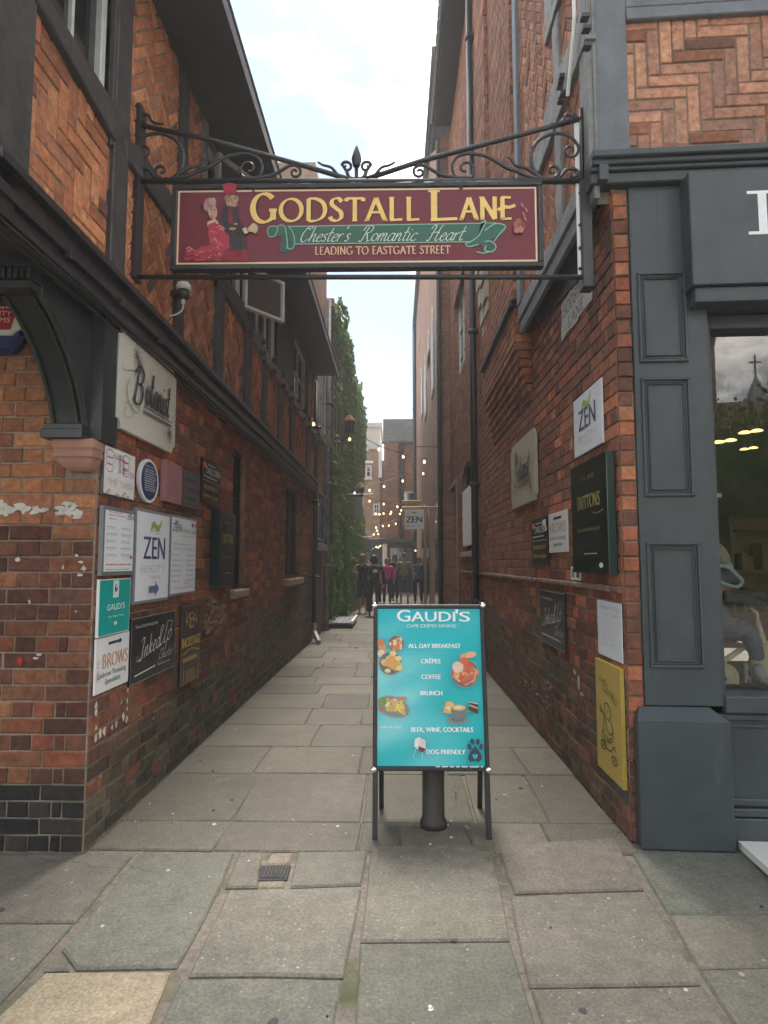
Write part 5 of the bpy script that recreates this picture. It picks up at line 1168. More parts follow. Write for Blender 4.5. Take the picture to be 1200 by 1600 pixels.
for k in range(16):
    q = k * 2.4; rr_ = 1.0 + k * .45; A.ell(tx(811 + rr_ * math.cos(q)), ty(364 + rr_ * 1.05 * math.sin(q)), .0065, .036, ((.34, .10, .07), (.22, .045, .04), (.42, .17, .11))[k % 3], rot=q * 57); A.d -= .00012
for p in ((818, 346), (820, 353), (822, 340), (816, 333)): A.ell(tx(p[0]), ty(p[1]), .003, .035, (.34, .16, .12), rot=20)
A.mb.build('lettering', M['print'], SG)
for u, v in ((396, 298), (396, 417), (719, 294), (719, 419)): m = MB(); a, b = FN.px(u, v, .03); m.ball(FN.P(a, b, .035), .008); m.build('bolt', M['iron'], SG)

# ------------------------------------------------------------------ signs screwed to the left wall
def qL(u0, u1, vt, vb, fr=None, at='l', th=.014):
    fr = (fr or FL).off(th); a0, a1 = sorted((fr.px(u0, 880)[0], fr.px(u1, 880)[0])); uu = u0 if at == 'l' else u1
    t0, t1 = fr.px(uu, vb)[1], fr.px(uu, vt)[1]
    if at == 'l': a0 = max(a0, YCL + .012)
    else: a1 = min(a1, -YCR - .012)
    return (a0, a1, t0, t1)
WH = (.70, .71, .72); INK = (.035, .045, .085); GR_ = (.30, .31, .34)
def notched(q, r=.05):
    a0, a1, b0, b1 = q; P = []
    for cx, cy, s in ((a0, b0, 90), (a1, b0, 180), (a1, b1, 270), (a0, b1, 360)):
        for k in range(7): t = RAD(s - k * 15); P.append((cx + r * math.cos(t), cy + r * math.sin(t)))
    return P
def flower(A, cx, cy, s, c=(.06, .06, .07)):
    for k in range(11):
        a = k * 2 * math.pi / 11; l = s * rnd.uniform(.7, 1.2); r_ = A.H / A.W
        A.line([(cx, cy), (cx + l * .6 * math.cos(a + .35) * r_, cy - l * .6 * math.sin(a + .35)), (cx + l * math.cos(a) * r_, cy - l * math.sin(a)), (cx + l * .6 * math.cos(a - .35) * r_, cy - l * .6 * math.sin(a - .35)), (cx, cy)], .005, c, True)
    for k in range(5): A.ell(cx + rnd.uniform(-.02, .02), cy + rnd.uniform(-.02, .02), .006, .006, c)
def a_bot(A):
    D = (.03, .03, .035); A.poly([(.05, .02), (.95, .02), (.97, .5), (.95, .98), (.05, .98), (.03, .5)], (.50, .49, .42)) if False else None
    flower(A, .26, .19, .12); flower(A, .30, .27, .09); A.line([(.32, .30), (.20, .36), (.06, .42), (.02, .38)], .005, D, True)
    flower(A, .86, .80, .09); A.line([(.86, .85), (.87, .92), (.83, .98)], .006, D, True); A.line([(.80, .80), (.72, .84), (.76, .88)], .004, D, True)
    A.text(.28, .665, .36, .18, 'B', D, 'script', .12, .03, 25, shear=.15); A.text(.62, .625, .40, .46, 'otanist', D, 'script', .12, .03, 25, shear=.18, track=.02)
    A.line([(.14, .48), (.10, .56), (.12, .70), (.24, .78), (.30, .70), (.30, .45), (.34, .36), (.26, .34), (.20, .42)], .012, D, True, .004)
    A.line([(.10, .78), (.06, .86), (.16, .86), (.20, .76), (.10, .72), (.08, .80)], .005, D, True)
    A.line([(.36, .665), (.60, .662), (.90, .655)], .012, D, False); A.line([(.36, .72), (.88, .702)], .030, (.10, .09, .11)); A.line([(.90, .40), (.96, .52), (.90, .60), (.97, .64), (.92, .68)], .008, D, True, .003)
    A.small(.35, .47, .40, .012, GR_); A.text(.40, .47, .05, .12, 'THE', GR_); A.frame(.33, .37, .48, .375, .004, GR_); A.line([(.64, .43), (.68, .38), (.70, .43), (.74, .37), (.76, .43), (.82, .38)], .006, GR_, True)
sign('cream_pub_sign', 'large cream sign with notched corners and black flowing script, topmost on the left wall', 'sign', FL, qL(175, 268, 494, 662, th=.05), .03, (.52, .50, .43), a_bot, outline=notched, d0=.02)
def a_tap(A):
    c1, c2, c3 = (.42, .03, .30), (.03, .03, .05), (.15, .42, .28); A.rect(.02, .02, .98, .98, (.66, .64, .62))
    for x, s in ((.17, 1), (.67, 1)):
        for cy, c in ((.16, c2), (.30, c1), (.44, c1)): A.line([(x + .11 * math.cos(t / 2.), cy - .085 * math.sin(t / 2.)) for t in range(14)], .014, c, True)
    for dy, c in ((0, c3), (.045, c1), (.09, c2)): A.line([(.28, .12 + dy), (.62, .12 + dy)], .014, c); A.line([(.44 + dy * .6, .12), (.44 + dy * .6, .50)], .014, c)
    for dy, c in ((0, c1), (.05, c2), (.10, c1)): A.line([(.55, .36 + dy), (.70, .36 + dy)], .012, c); A.line([(.80, .42 + dy), (.97, .42 + dy)], .012, c)
    A.line([(.56, .20), (.56, .5)], .012, c1); A.line([(.60, .20), (.60, .5)], .012, c2)
    A.text(.5, .78, .13, .8, 'THE YARD', (.46, .45, .46), 'sans'); 
    for k in range(8): A.ell(rnd.random(), rnd.uniform(.88, .99), .05, .02, (.42, .30, .20)); A.d -= .0002
sign('striped_letter_sign', 'white sign with purple and black looping striped letters and rusty lower edge', 'sign', FL, qL(153, 204, 690, 770), .012, (.05, .045, .05), a_tap)
def oval(q): a0, a1, b0, b1 = q; return [((a0 + a1) / 2 + (a1 - a0) / 2 * math.cos(t / 28 * 2 * math.pi), (b0 + b1) / 2 + (b1 - b0) / 2 * math.sin(t / 28 * 2 * math.pi)) for t in range(28)]
def a_oval(A):
    A.ell(.5, .5, .42, .44, (.02, .03, .10))
    A.text(.5, .19, .04, .42, 'GODSTALL LANE', (.62, .64, .66))
    for k in range(10): A.small(.22 + .008 * abs(k - 4), .86, .24 + k * .052, .022, (.50, .52, .56), seed=k)
sign('oval_plaque', 'navy blue oval plaque with white rim and small white lettering', 'plaque', FL, qL(209, 240, 709, 781), .02, (.66, .66, .66), a_oval, outline=oval)
def a_pink(A): A.frame(.05, .05, .95, .95, .02, (.24, .10, .10)); [A.small(.12, .9, .14 + .075 * k, .022, (.22, .09, .10), seed=k) for k in range(10)]; [A.ell(x, y, .02, .014, (.15, .08, .08)) for x in (.1, .9) for y in (.07, .93)]
sign('pink_stone_plaque', 'square pink stone plaque with faint carved lettering beside the oval plaque', 'plaque', FL, qL(247, 274, 716, 781), .035, (.36, .165, .175), a_pink, mat='matt', matp='matt')
def a_grey(A): A.frame(.05, .06, .95, .94, .02, (.05, .045, .045)); [A.small(.12, .96, y, .10, (.05, .045, .045), seed=k) for k, y in enumerate((.2, .45, .7))]
sign('grey_stone_plaque', 'dark grey carved plaque right of the pink one on the left wall', 'plaque', FL, qL(278, 304, 731, 790), .03, (.105, .085, .085), a_grey, mat='matt', matp='matt')
GD = (.52, .33, .07)
def a_tail(A):
    A.small(.3, .8, .09, .03, (.5, .5, .5)); A.text(.55, .30, .13, .72, 'TAILORS', (.62, .62, .60), 'roman', .18, .1); A.small(.1, .95, .37, .03, (.5, .5, .5)); A.ell(.14, .14, .09, .07, (.55, .10, .08)); A.ell(.90, .24, .05, .05, (.5, .5, .5)); A.line([(.05, .47), (.95, .47)], .01, (.4, .4, .4))
    A.text(.48, .66, .09, .76, 'THE LEATHER SHOP', GD); A.text(.48, .84, .09, .76, 'Upholsterers Supplies', GD)
sign('tailors_sign', 'small glossy black two-part sign right of the grey plaque on the left wall', 'sign', FL, qL(310, 340, 711, 785), .012, (.012, .011, .011), a_tail, mat='gloss')
def a_dut(A):
    A.text(.5, .17, .04, .4, 'WE ARE', (.14, .13, .05)); A.text(.52, .42, .11, .62, 'DUTTONS', (.26, .22, .07), 'roman', .2, .09); A.line([(.62, .47), (.75, .49), (.9, .47)], .006, (.22, .19, .07), True); A.text(.5, .63, .028, .62, 'EATING HOUSE & BAR', (.22, .19, .07)); A.arrow(.72, .83, .36, .83, .010, (.3, .26, .10))
sign('dark_green_box_sign', 'thick dark green bar sign beside the first window of the left wall', 'sign', FL, (5.21, 5.74, qL(338, 363, 795, 917, th=.085)[2], qL(338, 363, 795, 917, th=.085)[3]), .07, (.008, .022, .020), lambda A: a_dut(A), edge=(.008, .030, .030), d0=.015, border=.004, mat='gloss')
FRM = (.17, .19, .22)
def leafl(A, cx, cy, s):
    r_ = A.H / A.W * .9
    up = [(-1, .55), (-.75, -.15), (-.35, -.35), (.1, -.05), (.5, .0), (1.0, -.75)]; lo = [(.95, .1), (.55, .62), (.1, .6), (-.4, .3), (-.8, .6), (-1, .95)]
    P = [(cx + a * s, cy + b * s / r_ * .62) for a, b in catm2(up) + catm2(lo)]; A.poly(P, (.30, .42, .10))
    for k in range(4): A.line([(cx + a * s, cy + (b + .18 + .24 * k) * s / r_ * .62) for a, b in up[1:5]], .006, (.14, .22, .04), True)
def catm2(p): return [(q[0], q[1]) for q in catmull([(a, b, 0) for a, b in p], 5)]
def a_zen(A):
    leafl(A, .55, .15, .16); A.text(.52, .53, .24, .62, 'ZEN', (.055, .075, .16), bold=.02); A.text(.50, .67, .07, .70, 'BEAUTY', (.38, .38, .40), 'roman', .13, .05); A.text(.55, .745, .03, .32, 'CHESTER', (.42, .42, .44)); A.arrow(.38, .86, .68, .86, .075, (.10, .13, .26), .4)
sign('beauty_poster', 'framed white beauty salon poster, middle of the three, with big navy letters and an arrow', 'poster', FL, qL(205, 260, 792, 945), .022, (.66, .68, .71), a_zen, edge=FRM, border=.018)
def a_zl(A):
    A.text(.82, .15, .07, .22, 'ZEN', (.05, .07, .15), bold=.02); leafl(A, .82, .05, .05)
    for k, (y, x1) in enumerate(((.07, .66), (.11, .7), (.17, .45))): A.small(.14, x1, y, .014, (.55, .12, .22), seed=k)
    for k in range(5):
        for x0, x1 in ((.08, .42), (.52, .88)): A.small(x0, x1, .29 + k * .10, .010, (.25, .26, .30), seed=k); A.small(x0, x1, .315 + k * .10, .007, (.4, .4, .42), seed=k + 9)
    A.small(.08, .92, .83, .018, (.55, .10, .20), seed=3); A.small(.08, .92, .905, .012, (.2, .4, .12), seed=5); A.ell(.84, .73, .03, .025, (.15, .05, .25)); A.ell(.93, .73, .03, .025, (.6, .08, .12))
sign('price_list_poster', 'grey framed white price list, leftmost of the three framed posters above the turquoise sign', 'poster', FL, qL(150, 204, 788, 900), .022, (.66, .68, .70), a_zl, edge=(.13, .145, .15), border=.022)
def a_zr(A):
    A.text(.22, .20, .10, .32, 'ZEN', (.05, .07, .15), bold=.02); leafl(A, .20, .07, .07); A.text(.70, .20, .045, .52, '01244 313692', (.22, .42, .10), bold=.02); A.ell(.80, .09, .045, .03, (.12, .05, .25)); A.ell(.93, .09, .045, .03, (.6, .06, .12))
    A.small(.42, .97, .245, .010, (.3, .3, .34)); A.small(.08, .95, .35, .012, (.3, .45, .3), seed=2); A.small(.08, .95, .41, .012, (.35, .4, .45), seed=3)
    for k in range(6): A.small(.04, .40, .49 + k * .065, .010, (.25, .26, .32), seed=k); A.small(.60, .92, .49 + k * .065, .010, (.25, .26, .32), seed=k + 5)
    A.text(.60, .86, .045, .24, 'Beauty', (.60, .08, .20), 'script', .12, .05); A.small(.15, .9, .90, .012, (.55, .25, .35), seed=8)
sign('price_list_poster', 'framed white price list with green phone number, rightmost of the three framed posters', 'poster', FL, qL(261, 302, 803, 932), .022, (.66, .68, .71), a_zr, edge=FRM, border=.016)
def a_gau(A):
    A.rect(.02, .02, .98, .98, (.0, .30, .27)); A.rect(.42, .03, .60, .34, (.62, .66, .64)); A.ell(.51, .17, .045, .07, (.05, .05, .05)); A.ell(.52, .14, .02, .03, (.62, .66, .64)); A.text(.53, .56, .11, .56, "GAUDI'S", (.70, .74, .72)); A.text(.53, .69, .035, .5, 'Café · Crêpes · Dining', (.66, .72, .70)); A.ell(.52, .80, .05, .035, (.66, .72, .70)); A.ell(.52, .80, .02, .015, (.0, .30, .27))
sign('turquoise_cafe_sign', 'turquoise cafe sign with white lettering near the corner, above the white brow bar sign', 'sign', FL, qL(146, 202, 906, 998), .014, (.62, .64, .62), a_gau)
def a_brow(A):
    A.arrow(.38, .25, .75, .10, .05, (.03, .035, .06), .5) if False else A.arrow(.34, .13, .76, .13, .055, (.03, .035, .06), .45)
    A.text(.10, .58, .07, .28, 'THE', (.36, .30, .26), 'roman', .14, .06, rot=90); A.text(.57, .56, .24, .78, 'BROWS', (.50, .27, .17), 'roman', .20, .06, 10); A.text(.48, .73, .10, .84, 'Eyebrow Threading', (.06, .06, .075)); A.text(.50, .87, .10, .46, 'Specialists', (.06, .06, .075))
sign('brow_bar_sign', 'white eyebrow threading sign with tan letters and black arrow, lowest by the left corner', 'sign', FL, qL(142, 204, 1001, 1089), .010, (.66, .67, .66), a_brow)
def a_ink(A, arrow=1):
    S_ = (.55, .55, .54); A.frame(0, 0, 1, 1, .012, (.20, .24, .23)); A.text(.32, .16, .045, .48, 'Tattoo & Body Piercing Studio', S_); A.text(.42, .60, .30, .52, 'Inked', S_, 'script', .10, .03, 30, shear=.35, rot=8); A.text(.77, .50, .30, .30, 'Up', S_, 'script', .10, .03, 30, shear=.35, rot=8)
    A.line([(.70, .30), (.80, .16), (.92, .20), (.86, .32), (.97, .12), (1.0, .07)], .012, S_, True, .004); A.line([(.14, .58), (.12, .66), (.22, .66), (.30, .50)], .010, S_, True, .004); A.text(.78, .76, .16, .34, 'Chester', S_, 'script', .09, .03, 30, shear=.35); A.line([(.62, .72), (.58, .84), (.66, .82), (.70, .66)], .010, S_, True, .004)
    if arrow == 1: A.arrow(.08, .88, .52, .84, .018, (.66, .66, .64), .25)
    else: A.arrow(.80, .84, .08, .84, .018, (.66, .66, .64), .25)
    A.small(.58, .96, .84, .016, (.4, .4, .4))
sign('tattoo_sign', 'black tattoo studio sign with silver flowing script and white arrow, low on the left wall', 'sign', FL, qL(206, 274, 967, 1070), .012, (.010, .011, .012), a_ink)
def a_back(A):
    g = (.36, .22, .06); A.frame(.04, .02, .96, .98, .008, g); 
    for x, y, s in ((.5, .16, .10), (.32, .20, .06), (.68, .20, .06), (.5, .27, .08)): A.ell(x, y, s * 1.6, s * .55, g); A.ell(x + .02, y - .01, s * .9, s * .32, (.03, .02, .016))
    for x in (.25, .75): A.line([(x, .08), (x, .26)], .014, (.5, .45, .36))
    A.text(.5, .53, .115, .88, 'BACKSTAGE', (.50, .31, .08), 'sans', bold=.04); A.line([(.1, .62), (.5, .565), (.9, .62)], .02, g, True); A.small(.12, .95, .66, .055, (.44, .27, .07), seed=6)
    A.line([(.15, .80), (.15, .95)], .012, (.5, .42, .3)); A.line([(.85, .80), (.85, .95)], .012, (.5, .42, .3)); A.small(.25, .78, .82, .02, g, 4, .035)
sign('music_bar_sign', 'narrow dark sign with ornate gold lettering, right of the black tattoo studio sign', 'sign', FL, qL(284, 315, 946, 1073), .008, (.030, .020, .016), a_back)
# alarm box on the front wall
t = thing('alarm_box', 'red, white and blue burglar alarm box on the front brick wall behind the black bracket', 'alarm box', FF.P(-2.05, 2.55, .02))
a0 = FF.px(-42, 500)[0]; a1 = FF.px(52, 500)[0]; b1 = FF.px(30, 470)[1]; b0 = FF.px(30, 556)[1]; mid = FF.px(30, 532)[1]
m = MB(); m.prism(FF, [(a0 + .06, b0), (a1 - .07, b0), (a1 - .01, mid), (a1 - .01, b1 - .03), (a0, b1 - .03), (a0, mid)], .01, .07, .02); m.build('case', M['blue_plastic'], t)
m = MB(); m.prism(FF, [(a0 + .02, mid), (a1 - .06, mid), (a1 - .05, mid + .012), (a1 + .004, mid + .05), (a1 - .05, b1), (a0, b1)], .062, .085, .008, (.66, .66, .62)); m.build('cover', M['board'], t)
A = Art(FF, a0, a1, mid, b1, .0865); RD = (.42, .012, .02); A.poly([(.06, .88), (.80, .88), (.93, .12), (.0, .12)], RD); WT = (.68, .66, .64)
A.text(.50, .36, .20, .74, 'Monks', WT, 'sans', shear=.15, bold=.03); A.text(.50, .54, .12, .62, 'SECURITY', WT, shear=.12); A.text(.50, .70, .12, .58, 'SYSTEMS', WT, shear=.12); A.text(.52, .85, .11, .22, 'LTD', WT, shear=.12); A.mb.build('lettering', M['print'], t)
# ------------------------------------------------------------------ signs on the right wall
def qR(u0, u1, vt, vb, th=.02): return qL(u0, u1, vt, vb, FR, 'r', th)
sign('salon_sign', 'white beauty salon sign with green leaf at the top of the right wall', 'sign', FR, qR(903, 948, 582, 688), .012, (.60, .62, .66), a_zen2 if False else (lambda A: (leafl(A, .48, .17, .17), A.text(.50, .60, .34, .60, 'ZEN', (.045, .055, .12), bold=.02), A.text(.50, .78, .09, .64, 'BEAUTY', (.36, .36, .38), 'roman', .13, .05), A.text(.5, .88, .035, .36, 'CHESTER', (.42, .42, .44)))))
sign('dark_green_box_sign', 'thick dark green bar sign below the white salon sign on the right wall', 'sign', FR, (-4.14, -3.44, qR(895, 953, 700, 897, th=.06)[2], qR(895, 953, 700, 897, th=.06)[3]), .045, (.008, .016, .013), lambda A: (a_dut(A), A.ell(.82, .93, .05, .022, (.55, .6, .58))), edge=(.008, .030, .028), d0=.015, border=.004, mat='gloss')
sign('cream_pub_sign', 'weathered cream sign with notched corners and leaning script, highest on the right lane wall', 'sign', FR, qR(801, 838, 662, 779, th=.05), .03, (.36, .33, .25), a_bot, outline=notched, d0=.02)
sign('tailors_sign', 'small black and gold two-part sign left of the white brow sign on the right wall', 'sign', FR, qR(832, 858, 805, 884), .012, (.012, .011, .011), lambda A: (a_tail(A), A.poly([(.72, .06), (.92, .06), (.90, .16), (.96, .28), (.86, .30), (.84, .18), (.72, .18)], (.6, .6, .6))), mat='gloss')
def a_brow2(A):
    A.arrow(.72, .14, .28, .14, .06, (.02, .02, .025), .4); A.text(.5, .50, .24, .86, 'BROWS', (.42, .24, .16), 'roman', .2, .06, 10); A.text(.5, .68, .09, .84, 'Eyebrow Threading', (.08, .08, .09)); A.text(.5, .84, .09, .5, 'Specialists', (.08, .08, .09))
sign('brow_bar_sign', 'white eyebrow threading sign with arrow pointing left on the right wall', 'sign', FR, qR(859, 888, 795, 862), .010, (.58, .58, .58), a_brow2)
sign('small_label', 'tiny white printed label under the corner of the right green sign', 'label', FR, qR(891, 906, 886, 907), .006, (.58, .58, .58), lambda A: (A.rect(.12, .15, .4, .8, (.2, .2, .22)), A.rect(.6, .35, .9, .8, (.06, .06, .07))))
sign('tattoo_sign', 'black tattoo studio sign with flowing script on the lower right wall', 'sign', FR, qR(843, 881, 928, 1019), .012, (.014, .014, .015), lambda A: a_ink(A, 2))
def a_not(A):
    A.text(.5, .14, .07, .8, 'Notting Hey', (.07, .17, .15), 'script', .10, .05, shear=.3); A.text(.6, .25, .06, .55, 'cut & repair', (.09, .18, .17), 'script', .10, .05, shear=.3)
    for k, s in enumerate(('and', 'in shoes', 'hair color', 'available', 'come in today')): A.text(.45, .38 + .10 * k, .045, .2 + .09 * k, s, (.16, .24, .24), 'script', .10, .05, shear=.3)
sign('handwritten_notice', 'white sheet with faint green handwriting above the yellow board', 'notice', FR, qR(930, 971, 944, 1037), .004, (.55, .57, .60), a_not)
def a_yel(A):
    D = (.035, .035, .02); A.text(.34, .20, .055, .34, 'Little', D, 'script', .13, .07, shear=.4, rot=-6); A.text(.52, .285, .06, .52, 'Yellow', D, 'script', .13, .07, shear=.4, rot=-6); A.text(.76, .33, .06, .24, 'Pig', D, 'script', .13, .07, shear=.4, rot=-6)
    L = lambda p, w=.013: A.line(p, w, D, True)
    L([(.38, .38), (.48, .36), (.58, .39), (.62, .44), (.55, .50), (.44, .49), (.36, .44), (.38, .38)]); L([(.36, .50), (.30, .60), (.36, .68), (.50, .70), (.66, .66), (.68, .56), (.60, .50)]); L([(.40, .52), (.46, .60), (.58, .62), (.70, .58)]); L([(.20, .45), (.34, .48), (.44, .56)]); L([(.34, .70), (.42, .76), (.60, .76), (.72, .70), (.80, .74)])
    for cx, cy in ((.28, .76), (.72, .82)): L([(cx + .10 * math.cos(t), cy + .035 * math.sin(t)) for t in [i * .7 for i in range(10)]], .014); A.ell(cx, cy, .03, .012, D)
    L([(.24, .40), (.20, .46), (.26, .47)]); L([(.30, .62), (.24, .68), (.36, .74)]); L([(.50, .42), (.52, .44)], .014); L([(.44, .64), (.52, .68), (.62, .64)], .016)
sign('yellow_board', 'tall mustard yellow board with a black scooter drawing low on the right wall', 'sign', FR, qR(929, 969, 1044, 1226), .022, (.36, .25, .045), a_yel)
# ------------------------------------------------------------------ pavement board
F0 = Vector((-.125, 3.395, 0)); LEAN = math.atan2(.19, 1.21)
AB = thing('pavement_board', 'black framed pavement menu board with a turquoise cafe poster standing before the bollard', 'sandwich board', (.195, 3.5, 0))
al = RAD(.4); e1 = Vector((math.cos(al), math.sin(al), 0)); e2 = Vector((-.034, math.sin(LEAN), math.cos(LEAN))).normalized(); e2 = (e2 - e1 * e2.dot(e1)).normalized()
FA = Fr(F0, e1, e2); Wd = .630; zt_ = 1.215 / e2.z; zb_ = .335 / e2.z; fw = .024
def legpair(fr, w, top, par, foot=True):
    for x in (0, w - .028): m = MB(); m.rect(fr, x, x + .028, .0, top, -.028, 0, .004); m.build('leg', M['black_paint'], par)
legpair(FA, Wd, zb_ + .02, AB)
m = MB(); m.rect(FA, .004, Wd - .004, zb_ + .004, zt_ - .004, -.012, -.002, .002); m.build('backing_panel', M['black_paint'], AB)
m = MB()
for r in ((0.012, Wd - .012, zb_, zb_ + fw), (0.012, Wd - .012, zt_ - fw, zt_), (0, fw, zb_ + .012, zt_ - .012), (Wd - fw, Wd, zb_ + .012, zt_ - .012)): m.rect(FA, *r, -.004, .012 if r[0] else .0121, .005)
m.build('frame', M['leather'], AB)
for a in (.006, Wd - .006):
    for b in (zb_ + .006, zt_ - .006):
        m = MB(); m.lathe(FA.P(a, b, -.008), [(.017, 0), (.018, .010), (.015, .021), (.006, .024)], 14, axis=FA.n); m.build('corner_cap', M['chrome'], AB, True)
e2b = Vector((0, -math.sin(RAD(9.2)), math.cos(RAD(9.2)))); FAb = Fr((-.10, 3.85, 0), (1, 0, 0), e2b)
for x in (0, Wd - .045): m = MB(); m.rect(FAb, x, x + .028, 0, 1.24, -.0, .028, .004); m.build('leg', M['black_paint'], AB)
m = MB(); m.rect(FAb, .02, Wd - .03, .36, 1.2, .004, .012, .002); m.build('backing_panel', M['black_paint'], AB)
f0, f1, g0, g1 = fw - .002, Wd - fw + .002, zb_ + fw - .002, zt_ - fw + .002
A = Art(FA, f0, f1, g0, g1, .0015); CY = (.0, .43, .47); WT = (.78, .84, .84)
def wavy(x, y): return CY
# poster sheet with slight ripples
m = MB(); N_, K_ = 14, 22; V = []
for j in range(K_ + 1):
    for i in range(N_ + 1):
        x, y = i / N_, j / K_; z = .0018 * math.sin(x * 7 + y * 9) + .0012 * math.sin(y * 23 + x * 4); V.append(FA.P(lerp(f0, f1, x), lerp(g1, g0, y), -.0005 + z * .5))
m.add(V, [((j + 1) * (N_ + 1) + i, (j + 1) * (N_ + 1) + i + 1, j * (N_ + 1) + i + 1, j * (N_ + 1) + i) for j in range(K_) for i in range(N_)], CY); po = m.build('poster', M['gloss'], AB, True)
def bx(u, v=1080): return (u - (580 + (v - 950) * .012)) / 171.
def by(v): return (v - 953) / 252.
# the poster stretches from u 580..752 at the top to 583..763 at the foot
def B_(u, v): k = (v - 950) / 258.; l = 581 + 2 * k; r = 745 + 17 * k; return ((u - l) / (r - l), by(v))
def btx(s, u0, u1, base, h, **k): a, y = B_(u0, base); b, _ = B_(u1, base); A.text((a + b) / 2, y, h / 252., b - a, s, WT, **k)
btx('G', 613, 634, 975, 19, bold=.02); btx('AUDI', 636, 706, 975, 16, bold=.02); btx("'", 707, 711, 975, 19, bold=.01); btx('S', 713, 730, 975, 16, bold=.02)
btx('CAFE CRÊPES DINING', 629, 708, 985, 5)
for s, u0, u1, b_ in (('ALL DAY BREAKFAST', 632, 716, 1019), ('CRÊPES', 653, 684, 1044), ('COFFEE', 654, 685, 1069), ('BRUNCH', 653, 688, 1095), ('BEER, WINE, COCKTAILS', 639, 740, 1152), ('DOG FRIENDLY', 665, 728, 1186)): btx(s, u0, u1, b_, 7, bold=.035)
btx('SCAN FOR MORE', 585, 623, 1147, 3.6)
def el(u, v, ru, rv, c, **k): x, y = B_(u, v); A.ell(x, y, ru / 171., rv / 252., c, **k)
PL = (.12, .15, .15); RIM = (.30, .33, .32)
def food(u, v, r, cols, n, seed):
    q = random.Random(seed); el(u, v, r + 1, r + 1, RIM); el(u, v, r, r, PL)
    for k in range(n):
        a = q.random() * 6.28; d = q.random() ** .5 * r * .72; s = q.uniform(.12, .36) * r; el(u + d * math.cos(a), v + d * math.sin(a), s, s * q.uniform(.5, 1), q.choice(cols), rot=q.uniform(0, 180)); A.d -= .00018
    A.d += .0004
FOO = [(.62, .30, .12), (.70, .48, .25), (.55, .20, .08), (.75, .60, .40), (.50, .16, .06)]
food(612, 1012, 13, FOO, 40, 1)
for (u, v) in ((589, 1016), (590, 1023), (587, 1010), (588, 1028)): el(u, v, 6, 6, random.Random(u).choice(FOO))
food(603, 1044, 18, [(.62, .26, .08), (.70, .42, .16), (.72, .58, .28)], 8, 2); A.poly([B_(*p) for p in ((590, 1044), (606, 1026), (622, 1048), (612, 1057))], (.66, .33, .10)); A.line([B_(*p) for p in ((590, 1044), (606, 1026), (622, 1048))], .006, (.80, .62, .35))
for u, v in ((616, 1036), (607, 1028), (618, 1052)): el(u, v, 5.5, 4, (.76, .58, .26))
el(599, 1056, 5, 3.5, (.72, .62, .18))
el(609, 1113, 27, 16, RIM, rot=-18); el(609, 1113, 26, 15, (.22, .24, .22), rot=-18)
q = random.Random(5)
for k in range(46): u = 609 + q.uniform(-20, 18); v = 1111 + q.uniform(-9, 10) + (u - 609) * .22; c = (.14, .30, .05) if u < 597 else q.choice([(.72, .58, .10), (.66, .50, .08), (.76, .66, .26), (.62, .35, .2)]); el(u, v, q.uniform(2, 5), q.uniform(1.5, 3.5), c, rot=q.uniform(0, 180)); A.d -= .00018
A.d += .0004; el(624, 1100, 8, 3, (.55, .22, .15), rot=-8); el(590, 1118, 3, 3, (.55, .12, .05))
el(734, 1052, 0.1, .1, CY); food(724, 1060, 22, [(.55, .14, .07), (.68, .30, .14), (.75, .45, .28), (.50, .10, .05), (.72, .36, .18)], 60, 7); el(712, 1050, 9, 9, (.74, .52, .40)); el(727, 1072, 13, 3.4, (.42, .10, .06), rot=25); el(729, 1067, 13, 3, (.50, .14, .08), rot=25); el(731, 1030, 11, 5, (.72, .40, .20), rot=10); el(720, 1034, 5, 6, (.66, .34, .16)); el(722, 1040, 6.5, 6, (.60, .12, .06))
A.poly([B_(*p) for p in ((690, 1122), (694, 1105), (703, 1104), (712, 1112), (708, 1124))], (.66, .38, .12)); A.poly([B_(*p) for p in ((691, 1114), (705, 1110), (710, 1117), (704, 1120))], (.75, .60, .35))
el(714, 1133, 17, 6, (.20, .23, .22)); el(714, 1132, 11, 4, (.12, .14, .14)); A.poly([B_(*p) for p in ((702, 1115), (728, 1115), (726, 1126), (720, 1133), (710, 1133), (704, 1126))], (.15, .18, .18)); el(715, 1115, 13, 5.5, (.16, .19, .19)); el(715, 1114, 11, 4.5, (.62, .42, .16)); el(714, 1114, 6, 2, (.76, .62, .38)); el(730, 1120, 4, 4, (.15, .18, .18)); el(730, 1120, 2, 2, CY)
A.poly([B_(*p) for p in ((732, 1105), (746, 1108), (747, 1124), (731, 1117))], (.07, .03, .02)); A.line([B_(*p) for p in ((732, 1110), (746, 1115))], .008, (.55, .42, .28)); A.line([B_(*p) for p in ((731, 1105), (746, 1108))], .006, (.6, .5, .38))
# wine glass, paw print
A.poly([B_(*p) for p in ((645, 1162), (653, 1159), (655, 1172), (650, 1178), (644, 1174))], (.72, .70, .64)); A.poly([B_(*p) for p in ((653, 1160), (662, 1164), (663, 1177), (654, 1178), (651, 1172))], (.62, .58, .56)); A.poly([B_(*p) for p in ((650, 1173), (662, 1177), (659, 1183), (653, 1182))], (.16, .03, .06)); A.line([B_(*p) for p in ((647, 1177), (643, 1190))], .004, (.4, .6, .62)); A.line([B_(*p) for p in ((657, 1182), (658, 1190))], .004, (.4, .6, .62))
PW = (.035, .04, .07)
for u, v in ((734, 1174), (738.5, 1166.5), (747.5, 1166.5), (753, 1174)): el(u, v, 3.2, 4.6, PW, rot=(12 if u < 743 else -12))
A.poly([B_(*p) for p in ((743.5, 1173), (748, 1178), (754, 1186), (755, 1192), (750, 1197), (743, 1195), (736, 1197), (732, 1192), (734, 1185), (739, 1178))], PW)
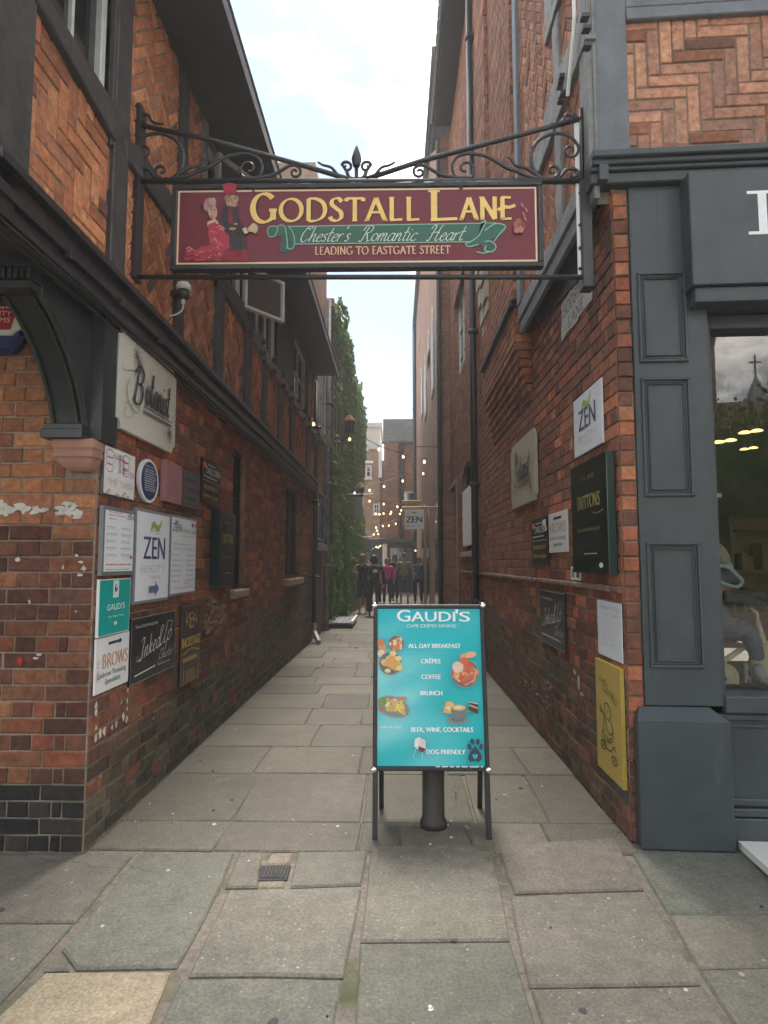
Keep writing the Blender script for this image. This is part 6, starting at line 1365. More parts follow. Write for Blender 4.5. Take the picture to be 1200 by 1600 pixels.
A.poly([B_(*p) for p in ((743.5, 1193.5), (739, 1188), (740, 1185), (742.5, 1185), (743.7, 1186.6), (745, 1185), (748, 1185.5), (748, 1189))], CY)
a, y = B_(680, 1203); A.small(a, 1.0, y, .008, (.6, .7, .7), seed=4)
A.mb.build('lettering', M['print'], AB)
# ------------------------------------------------------------------ bollard, drain cover, stud, moss
t = thing('bollard', 'weathered dark brown round bollard half hidden behind the menu board', 'bollard', (.208, 3.56, 0))
m = MB(); m.lathe((.208, 3.575, 0), [(.075, .0), (.074, .03), (.062, .05), (.060, .50), (.066, .51), (.066, .545), (.060, .56), (.035, .59), (.0, .60)], 24); m.build('post', M['bollard_paint'], t, True)
t = thing('drain_cover', 'small square iron drain cover set in the paving at the lane mouth', 'drain cover', (*GR.px(428, 1362), 0))
P = gp((405, 1351), (455, 1350), (449, 1373), (403, 1374)); m = MB(); m.prism(GB, P, -.03, -.004, .003); m.build('frame', M['iron'], t)
a0, b0 = P[3]; m = MB(); dx = (P[2][0] - P[3][0]) / 9
for k in range(7): x = P[3][0] + dx * (k + 1.1); m.rect(GB, x, x + dx * .6, P[3][1] + .02, P[0][1] - .02, -.005, .001, .001)
m.build('bars', M['bollard_paint'], t)
t = thing('survey_stud', 'small pale round metal stud set in the nearest paving slab', 'stud', (*GR.px(672, 1577), 0)); m = MB(); m.lathe((*GR.px(672, 1577), .002), [(.013, -.004), (.013, .003), (.009, .004), (.008, .002), (.0, .002)], 18); m.build('disc', M['aluminium'], t, True)
m = MB()
for k in range(420):
    u, v = rnd.choice([(rnd.gauss(712, 3), rnd.uniform(1228, 1262)), (rnd.gauss(975, 12), rnd.gauss(1305, 4)), (rnd.gauss(902, 10), rnd.gauss(1213, 3)), (rnd.uniform(150, 200), 0), (rnd.gauss(860, 14), rnd.gauss(1182, 3)), (rnd.gauss(770, 8), rnd.uniform(1318, 1350))])
    if v == 0: v = 1330 - (u - 135) * .93
    x, y = GR.px(u, v); x = min(max(x, XL + .01), 1.3); a = rnd.random() * 6.28; s = rnd.uniform(.006, .022); c = rnd.choice([(.10, .11, .03), (.16, .13, .06), (.30, .22, .11), (.24, .17, .09)]) if u > 690 else rnd.choice([(.3, .26, .16), (.2, .17, .1)])
    m.add([(x, y, .002), (x + s * .25, y + s * .1, .002), (x + s * math.cos(a), y + s * math.sin(a), rnd.uniform(.004, .02))], [(0, 1, 2)], c)
m.build('weeds_and_straw', M['matt'], None, kind='stuff')
m = MB()
for k in range(75):
    u, v = rnd.choice([(rnd.uniform(0, 1200), rnd.uniform(1335, 1600)), (rnd.uniform(200, 900), rnd.uniform(1130, 1320))]); x, y = GR.px(u, v)
    if not (XL < x < 1.2) and y > 3.15: continue
    r_ = rnd.uniform(.003, .010) if k > 14 else rnd.uniform(.010, .018); n = 8; m.prism(GB, [(x + r_ * rnd.uniform(.7, 1.2) * math.cos(i * .785), y + r_ * rnd.uniform(.7, 1.2) * math.sin(i * .785)) for i in range(n)], -.002, .0035, 0, rnd.choice([(.36, .35, .31), (.45, .44, .40), (.28, .26, .22), (.06, .06, .06)]))
m.build('gum_spots', M['matt'], None, kind='stuff')
# wooden hatch beside the ivy
t = thing('wooden_hatch', 'low sloping wooden cellar hatch with pale edges at the foot of the ivy', 'cellar hatch', (-1.25, 14.6, 0))
def yx(u, v): return GR.px(u, v)
m = MB(); m.box(-1.50, -.98, 14.0, 15.6, 0, .10, .01); m.build('box', M['dark_timber'], t)
for x in (-1.50, -1.0): m = MB(); m.box(x, x + .05, 13.95, 15.65, .10, .17, .01); m.build('edge_board', M['white_paint'], t)
m = MB(); [m.box(-1.44 + k * .108, -1.34 + k * .108, 14.0, 15.6, .10, .125, .005) for k in range(4)]; m.build('boards', M['worn_timber'], t)
# ------------------------------------------------------------------ hanging signs, lantern, festoon lights
t = thing('hanging_salon_sign', 'square white hanging salon sign on a bracket over the lane, in front of yellow boards', 'sign', (.55, 14.4, 3.0))
YZ = 14.4; FZ = Fr((0, YZ, 0), (1, 0, 0)); a0, b1 = FZ.px(632, 796); a1, b0 = FZ.px(662, 827)
m = MB(); m.rect(FZ, a0, a1, b0, b1, -.02, .02, .003); m.build('board', M['white_paint'], t); A = Art(FZ, a0, a1, b0, b1, .021); leafl(A, .5, .14, .14); A.text(.5, .66, .30, .84, 'ZEN', (.05, .06, .12), bold=.03); A.text(.5, .88, .10, .76, 'BEAUTY', (.4, .4, .42), 'roman', .16, .08); A.mb.build('lettering', M['print'], t)
m = MB(); m.tube([(a0 - .05, YZ, b1 + .05), (XR - .1, YZ, b1 + .05)], .015, 6); [m.tube([(x, YZ, b1 + .05), (x, YZ, b1 - .01)], .008, 6) for x in (a0 + .05, a1 - .05)]; m.build('bracket', M['iron'], t)
t = thing('yellow_sign', 'yellow shop sign partly hidden behind the white hanging salon sign', 'sign', (.6, 18, 3.1)); FY = Fr((0, 18, 0), (1, 0, 0)); a0, b1 = FY.px(628, 789); a1, b0 = FY.px(665, 806); m = MB(); m.rect(FY, a0, a1, b0, b1, 0, .06, .01, (.52, .26, .02)); m.rect(FY, a0, a0 + .10, b0 - .30, b0, 0, .05, .01, (.52, .26, .02)); m.rect(FY, a0, a1 - .15, b1 + .012, b1 + .13, 0, .05, .01, (.45, .22, .02)); m.build('board', M['board'], t)
t = thing('projecting_sign', 'grey projecting sign on an iron bracket in front of the ivy', 'sign', (-1.0, 17.5, 2.8)); FQ = Fr((0, 17.5, 0), (1, 0, 0)); a0, b1 = FQ.px(554, 776); a1, b0 = FQ.px(566, 808); m = MB(); m.rect(FQ, a0, a1, b0, b1, -.03, .03, .006, (.20, .26, .25)); m.build('board', M['board'], t)
m = MB(); z = b1 + .06; m.tube([(-1.5, 17.5, z), (a1 + .3, 17.5, z)], .018, 6); m.tube([(-1.5, 17.5, z + .45), (a1, 17.5, z + .02)], .012, 6); [m.tube([(x, 17.5, z), (x, 17.5, b1)], .01, 6) for x in (a0 + .03, a1 - .03)]; m.build('bracket', M['iron'], t)
t = thing('projecting_sign', 'small dark green hanging sign low beside the ivy, left of the group of people', 'sign', (-.7, 23, 2)); FQ = Fr((0, 23, 0), (1, 0, 0)); a0, b1 = FQ.px(572, 843); a1, b0 = FQ.px(581, 862); m = MB(); m.rect(FQ, a0, a1, b0, b1, -.03, .03, .006, (.15, .20, .17)); m.build('board', M['board'], t); m = MB(); m.tube([(-1.4, 23, b1 + .08), (a1, 23, b1 + .08)], .02, 6); m.build('bracket', M['iron'], t)
def lantern(u, v, y, s, label):
    f = Fr((0, y, 0), (1, 0, 0)); a, b = f.px(u, v); c = f.P(a, b, 0); t = thing('wall_lantern', label, 'lantern', c)
    m = MB(); m.lathe(c, [(.17 * s, .10 * s), (.17 * s, .13 * s), (.09 * s, .25 * s), (.03 * s, .27 * s), (.02 * s, .34 * s)], 6, (.35, .16, .08)); m.build('cap', M['board'], t)
    m = MB(); m.lathe(c, [(.10 * s, -.22 * s), (.145 * s, .095 * s)], 6); m.build('glass', M['old_glass'], t)
    m = MB(); m.lathe(c, [(.105 * s, -.25 * s), (.11 * s, -.22 * s)], 6); m.tube([c + Vector((0, .02, -.25 * s)), c + Vector((-.2, .02, -.4)), Vector((-1.5, y, c.z - .4))], .018, 6)
    for k in range(6): q = k * math.pi / 3; m.tube([c + Vector((.105 * s * math.cos(q), .105 * s * math.sin(q), -.22 * s)), c + Vector((.15 * s * math.cos(q), .15 * s * math.sin(q), .10 * s))], .010, 4)
    m.build('cage', M['iron'], t); return t
lantern(546, 664, 14.2, .82, 'copper topped lantern bracketed out from the ivy wall above the lane')
lantern(563, 766, 20, .9, 'iron lantern over the grey projecting sign by the ivy')
bulb_me = None
def festoon(label, pts, bulbs, anchor):
    """pts: cable points (u, v, y); bulbs: (u, v, y) each hanging just under the cable"""
    global bulb_me
    def w3(u, v, y): f = Fr((0, y, 0), (1, 0, 0)); a, b = f.px(u, v); return f.P(a, b, 0)
    P = [w3(*p) for p in pts]; t = thing('festoon_lights', label, 'string lights', P[0], 'strings of festoon bulbs across the lane')
    m = MB(); m.tube(catmull([tuple(p) for p in P], 6), .008, 5); m.build('cable', M['iron'], t)
    if bulb_me is None:
        m = MB(); m.lathe((0, 0, 0), [(.004, -.05), (.022, -.042), (.030, -.02), (.026, 0), (.014, .022), (.013, .03)], 10); m.t = []; bulb_me = m.mesh('bulb', M['bulb'], True)
        m = MB(); m.lathe((0, 0, .05), [(.014, -.022), (.017, -.018), (.017, .02), (.008, .03)], 8); m.t = []; festoon.h = m.mesh('bulb_holder', M['iron'], True)
    for b in bulbs:
        p = w3(*b)
        for nm, me in (('bulb', bulb_me), ('bulb_holder', festoon.h)):
            o = bpy.data.objects.new(nm, me); SC.collection.objects.link(o); adopt(o, t); o.matrix_basis = Matrix.Translation(p) @ Matrix.Rotation(rnd.uniform(-.15, .15), 4, 'Y') @ Matrix.Scale(1.05 if b[2] > 12 else .9, 4)
ox, oy = 490, 620
def bb(l, y): return [(ox + a / 4., oy + b / 4., y + (i * .35)) for i, (a, b) in enumerate(l)]
festoon('nearest string of warm bulbs running along the timber wall to the stone brackets', [(414, 614, 8.2), (428, 619, 8.5), (460, 640, 9.6), (491, 656, 11.2), (520, 672, 13), (560, 690, 15)], [(428, 628, 8.5), (490, 662, 11.2)], 0)
festoon('string of bulbs crossing high from the ivy to the right wall', [(548, 672, 15), (592, 696, 16), (640, 712, 17), (664, 716, 15.5), (692, 716, 14), (705, 696, 13.8)], bb([(225, 262)], 14.3) + bb([(408, 325), (560, 372)], 16) + bb([(692, 403), (798, 416)], 14.4), 0)
festoon('string of bulbs sloping between the ivy and the far drainpipe', [(553, 765, 18), (578, 758, 19), (601, 752, 20), (629, 743, 21), (652, 738, 22)], bb([(257, 600), (350, 582), (440, 558), (557, 524), (685, 478)], 18.5), 0)
festoon('string of bulbs level with the yellow sign', [(556, 770, 20), (577, 778, 21), (600, 784, 22), (622, 789, 22.5), (640, 788, 21), (655, 780, 20)], bb([(350, 650), (438, 668), (523, 685), (588, 685)], 21), 0)
festoon('string of bulbs below the yellow sign', [(580, 800, 23), (598, 799, 23.5), (612, 797, 24), (628, 794, 24), (650, 790, 22)], bb([(388, 730), (412, 732), (437, 728), (480, 730), (485, 718), (540, 730), (548, 708)], 23), 0)
festoon('lower string of bulbs over the middle of the group of people', [(583, 835, 24), (592, 822, 25), (605, 817, 25.5), (622, 811, 26), (640, 808, 26)], bb([(375, 858), (390, 815), (433, 806), (470, 803), (513, 792), (560, 778)], 24.5), 0)
festoon('farthest low string of bulbs just above the heads', [(580, 860, 28), (590, 852, 28.5), (598, 852, 29), (650, 860, 30)], bb([(397, 835), (404, 856), (392, 938), (405, 940), (417, 930), (637, 960)], 28), 0)
m = MB(); f = Fr((0, 14.6, 0), (1, 0, 0)); m.tube([f.P(*f.px(645, 698), 0), f.P(*f.px(707, 698), 0)], .012, 5); o = m.build('span_wire', M['iron'], None); o['label'] = 'thin dark wire stretched level between pipes high on the right of the lane'; o['category'] = 'wire'
# ------------------------------------------------------------------ people
def skin_obj(name, verts, edges, mat, parent, lvl=2, root=0):
    me = bpy.data.meshes.new(name); me.from_pydata([v[:3] for v in verts], edges, []); o = bpy.data.objects.new(name, me); SC.collection.objects.link(o); adopt(o, parent)
    o.modifiers.new('skin', 'SKIN'); sv = me.skin_vertices[0].data if me.skin_vertices else None
    if sv is None: me.attributes; 
    for i, v in enumerate(verts):
        r = v[3]; sv[i].radius = (r if not isinstance(r, tuple) else r[0], r if not isinstance(r, tuple) else r[1]); sv[i].use_root = (i == root)
    ss = o.modifiers.new('sub', 'SUBSURF'); ss.levels = lvl; ss.render_levels = lvl; me.materials.append(mat)
    return o
def body_pts(pose):
    """joints in body space: x to the person's left as seen from the front (towards the camera, -y)"""
    P = dict(pel=(0, 0, .93), wai=(0, 0, 1.06), che=(0, 0, 1.28), nec=(0, .0, 1.47), hd=(0, -.01, 1.56), top=(0, 0, 1.70),
             shL=(.17, 0, 1.41), elL=(.22, .02, 1.13), wrL=(.22, -.04, .88), haL=(.22, -.06, .79), shR=(-.17, 0, 1.41), elR=(-.22, .02, 1.13), wrR=(-.22, -.04, .88), haR=(-.22, -.06, .79),
             hiL=(.09, 0, .90), knL=(.10, -.02, .49), anL=(.10, .02, .09), toL=(.11, -.12, .03), hiR=(-.09, 0, .90), knR=(-.10, -.02, .49), anR=(-.10, .02, .09), toR=(-.11, -.12, .03))
    P.update(pose); return P
def person(label, x, y, ht, yaw, cols, pose={}, shorts=False, hairlen=0, back=False, bag=False, cat='person', group=None, sleeves='long', hat=None, base=0.0, skirt=False, name='person', wide=1.0):
    t = thing(name, label, cat, (x, y, base), group); k = ht / 1.72; P = body_pts(pose); cy, sy = math.cos(yaw), math.sin(yaw)
    def T(p): a, b, c = p[0] * k * wide, p[1] * k, p[2] * k; return (x + a * cy - b * sy, y + a * sy + b * cy, base + c)
    def L(keys, rad): return [(*T(P[q]), r * k) for q, r in zip(keys, rad)]
    ky = ['pel', 'che', 'nec', 'shL', 'elL', 'wrL', 'haL', 'shR', 'elR', 'wrR', 'haR', 'hiL', 'knL', 'anL', 'toL', 'hiR', 'knR', 'anR', 'toR']
    V = L(ky, [.10, .10, .05, .05, .038, .026, .03, .05, .038, .026, .03, .07, .05, .035, .03, .07, .05, .035, .03])
    E = [(0, 1), (1, 2), (1, 3), (3, 4), (4, 5), (5, 6), (1, 7), (7, 8), (8, 9), (9, 10), (0, 11), (11, 12), (12, 13), (13, 14), (0, 15), (15, 16), (16, 17), (17, 18)]
    h = Vector(P['hd']); n0 = len(V); V += [(*T(P['hd']), .062 * k), (*T((h.x, h.y - .01, h.z + .07)), .078 * k), (*T((h.x, h.y + .005, h.z + .145)), .055 * k)]; E += [(2, n0), (n0, n0 + 1), (n0 + 1, n0 + 2)]
    skin_obj('body', V, E, M['skin'], t)
    fx = lambda a, b, c: Vector(T((h.x + a, h.y + b, h.z + c)))
    m = MB(); m.ball(fx(0, -.098, .055), .014 * k, n=6, sc=(.8, 1, 1.4)); m.build('nose', M['skin'], t, True)
    m = MB(); m.ball(fx(.03, -.082, .085), .009 * k, n=6); m.ball(fx(-.03, -.082, .085), .009 * k, n=6); m.build('eyes', M['leather'], t, True)
    m = MB(); m.ball(fx(0, -.083, .015), .016 * k, (.35, .10, .09), 6, (1.2, .5, .35)); m.build('mouth', M['matt'], t, True)
    m = MB(); m.ball(fx(.078, .0, .06), .016 * k, n=6, sc=(.5, 1, 1.5)); m.ball(fx(-.078, .0, .06), .016 * k, n=6, sc=(.5, 1, 1.5)); m.build('ears', M['skin'], t, True)
    m = MB(); m.ball(fx(0, .022, .10), .092 * k, n=14, sc=(1, 1.02, 1.0))
    if hairlen: m.ball(fx(0, .05, .03), .085 * k, n=12, sc=(1.05, .8, 1 + hairlen)); m.ball(fx(.07, .01, .02), .035 * k, n=8, sc=(.8, 1.2, 2.4)); m.ball(fx(-.07, .01, .02), .035 * k, n=8, sc=(.8, 1.2, 2.4))
    m.build('hair', cols.get('hair', M['hair']), t, True)
    # top
    S = cols['top']; ks = ['wai', 'che', 'nec', 'shL', 'elL', 'wrL', 'shR', 'elR', 'wrR', 'pel']; rr = [.125, .135, .062, .066, .052, .040, .066, .052, .040, .135]
    P2 = dict(P); P2['nec'] = tuple(lerp(P['che'][i], P['nec'][i], .82) for i in range(3))
    if sleeves == 'short':
        for s in 'LR': P2['el' + s] = tuple(lerp(P['sh' + s][i], P['el' + s][i], .75) for i in range(3))
    V = [(*T(P2[q]), r * k) for q, r in zip(ks, rr)]; E = [(9, 0), (0, 1), (1, 2), (1, 3), (3, 4), (1, 6), (6, 7)]
    if sleeves == 'long': E += [(4, 5), (7, 8)]
    else: V = [V[i] for i in (0, 1, 2, 3, 4, 6, 7, 9)]; E = [(7, 0), (0, 1), (1, 2), (1, 3), (3, 4), (1, 5), (5, 6)]
    if sleeves == 'none': V = [V[i] for i in (0, 1, 2, 3, 5, 7)]; E = [(5, 0), (0, 1), (1, 2), (1, 3), (1, 4)]
    skin_obj('top', V, E, S, t, root=0)
    # legs
    B = cols['bottom']; kk = ['pel', 'hiL', 'knL', 'anL', 'hiR', 'knR', 'anR']; r2 = [.13, .095, .072, .052, .095, .072, .052]
    if cols.get('wideleg'): r2 = [.13, .10, .095, .095, .10, .095, .095]
    Q = dict(P)
    if shorts: Q['anL'] = tuple(lerp(P['knL'][i], P['anL'][i], .12) for i in range(3)); Q['anR'] = tuple(lerp(P['knR'][i], P['anR'][i], .12) for i in range(3)); r2 = [.13, .105, .09, .085, .105, .09, .085]
    V = [(*T(Q[q]), r * k) for q, r in zip(kk, r2)]; skin_obj('trousers', V, [(0, 1), (1, 2), (2, 3), (0, 4), (4, 5), (5, 6)], B, t)
    for s in 'LR':
        a, b = Vector(P['an' + s]), Vector(P['to' + s]); V = [(*T((a.x, a.y + .03, a.z - .035)), .042 * k), (*T(tuple(a.lerp(b, .5) - Vector((0, 0, .02)))), .042 * k), (*T((b.x, b.y - .02, b.z + .005)), .034 * k)]; skin_obj('shoe', V, [(0, 1), (1, 2)], cols.get('shoe', M['leather']), t, 1)
    if bag:
        m = MB(); c = Vector(T((0, .20, 1.24))); m.ball(c, .20 * k, (.03, .03, .035), 12, (.85, .55, 1.25)); m.ball(Vector(T((0, .27, 1.14))), .12 * k, (.03, .03, .035), 10, (1, .6, .9)); b_ = m.build('backpack', M['matt'], t, True)
        m = MB(); m.ball(Vector(T((-.03, .31, 1.27))), .07 * k, (.42, .42, .38), 8, (1.1, .4, .8)); m.build('pocket', M['matt'], b_, True)
    return t, T
def gx_(u, v): x, y = GR.px(u, v); return x, y
C = cloth
x, y = gx_(586, 962)
person('person seen from behind in black clothes with a dark backpack, arm raised to their head', x - .03, y, 1.66, RAD(180), dict(top=C('black_cloth', (.018, .018, .022)), bottom=C('black_cloth', (.018, .018, .022)), wideleg=True, hair=M['hair']), dict(elL=(.26, -.1, 1.30), wrL=(.10, -.22, 1.45), haL=(.04, -.22, 1.5)), hairlen=.6, bag=True, wide=1.25)
x, y = gx_(567, 958)
person('person with bare shoulder and shorts standing close to the ivy, mostly hidden by the backpack', x, y, 1.70, RAD(170), dict(top=C('navy_cloth', (.022, .026, .05)), bottom=C('navy_cloth', (.022, .026, .05)), hair=C('fair_hair', (.25, .16, .08)), shoe=M['white_paint']), dict(elR=(-.34, -.02, 1.32), wrR=(-.16, -.1, 1.5), haR=(-.1, -.1, 1.55), elL=(.34, -.02, 1.24), wrL=(.25, -.25, 1.18), haL=(.2, -.3, 1.2)), shorts=True, hairlen=.3, sleeves='none')
x, y = gx_(605, 946)
person('person in a bright magenta jacket and dark trousers walking towards the camera', x, y, 1.62, RAD(5), dict(top=C('magenta_cloth', (.60, .05, .30)), bottom=C('plum_cloth', (.05, .02, .045)), hair=C('fair_hair', (.25, .16, .08))), dict(knL=(.10, -.12, .5), anL=(.09, -.04, .1), toL=(.1, -.18, .05), anR=(-.1, .12, .10), toR=(-.1, 0, .03)), hairlen=.45, wide=1.08)
x, y = gx_(617, 943)
person('person in a dark jacket behind the one in the olive shirt', x, y + .3, 1.76, RAD(10), dict(top=C('dark_jacket', (.025, .024, .03)), bottom=C('dark_trousers', (.02, .022, .035))), dict(knR=(-.10, -.22, .54), anR=(-.08, -.02, .16), toR=(-.08, -.17, .10), anL=(.1, .2, .12), toL=(.1, .1, .03), elL=(.25, -.1, 1.16), wrL=(.2, -.28, 1.0), haL=(.2, -.33, .95)), hairlen=.2)
x, y = gx_(632, 945)
person('person in an olive T-shirt and dark knee-length shorts in the middle of the lane', x, y, 1.80, RAD(-4), dict(top=C('olive_cloth', (.24, .23, .13)), bottom=C('slate_cloth', (.08, .09, .12)), hair=C('grey_hair', (.12, .09, .07))), dict(elL=(.26, .02, 1.13), wrL=(.28, -.08, .88), haL=(.28, -.11, .8), elR=(-.26, .02, 1.13), wrR=(-.28, -.08, .88), haR=(-.28, -.11, .8), knL=(.11, -.1, .5), anL=(.1, -.02, .1), toL=(.11, -.16, .05)), shorts=True, sleeves='short', wide=1.14)
x, y = gx_(653, 944)
person('person in a blue cardigan and dark clothes on the right of the group', x, y, 1.66, RAD(0), dict(top=C('blue_cloth', (.03, .10, .20)), bottom=C('teal_dark_cloth', (.015, .03, .045)), hair=C('brown_hair', (.10, .04, .025))), dict(hd=(.03, -.02, 1.55), elL=(.30, .04, 1.12), wrL=(.36, -.06, .88), haL=(.37, -.08, .8), elR=(-.22, -.08, 1.14), wrR=(-.10, -.24, 1.12), haR=(-.06, -.27, 1.12), knL=(.12, -.14, .5), anL=(.14, -.05, .1), toL=(.15, -.2, .04)), hairlen=.45)
# ------------------------------------------------------------------ shop window display
ZF = wb - .02
def sg(u, v, y): f = Fr((0, y, 0), (1, 0, 0)); a, b = f.px(u, v); return f.P(a, b, 0)
YT = 3.86
t = thing('toy_tricycle', 'cream child tricycle with wooden seat in the shop window', 'tricycle', sg(1150, 1075, YT)); cz = []
def wheel(c, r, par):
    m = MB(); m.lathe(c + Vector((0, -.012, 0)), [(r * .55, -.002), (r * .80, .0), (r * .86, -.016), (r, -.014), (r * 1.03, .012), (r, .04), (r * .5, .04)], 40, axis=(0, 1, 0)); w = m.build('wheel', M['cream_plastic'], par, True)
    m = MB(); m.lathe(c + Vector((0, -.02, 0)), [(.0, -.012), (.012, -.010), (.016, .0), (.016, .02)], 14, axis=(0, 1, 0)); m.build('hub', M['chrome'], w, True)
c1 = sg(1129, 1059, YT); s_ = c1 - sg(1129, 1079, YT); r1 = abs((sg(1129, 1036, YT) - c1).z); wheel(c1, r1, t)
c2 = sg(1209, 1038, YT); r2 = abs((sg(1209, 1075, YT) - c2).z); wheel(c2, r2 * .98, t)
m = MB(); m.tube([sg(1120, 1040, YT), sg(1150, 1020, YT), sg(1188, 992, YT)], .016, 8); m.tube([sg(1184, 970, YT), sg(1196, 1010, YT), c2], .015, 8); m.tube([sg(1184, 975, YT), sg(1182, 958, YT), sg(1172, 948, YT)], .012, 8); m.tube([c1, sg(1128, 1010, YT + .02)], .012, 8); m.build('frame', M['cream_plastic'], t, True)
q0_, q1_ = sg(1118, 1003, YT), sg(1148, 1009, YT); m = MB(); m.box(q0_.x - .1, q1_.x, YT - .10, YT + .12, q1_.z, q0_.z + .006, .006, ); m.build('seat', M['interior_wood'], t)
# child mannequin, leaning forward with hands on the bars
t = thing('child_mannequin', 'child shop mannequin in denim dungarees, orange belt and navy cap riding the tricycle', 'mannequin', sg(1130, 1003, YT))
def V3(u, v, d, r): p = sg(u, v, YT + d); return (p.x, p.y, p.z, r)
DEN = C('denim_cloth', (.10, .14, .20)); GRS = C('grey_sleeve', (.14, .13, .12))
skin_obj('body', [V3(1116, 935, 0, .07), V3(1132, 915, 0, .05), V3(1142, 898, 0, .055), V3(1150, 890, 0, .04)], [(0, 1), (1, 2), (2, 3)], M['skin'], t)
skin_obj('dungarees', [V3(1118, 940, .0, .075), V3(1122, 968, 0, .085), V3(1126, 990, 0, .085), V3(1150, 975, -.07, .065), V3(1172, 985, -.08, .052), V3(1182, 1022, -.08, .045), V3(1184, 1034, -.08, .042), V3(1146, 985, .08, .06), V3(1168, 990, .09, .05), V3(1176, 1020, .09, .04)], [(0, 1), (1, 2), (2, 3), (3, 4), (4, 5), (5, 6), (2, 7), (7, 8), (8, 9)], DEN, t, root=2)
skin_obj('sleeve', [V3(1128, 930, -.10, .045), V3(1160, 935, -.11, .032), V3(1200, 948, -.06, .026)], [(0, 1), (1, 2)], GRS, t); skin_obj('sleeve', [V3(1128, 930, .10, .045), V3(1160, 930, .11, .032), V3(1198, 932, .06, .026)], [(0, 1), (1, 2)], GRS, t)
for d in (-.06, .06):
    hb = V3(1206, 950 if d < 0 else 934, d, .022); p = Vector(hb[:3]); V = [hb]; E = []
    for k in range(5): a = Vector((.028 - .004 * k, -.025 + .013 * k, .012)); b = a + Vector((.012, 0, -.022)); V += [(*(p + a), .0065), (*(p + b), .006)]; E += [(0, 1 + 2 * k), (1 + 2 * k, 2 + 2 * k)]
    skin_obj('hand', V, E, M['skin'], t, 1)
skin_obj('belt', [V3(1114, 933, 0, .05), V3(1132, 928, -.02, .055), V3(1150, 927, -.02, .035)], [(0, 1), (1, 2)], C('orange_cloth', (.55, .12, .04)), t)
m = MB(); m.ball(sg(1133, 901, YT), .085, (.13, .13, .19), 16, (1.15, .95, .72)); m.build('cap', M['matt'], t, True)
m = MB(); cc = [sg(*p, YT - .075) for p in ((1114, 887), (1126, 884), (1140, 888), (1152, 899), (1160, 908), (1154, 916), (1140, 915), (1126, 909), (1118, 900))]; m.tube(catmull([tuple(p) for p in cc], 4), .011, 8, (.55, .62, .58)); m.build('cap_brim', M['matt'], t, True)
m = MB(); m.ball(sg(1136, 886, YT - .02), .035, (.5, .56, .52), 10); m.build('cap_bobble', M['matt'], t, True)
skin_obj('sock', [V3(1183, 1036, -.08, .036), V3(1186, 1050, -.08, .032), V3(1198, 1066, -.08, .03)], [(0, 1), (1, 2)], C('pale_sock', (.40, .45, .48)), t)
m = MB(); p = sg(1200, 1062, YT - .08); m.ball(p + Vector((.02, 0, 0)), .032, (.62, .48, .16), 8, (1.3, .9, .8)); m.build('shoe', M['matt'], t, True)
# second figure: pale knitted jacket behind the first
t = thing('clothes_stand', 'pale knitted child jacket with blue collar on a stand behind the mannequin', 'clothes stand', sg(1118, 1000, 4.2))
skin_obj('jacket', [(*sg(1106, 905, 4.15), .12), (*sg(1106, 875, 4.15), .12), (*sg(1106, 850, 4.15), .09), (*sg(1120, 856, 4.12), .055), (*sg(1130, 875, 4.08), .05), (*sg(1134, 895, 4.0), .04)], [(0, 1), (1, 2), (2, 3), (3, 4), (4, 5)], C('knit_cloth', (.5, .46, .38)), t); m = MB(); q_ = sg(1112, 880, 4.15); m.tube([q_, (q_.x, q_.y, .75)], .02, 8); m.build('pole', M['interior_wood'], t)
skin_obj('scarf', [(*sg(1110, 872, 4.05), .035), (*sg(1118, 880, 4.05), .035)], [(0, 1)], C('blue_scarf', (.03, .14, .25)), t)
# striped book and price card
t = thing('picture_book', 'white, blue and red picture book standing between the tricycle wheels', 'book', sg(1166, 1075, YT + .05)); f = Fr((0, YT + .05, 0), (1, 0, 0)); a0, b1 = f.px(1161, 1035); a1, b0 = f.px(1172, 1076); m = MB(); m.rect(f, a0, a1, b0, b1, 0, .02, .002, (.6, .6, .6)); m.build('cover', M['board'], t); A = Art(f, a0, a1, b0, b1, .021); A.ell(.7, .35, .25, .2, (.05, .08, .35)); A.ell(.5, .7, .25, .12, (.5, .05, .05)); A.mb.build('lettering', M['print'], t)
t = thing('price_card', 'small white card standing on a shelf edge inside the shop window', 'card', sg(1115, 775, 3.9)); f = Fr((0, 3.9, 0), (1, 0, 0)); a0, b1 = f.px(1100, 771); a1, b0 = f.px(1127, 777); m = MB(); m.rect(f, a0, a1, b0, b1, 0, .004, 0, (.7, .72, .7)); m.build('card', M['board'], t)
for k, (u, v, d) in enumerate(((1132, 691, 5.2), (1173, 676, 5.2), (1170, 702, 7.0))):
    t = thing('ceiling_lamp', ('left pair of glowing oval lamps hanging in the shop', 'right pair of glowing oval lamps hanging in the shop', 'small distant lamps at the back of the shop')[k], 'lamp', sg(u, v, d))
    for s in (-.05, .05): c = sg(u, v, d) + Vector((s, 0, .015 * (s > 0))); m = MB(); m.lathe(c, [(.0, -.004), (.045, -.004), (.05, 0), (.03, .012), (.01, .016)], 16); m.build('lamp_shade', M['room_lamp'], t, True); m = MB(); m.tube([c, (c.x, c.y, 3.2)], .004, 5); m.build('cord', M['iron'], t)
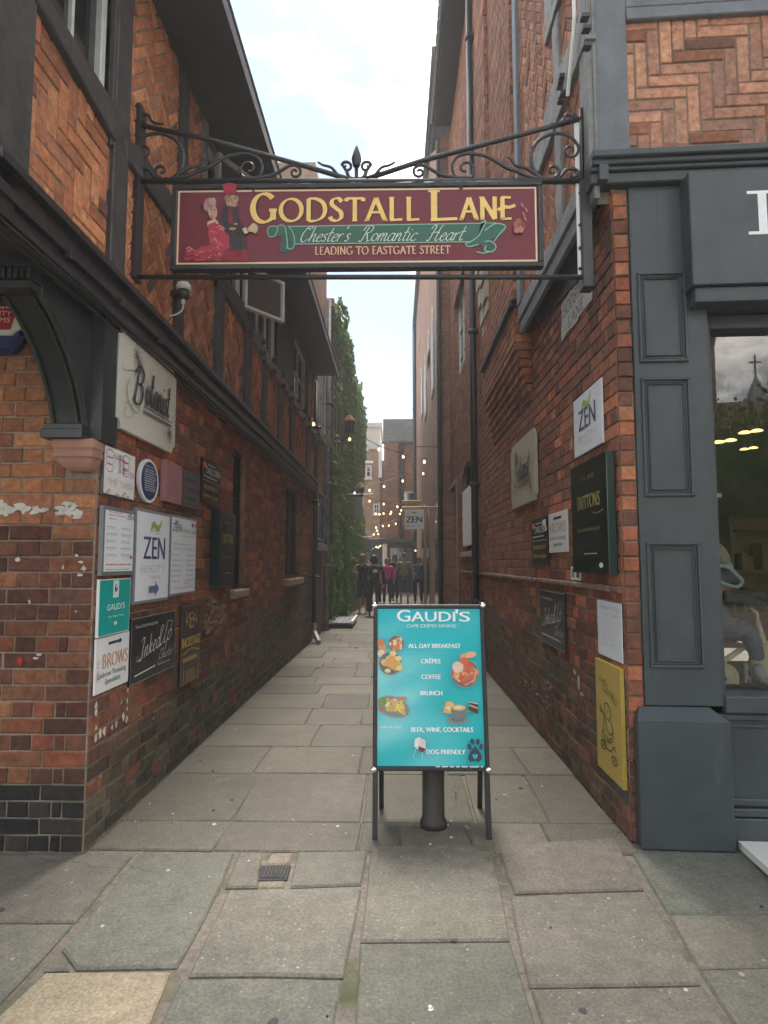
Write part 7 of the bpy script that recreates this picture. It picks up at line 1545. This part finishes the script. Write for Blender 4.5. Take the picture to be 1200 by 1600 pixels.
# ------------------------------------------------------------------ across the street, behind the camera (seen in the shop glass)
def refl(u, v, dist):
    p = gA.px(u, v); q = gA.P(*p); d = (q - CAMPOS).normalized(); n = gA.n; r = d - 2 * d.dot(n) * n; return q + r * (dist / Vector((r.x, r.y, 0)).length)
def bld(name, label, cat, pts): pass
ra = refl(1160, 626, 42); rb = refl(1100, 626, 42); zc = ra.z
t = thing('stone_hall', 'long pale stone hall across the street behind the viewer, seen only in the shop glass', 'building', (ra.x, ra.y, 0))
u_ = Vector((1, .12, 0)).normalized(); c = (ra + rb) / 2; fr_ = Fr((c.x, c.y, 0), -u_); m = MB(); m.rect(fr_, -40, 14, 0, zc, -8, 0, 0, (1, 1, 1)); m.build('wall', M['street_stone'], t)
for k in range(12): m = MB(); m.prism(fr_, [(-38 + k * 4, 2), (-36.4 + k * 4, 2), (-36.4 + k * 4, zc - 3.6), (-37.2 + k * 4, zc - 2.2), (-38 + k * 4, zc - 3.6)], 0, .05, 0); m.build('window', M['window_glass'], t)
r1_ = refl(1117, 560, 36); r2_ = refl(1088, 560, 36); zt2 = 26
t = thing('stone_tower', 'tall square pale stone tower across the street, seen only in the shop glass', 'tower', (r1_.x, r1_.y, 0)); u2 = (r2_ - r1_).normalized(); u2.z = 0; f2 = Fr((r1_.x, r1_.y, 0), -u2 if True else u2); m = MB(); f2 = Fr((r1_.x, r1_.y, 0), u2); nn = f2.n
sgn = 1 if (CAMPOS - r1_).dot(nn) > 0 else -1; f2 = f2 if sgn > 0 else Fr((r1_.x, r1_.y, 0), -u2); s0_, s1_ = (0, 7) if sgn > 0 else (-7, 0); m.rect(f2, s0_, s1_, 0, zt2, -6, 0, 0); m.rect(f2, s0_ - .2, s1_ + .2, 15, 15.5, -6, .3, 0); m.rect(f2, s0_ - .2, s1_ + .2, 21, 21.5, -6, .3, 0); m.build('wall', M['street_stone'], t)
rs = refl(1180, 575, 70); rbm = refl(1180, 610, 70)
t = thing('church_spire', 'slim grey church spire with a cross, seen only in the shop glass', 'spire', (rs.x, rs.y, 0)); m = MB(); m.lathe((rs.x, rs.y, 0), [(3.0, 0), (3.0, rbm.z - 6), (1.9, rbm.z - 3), (.15, rs.z - 1.0)], 8); m.build('spire', M['slate'], t); m = MB(); m.tube([(rs.x, rs.y, rs.z - 1.2), (rs.x, rs.y, rs.z + 1.4)], .09, 6); m.tube([(rs.x - .6, rs.y, rs.z + .6), (rs.x + .6, rs.y, rs.z + .6)], .09, 6); m.build('cross', M['iron'], t)
def street_tree(label, u, v, dist, R_, seed):
    q = random.Random(seed); p = refl(u, v, dist); t = thing('street_tree', label, 'tree', (p.x, p.y, 0)); top = p.z; c = Vector((p.x, p.y, top - R_ * 1.35))
    m = MB(); m.tube([(p.x, p.y, 0), (p.x + .1, p.y, c.z * .5), (p.x, p.y, c.z)], .28, 8, r1=.12)
    for k in range(6): a = k * 1.05; m.tube([(p.x, p.y, c.z * .6 + k * .2), c + Vector((math.cos(a), math.sin(a), .3)) * R_ * .6], .09, 6, r1=.03)
    m.build('trunk', M['bark'], t, True); m = MB(); cl = [(c + Vector((q.gauss(0, .5), q.gauss(0, .5), q.gauss(0, .42))) * R_, q.uniform(.25, .5) * R_) for _ in range(26)]
    for k in range(7000):
        cc_, rr_ = q.choice(cl); d = Vector((q.gauss(0, 1), q.gauss(0, 1), q.gauss(0, 1))).normalized() * rr_ * q.uniform(.6, 1.05); o_ = cc_ + d; a = Vector((q.gauss(0, 1), q.gauss(0, 1), q.gauss(0, 1))).normalized(); b = a.orthogonal().normalized(); s = q.uniform(.06, .13)
        m.add([o_ - a * s, o_ + b * s * .6, o_ + a * s, o_ - b * s * .6], [(0, 1, 2, 3)], tuple(z_ * q.uniform(.7, 1.3) for z_ in q.choice([(.04, .08, .02), (.06, .10, .03), (.03, .055, .02)])))
    m.build('crown', M['tree_leaf'], t, kind='stuff')
street_tree('broad green street tree behind the viewer, nearest the shop window', 1172, 602, 24, 3.6, 3); street_tree('second street tree behind the viewer, farther to the right in the glass', 1215, 585, 22, 4.0, 4); street_tree('small street tree in front of the stone hall, seen only in the glass', 1140, 680, 26, 3.0, 5)
# ------------------------------------------------------------------ the air of the lane: one closed box of thin even haze
hm = bpy.data.materials.new('haze'); hm.use_nodes = True; ht = hm.node_tree; ht.nodes.clear()
hv = ht.nodes.new('ShaderNodeVolumePrincipled'); ho = ht.nodes.new('ShaderNodeOutputMaterial')
hv.inputs['Color'].default_value = (.98, .98, 1, 1); hv.inputs['Density'].default_value = .003; hv.inputs['Anisotropy'].default_value = .35
ht.links.new(hv.outputs[0], ho.inputs['Volume'])
m = MB(); m.box(-75, 75, -75, 90, -1.03, 28, 0); m.t = []; m.build('haze', hm, None, kind='stuff')
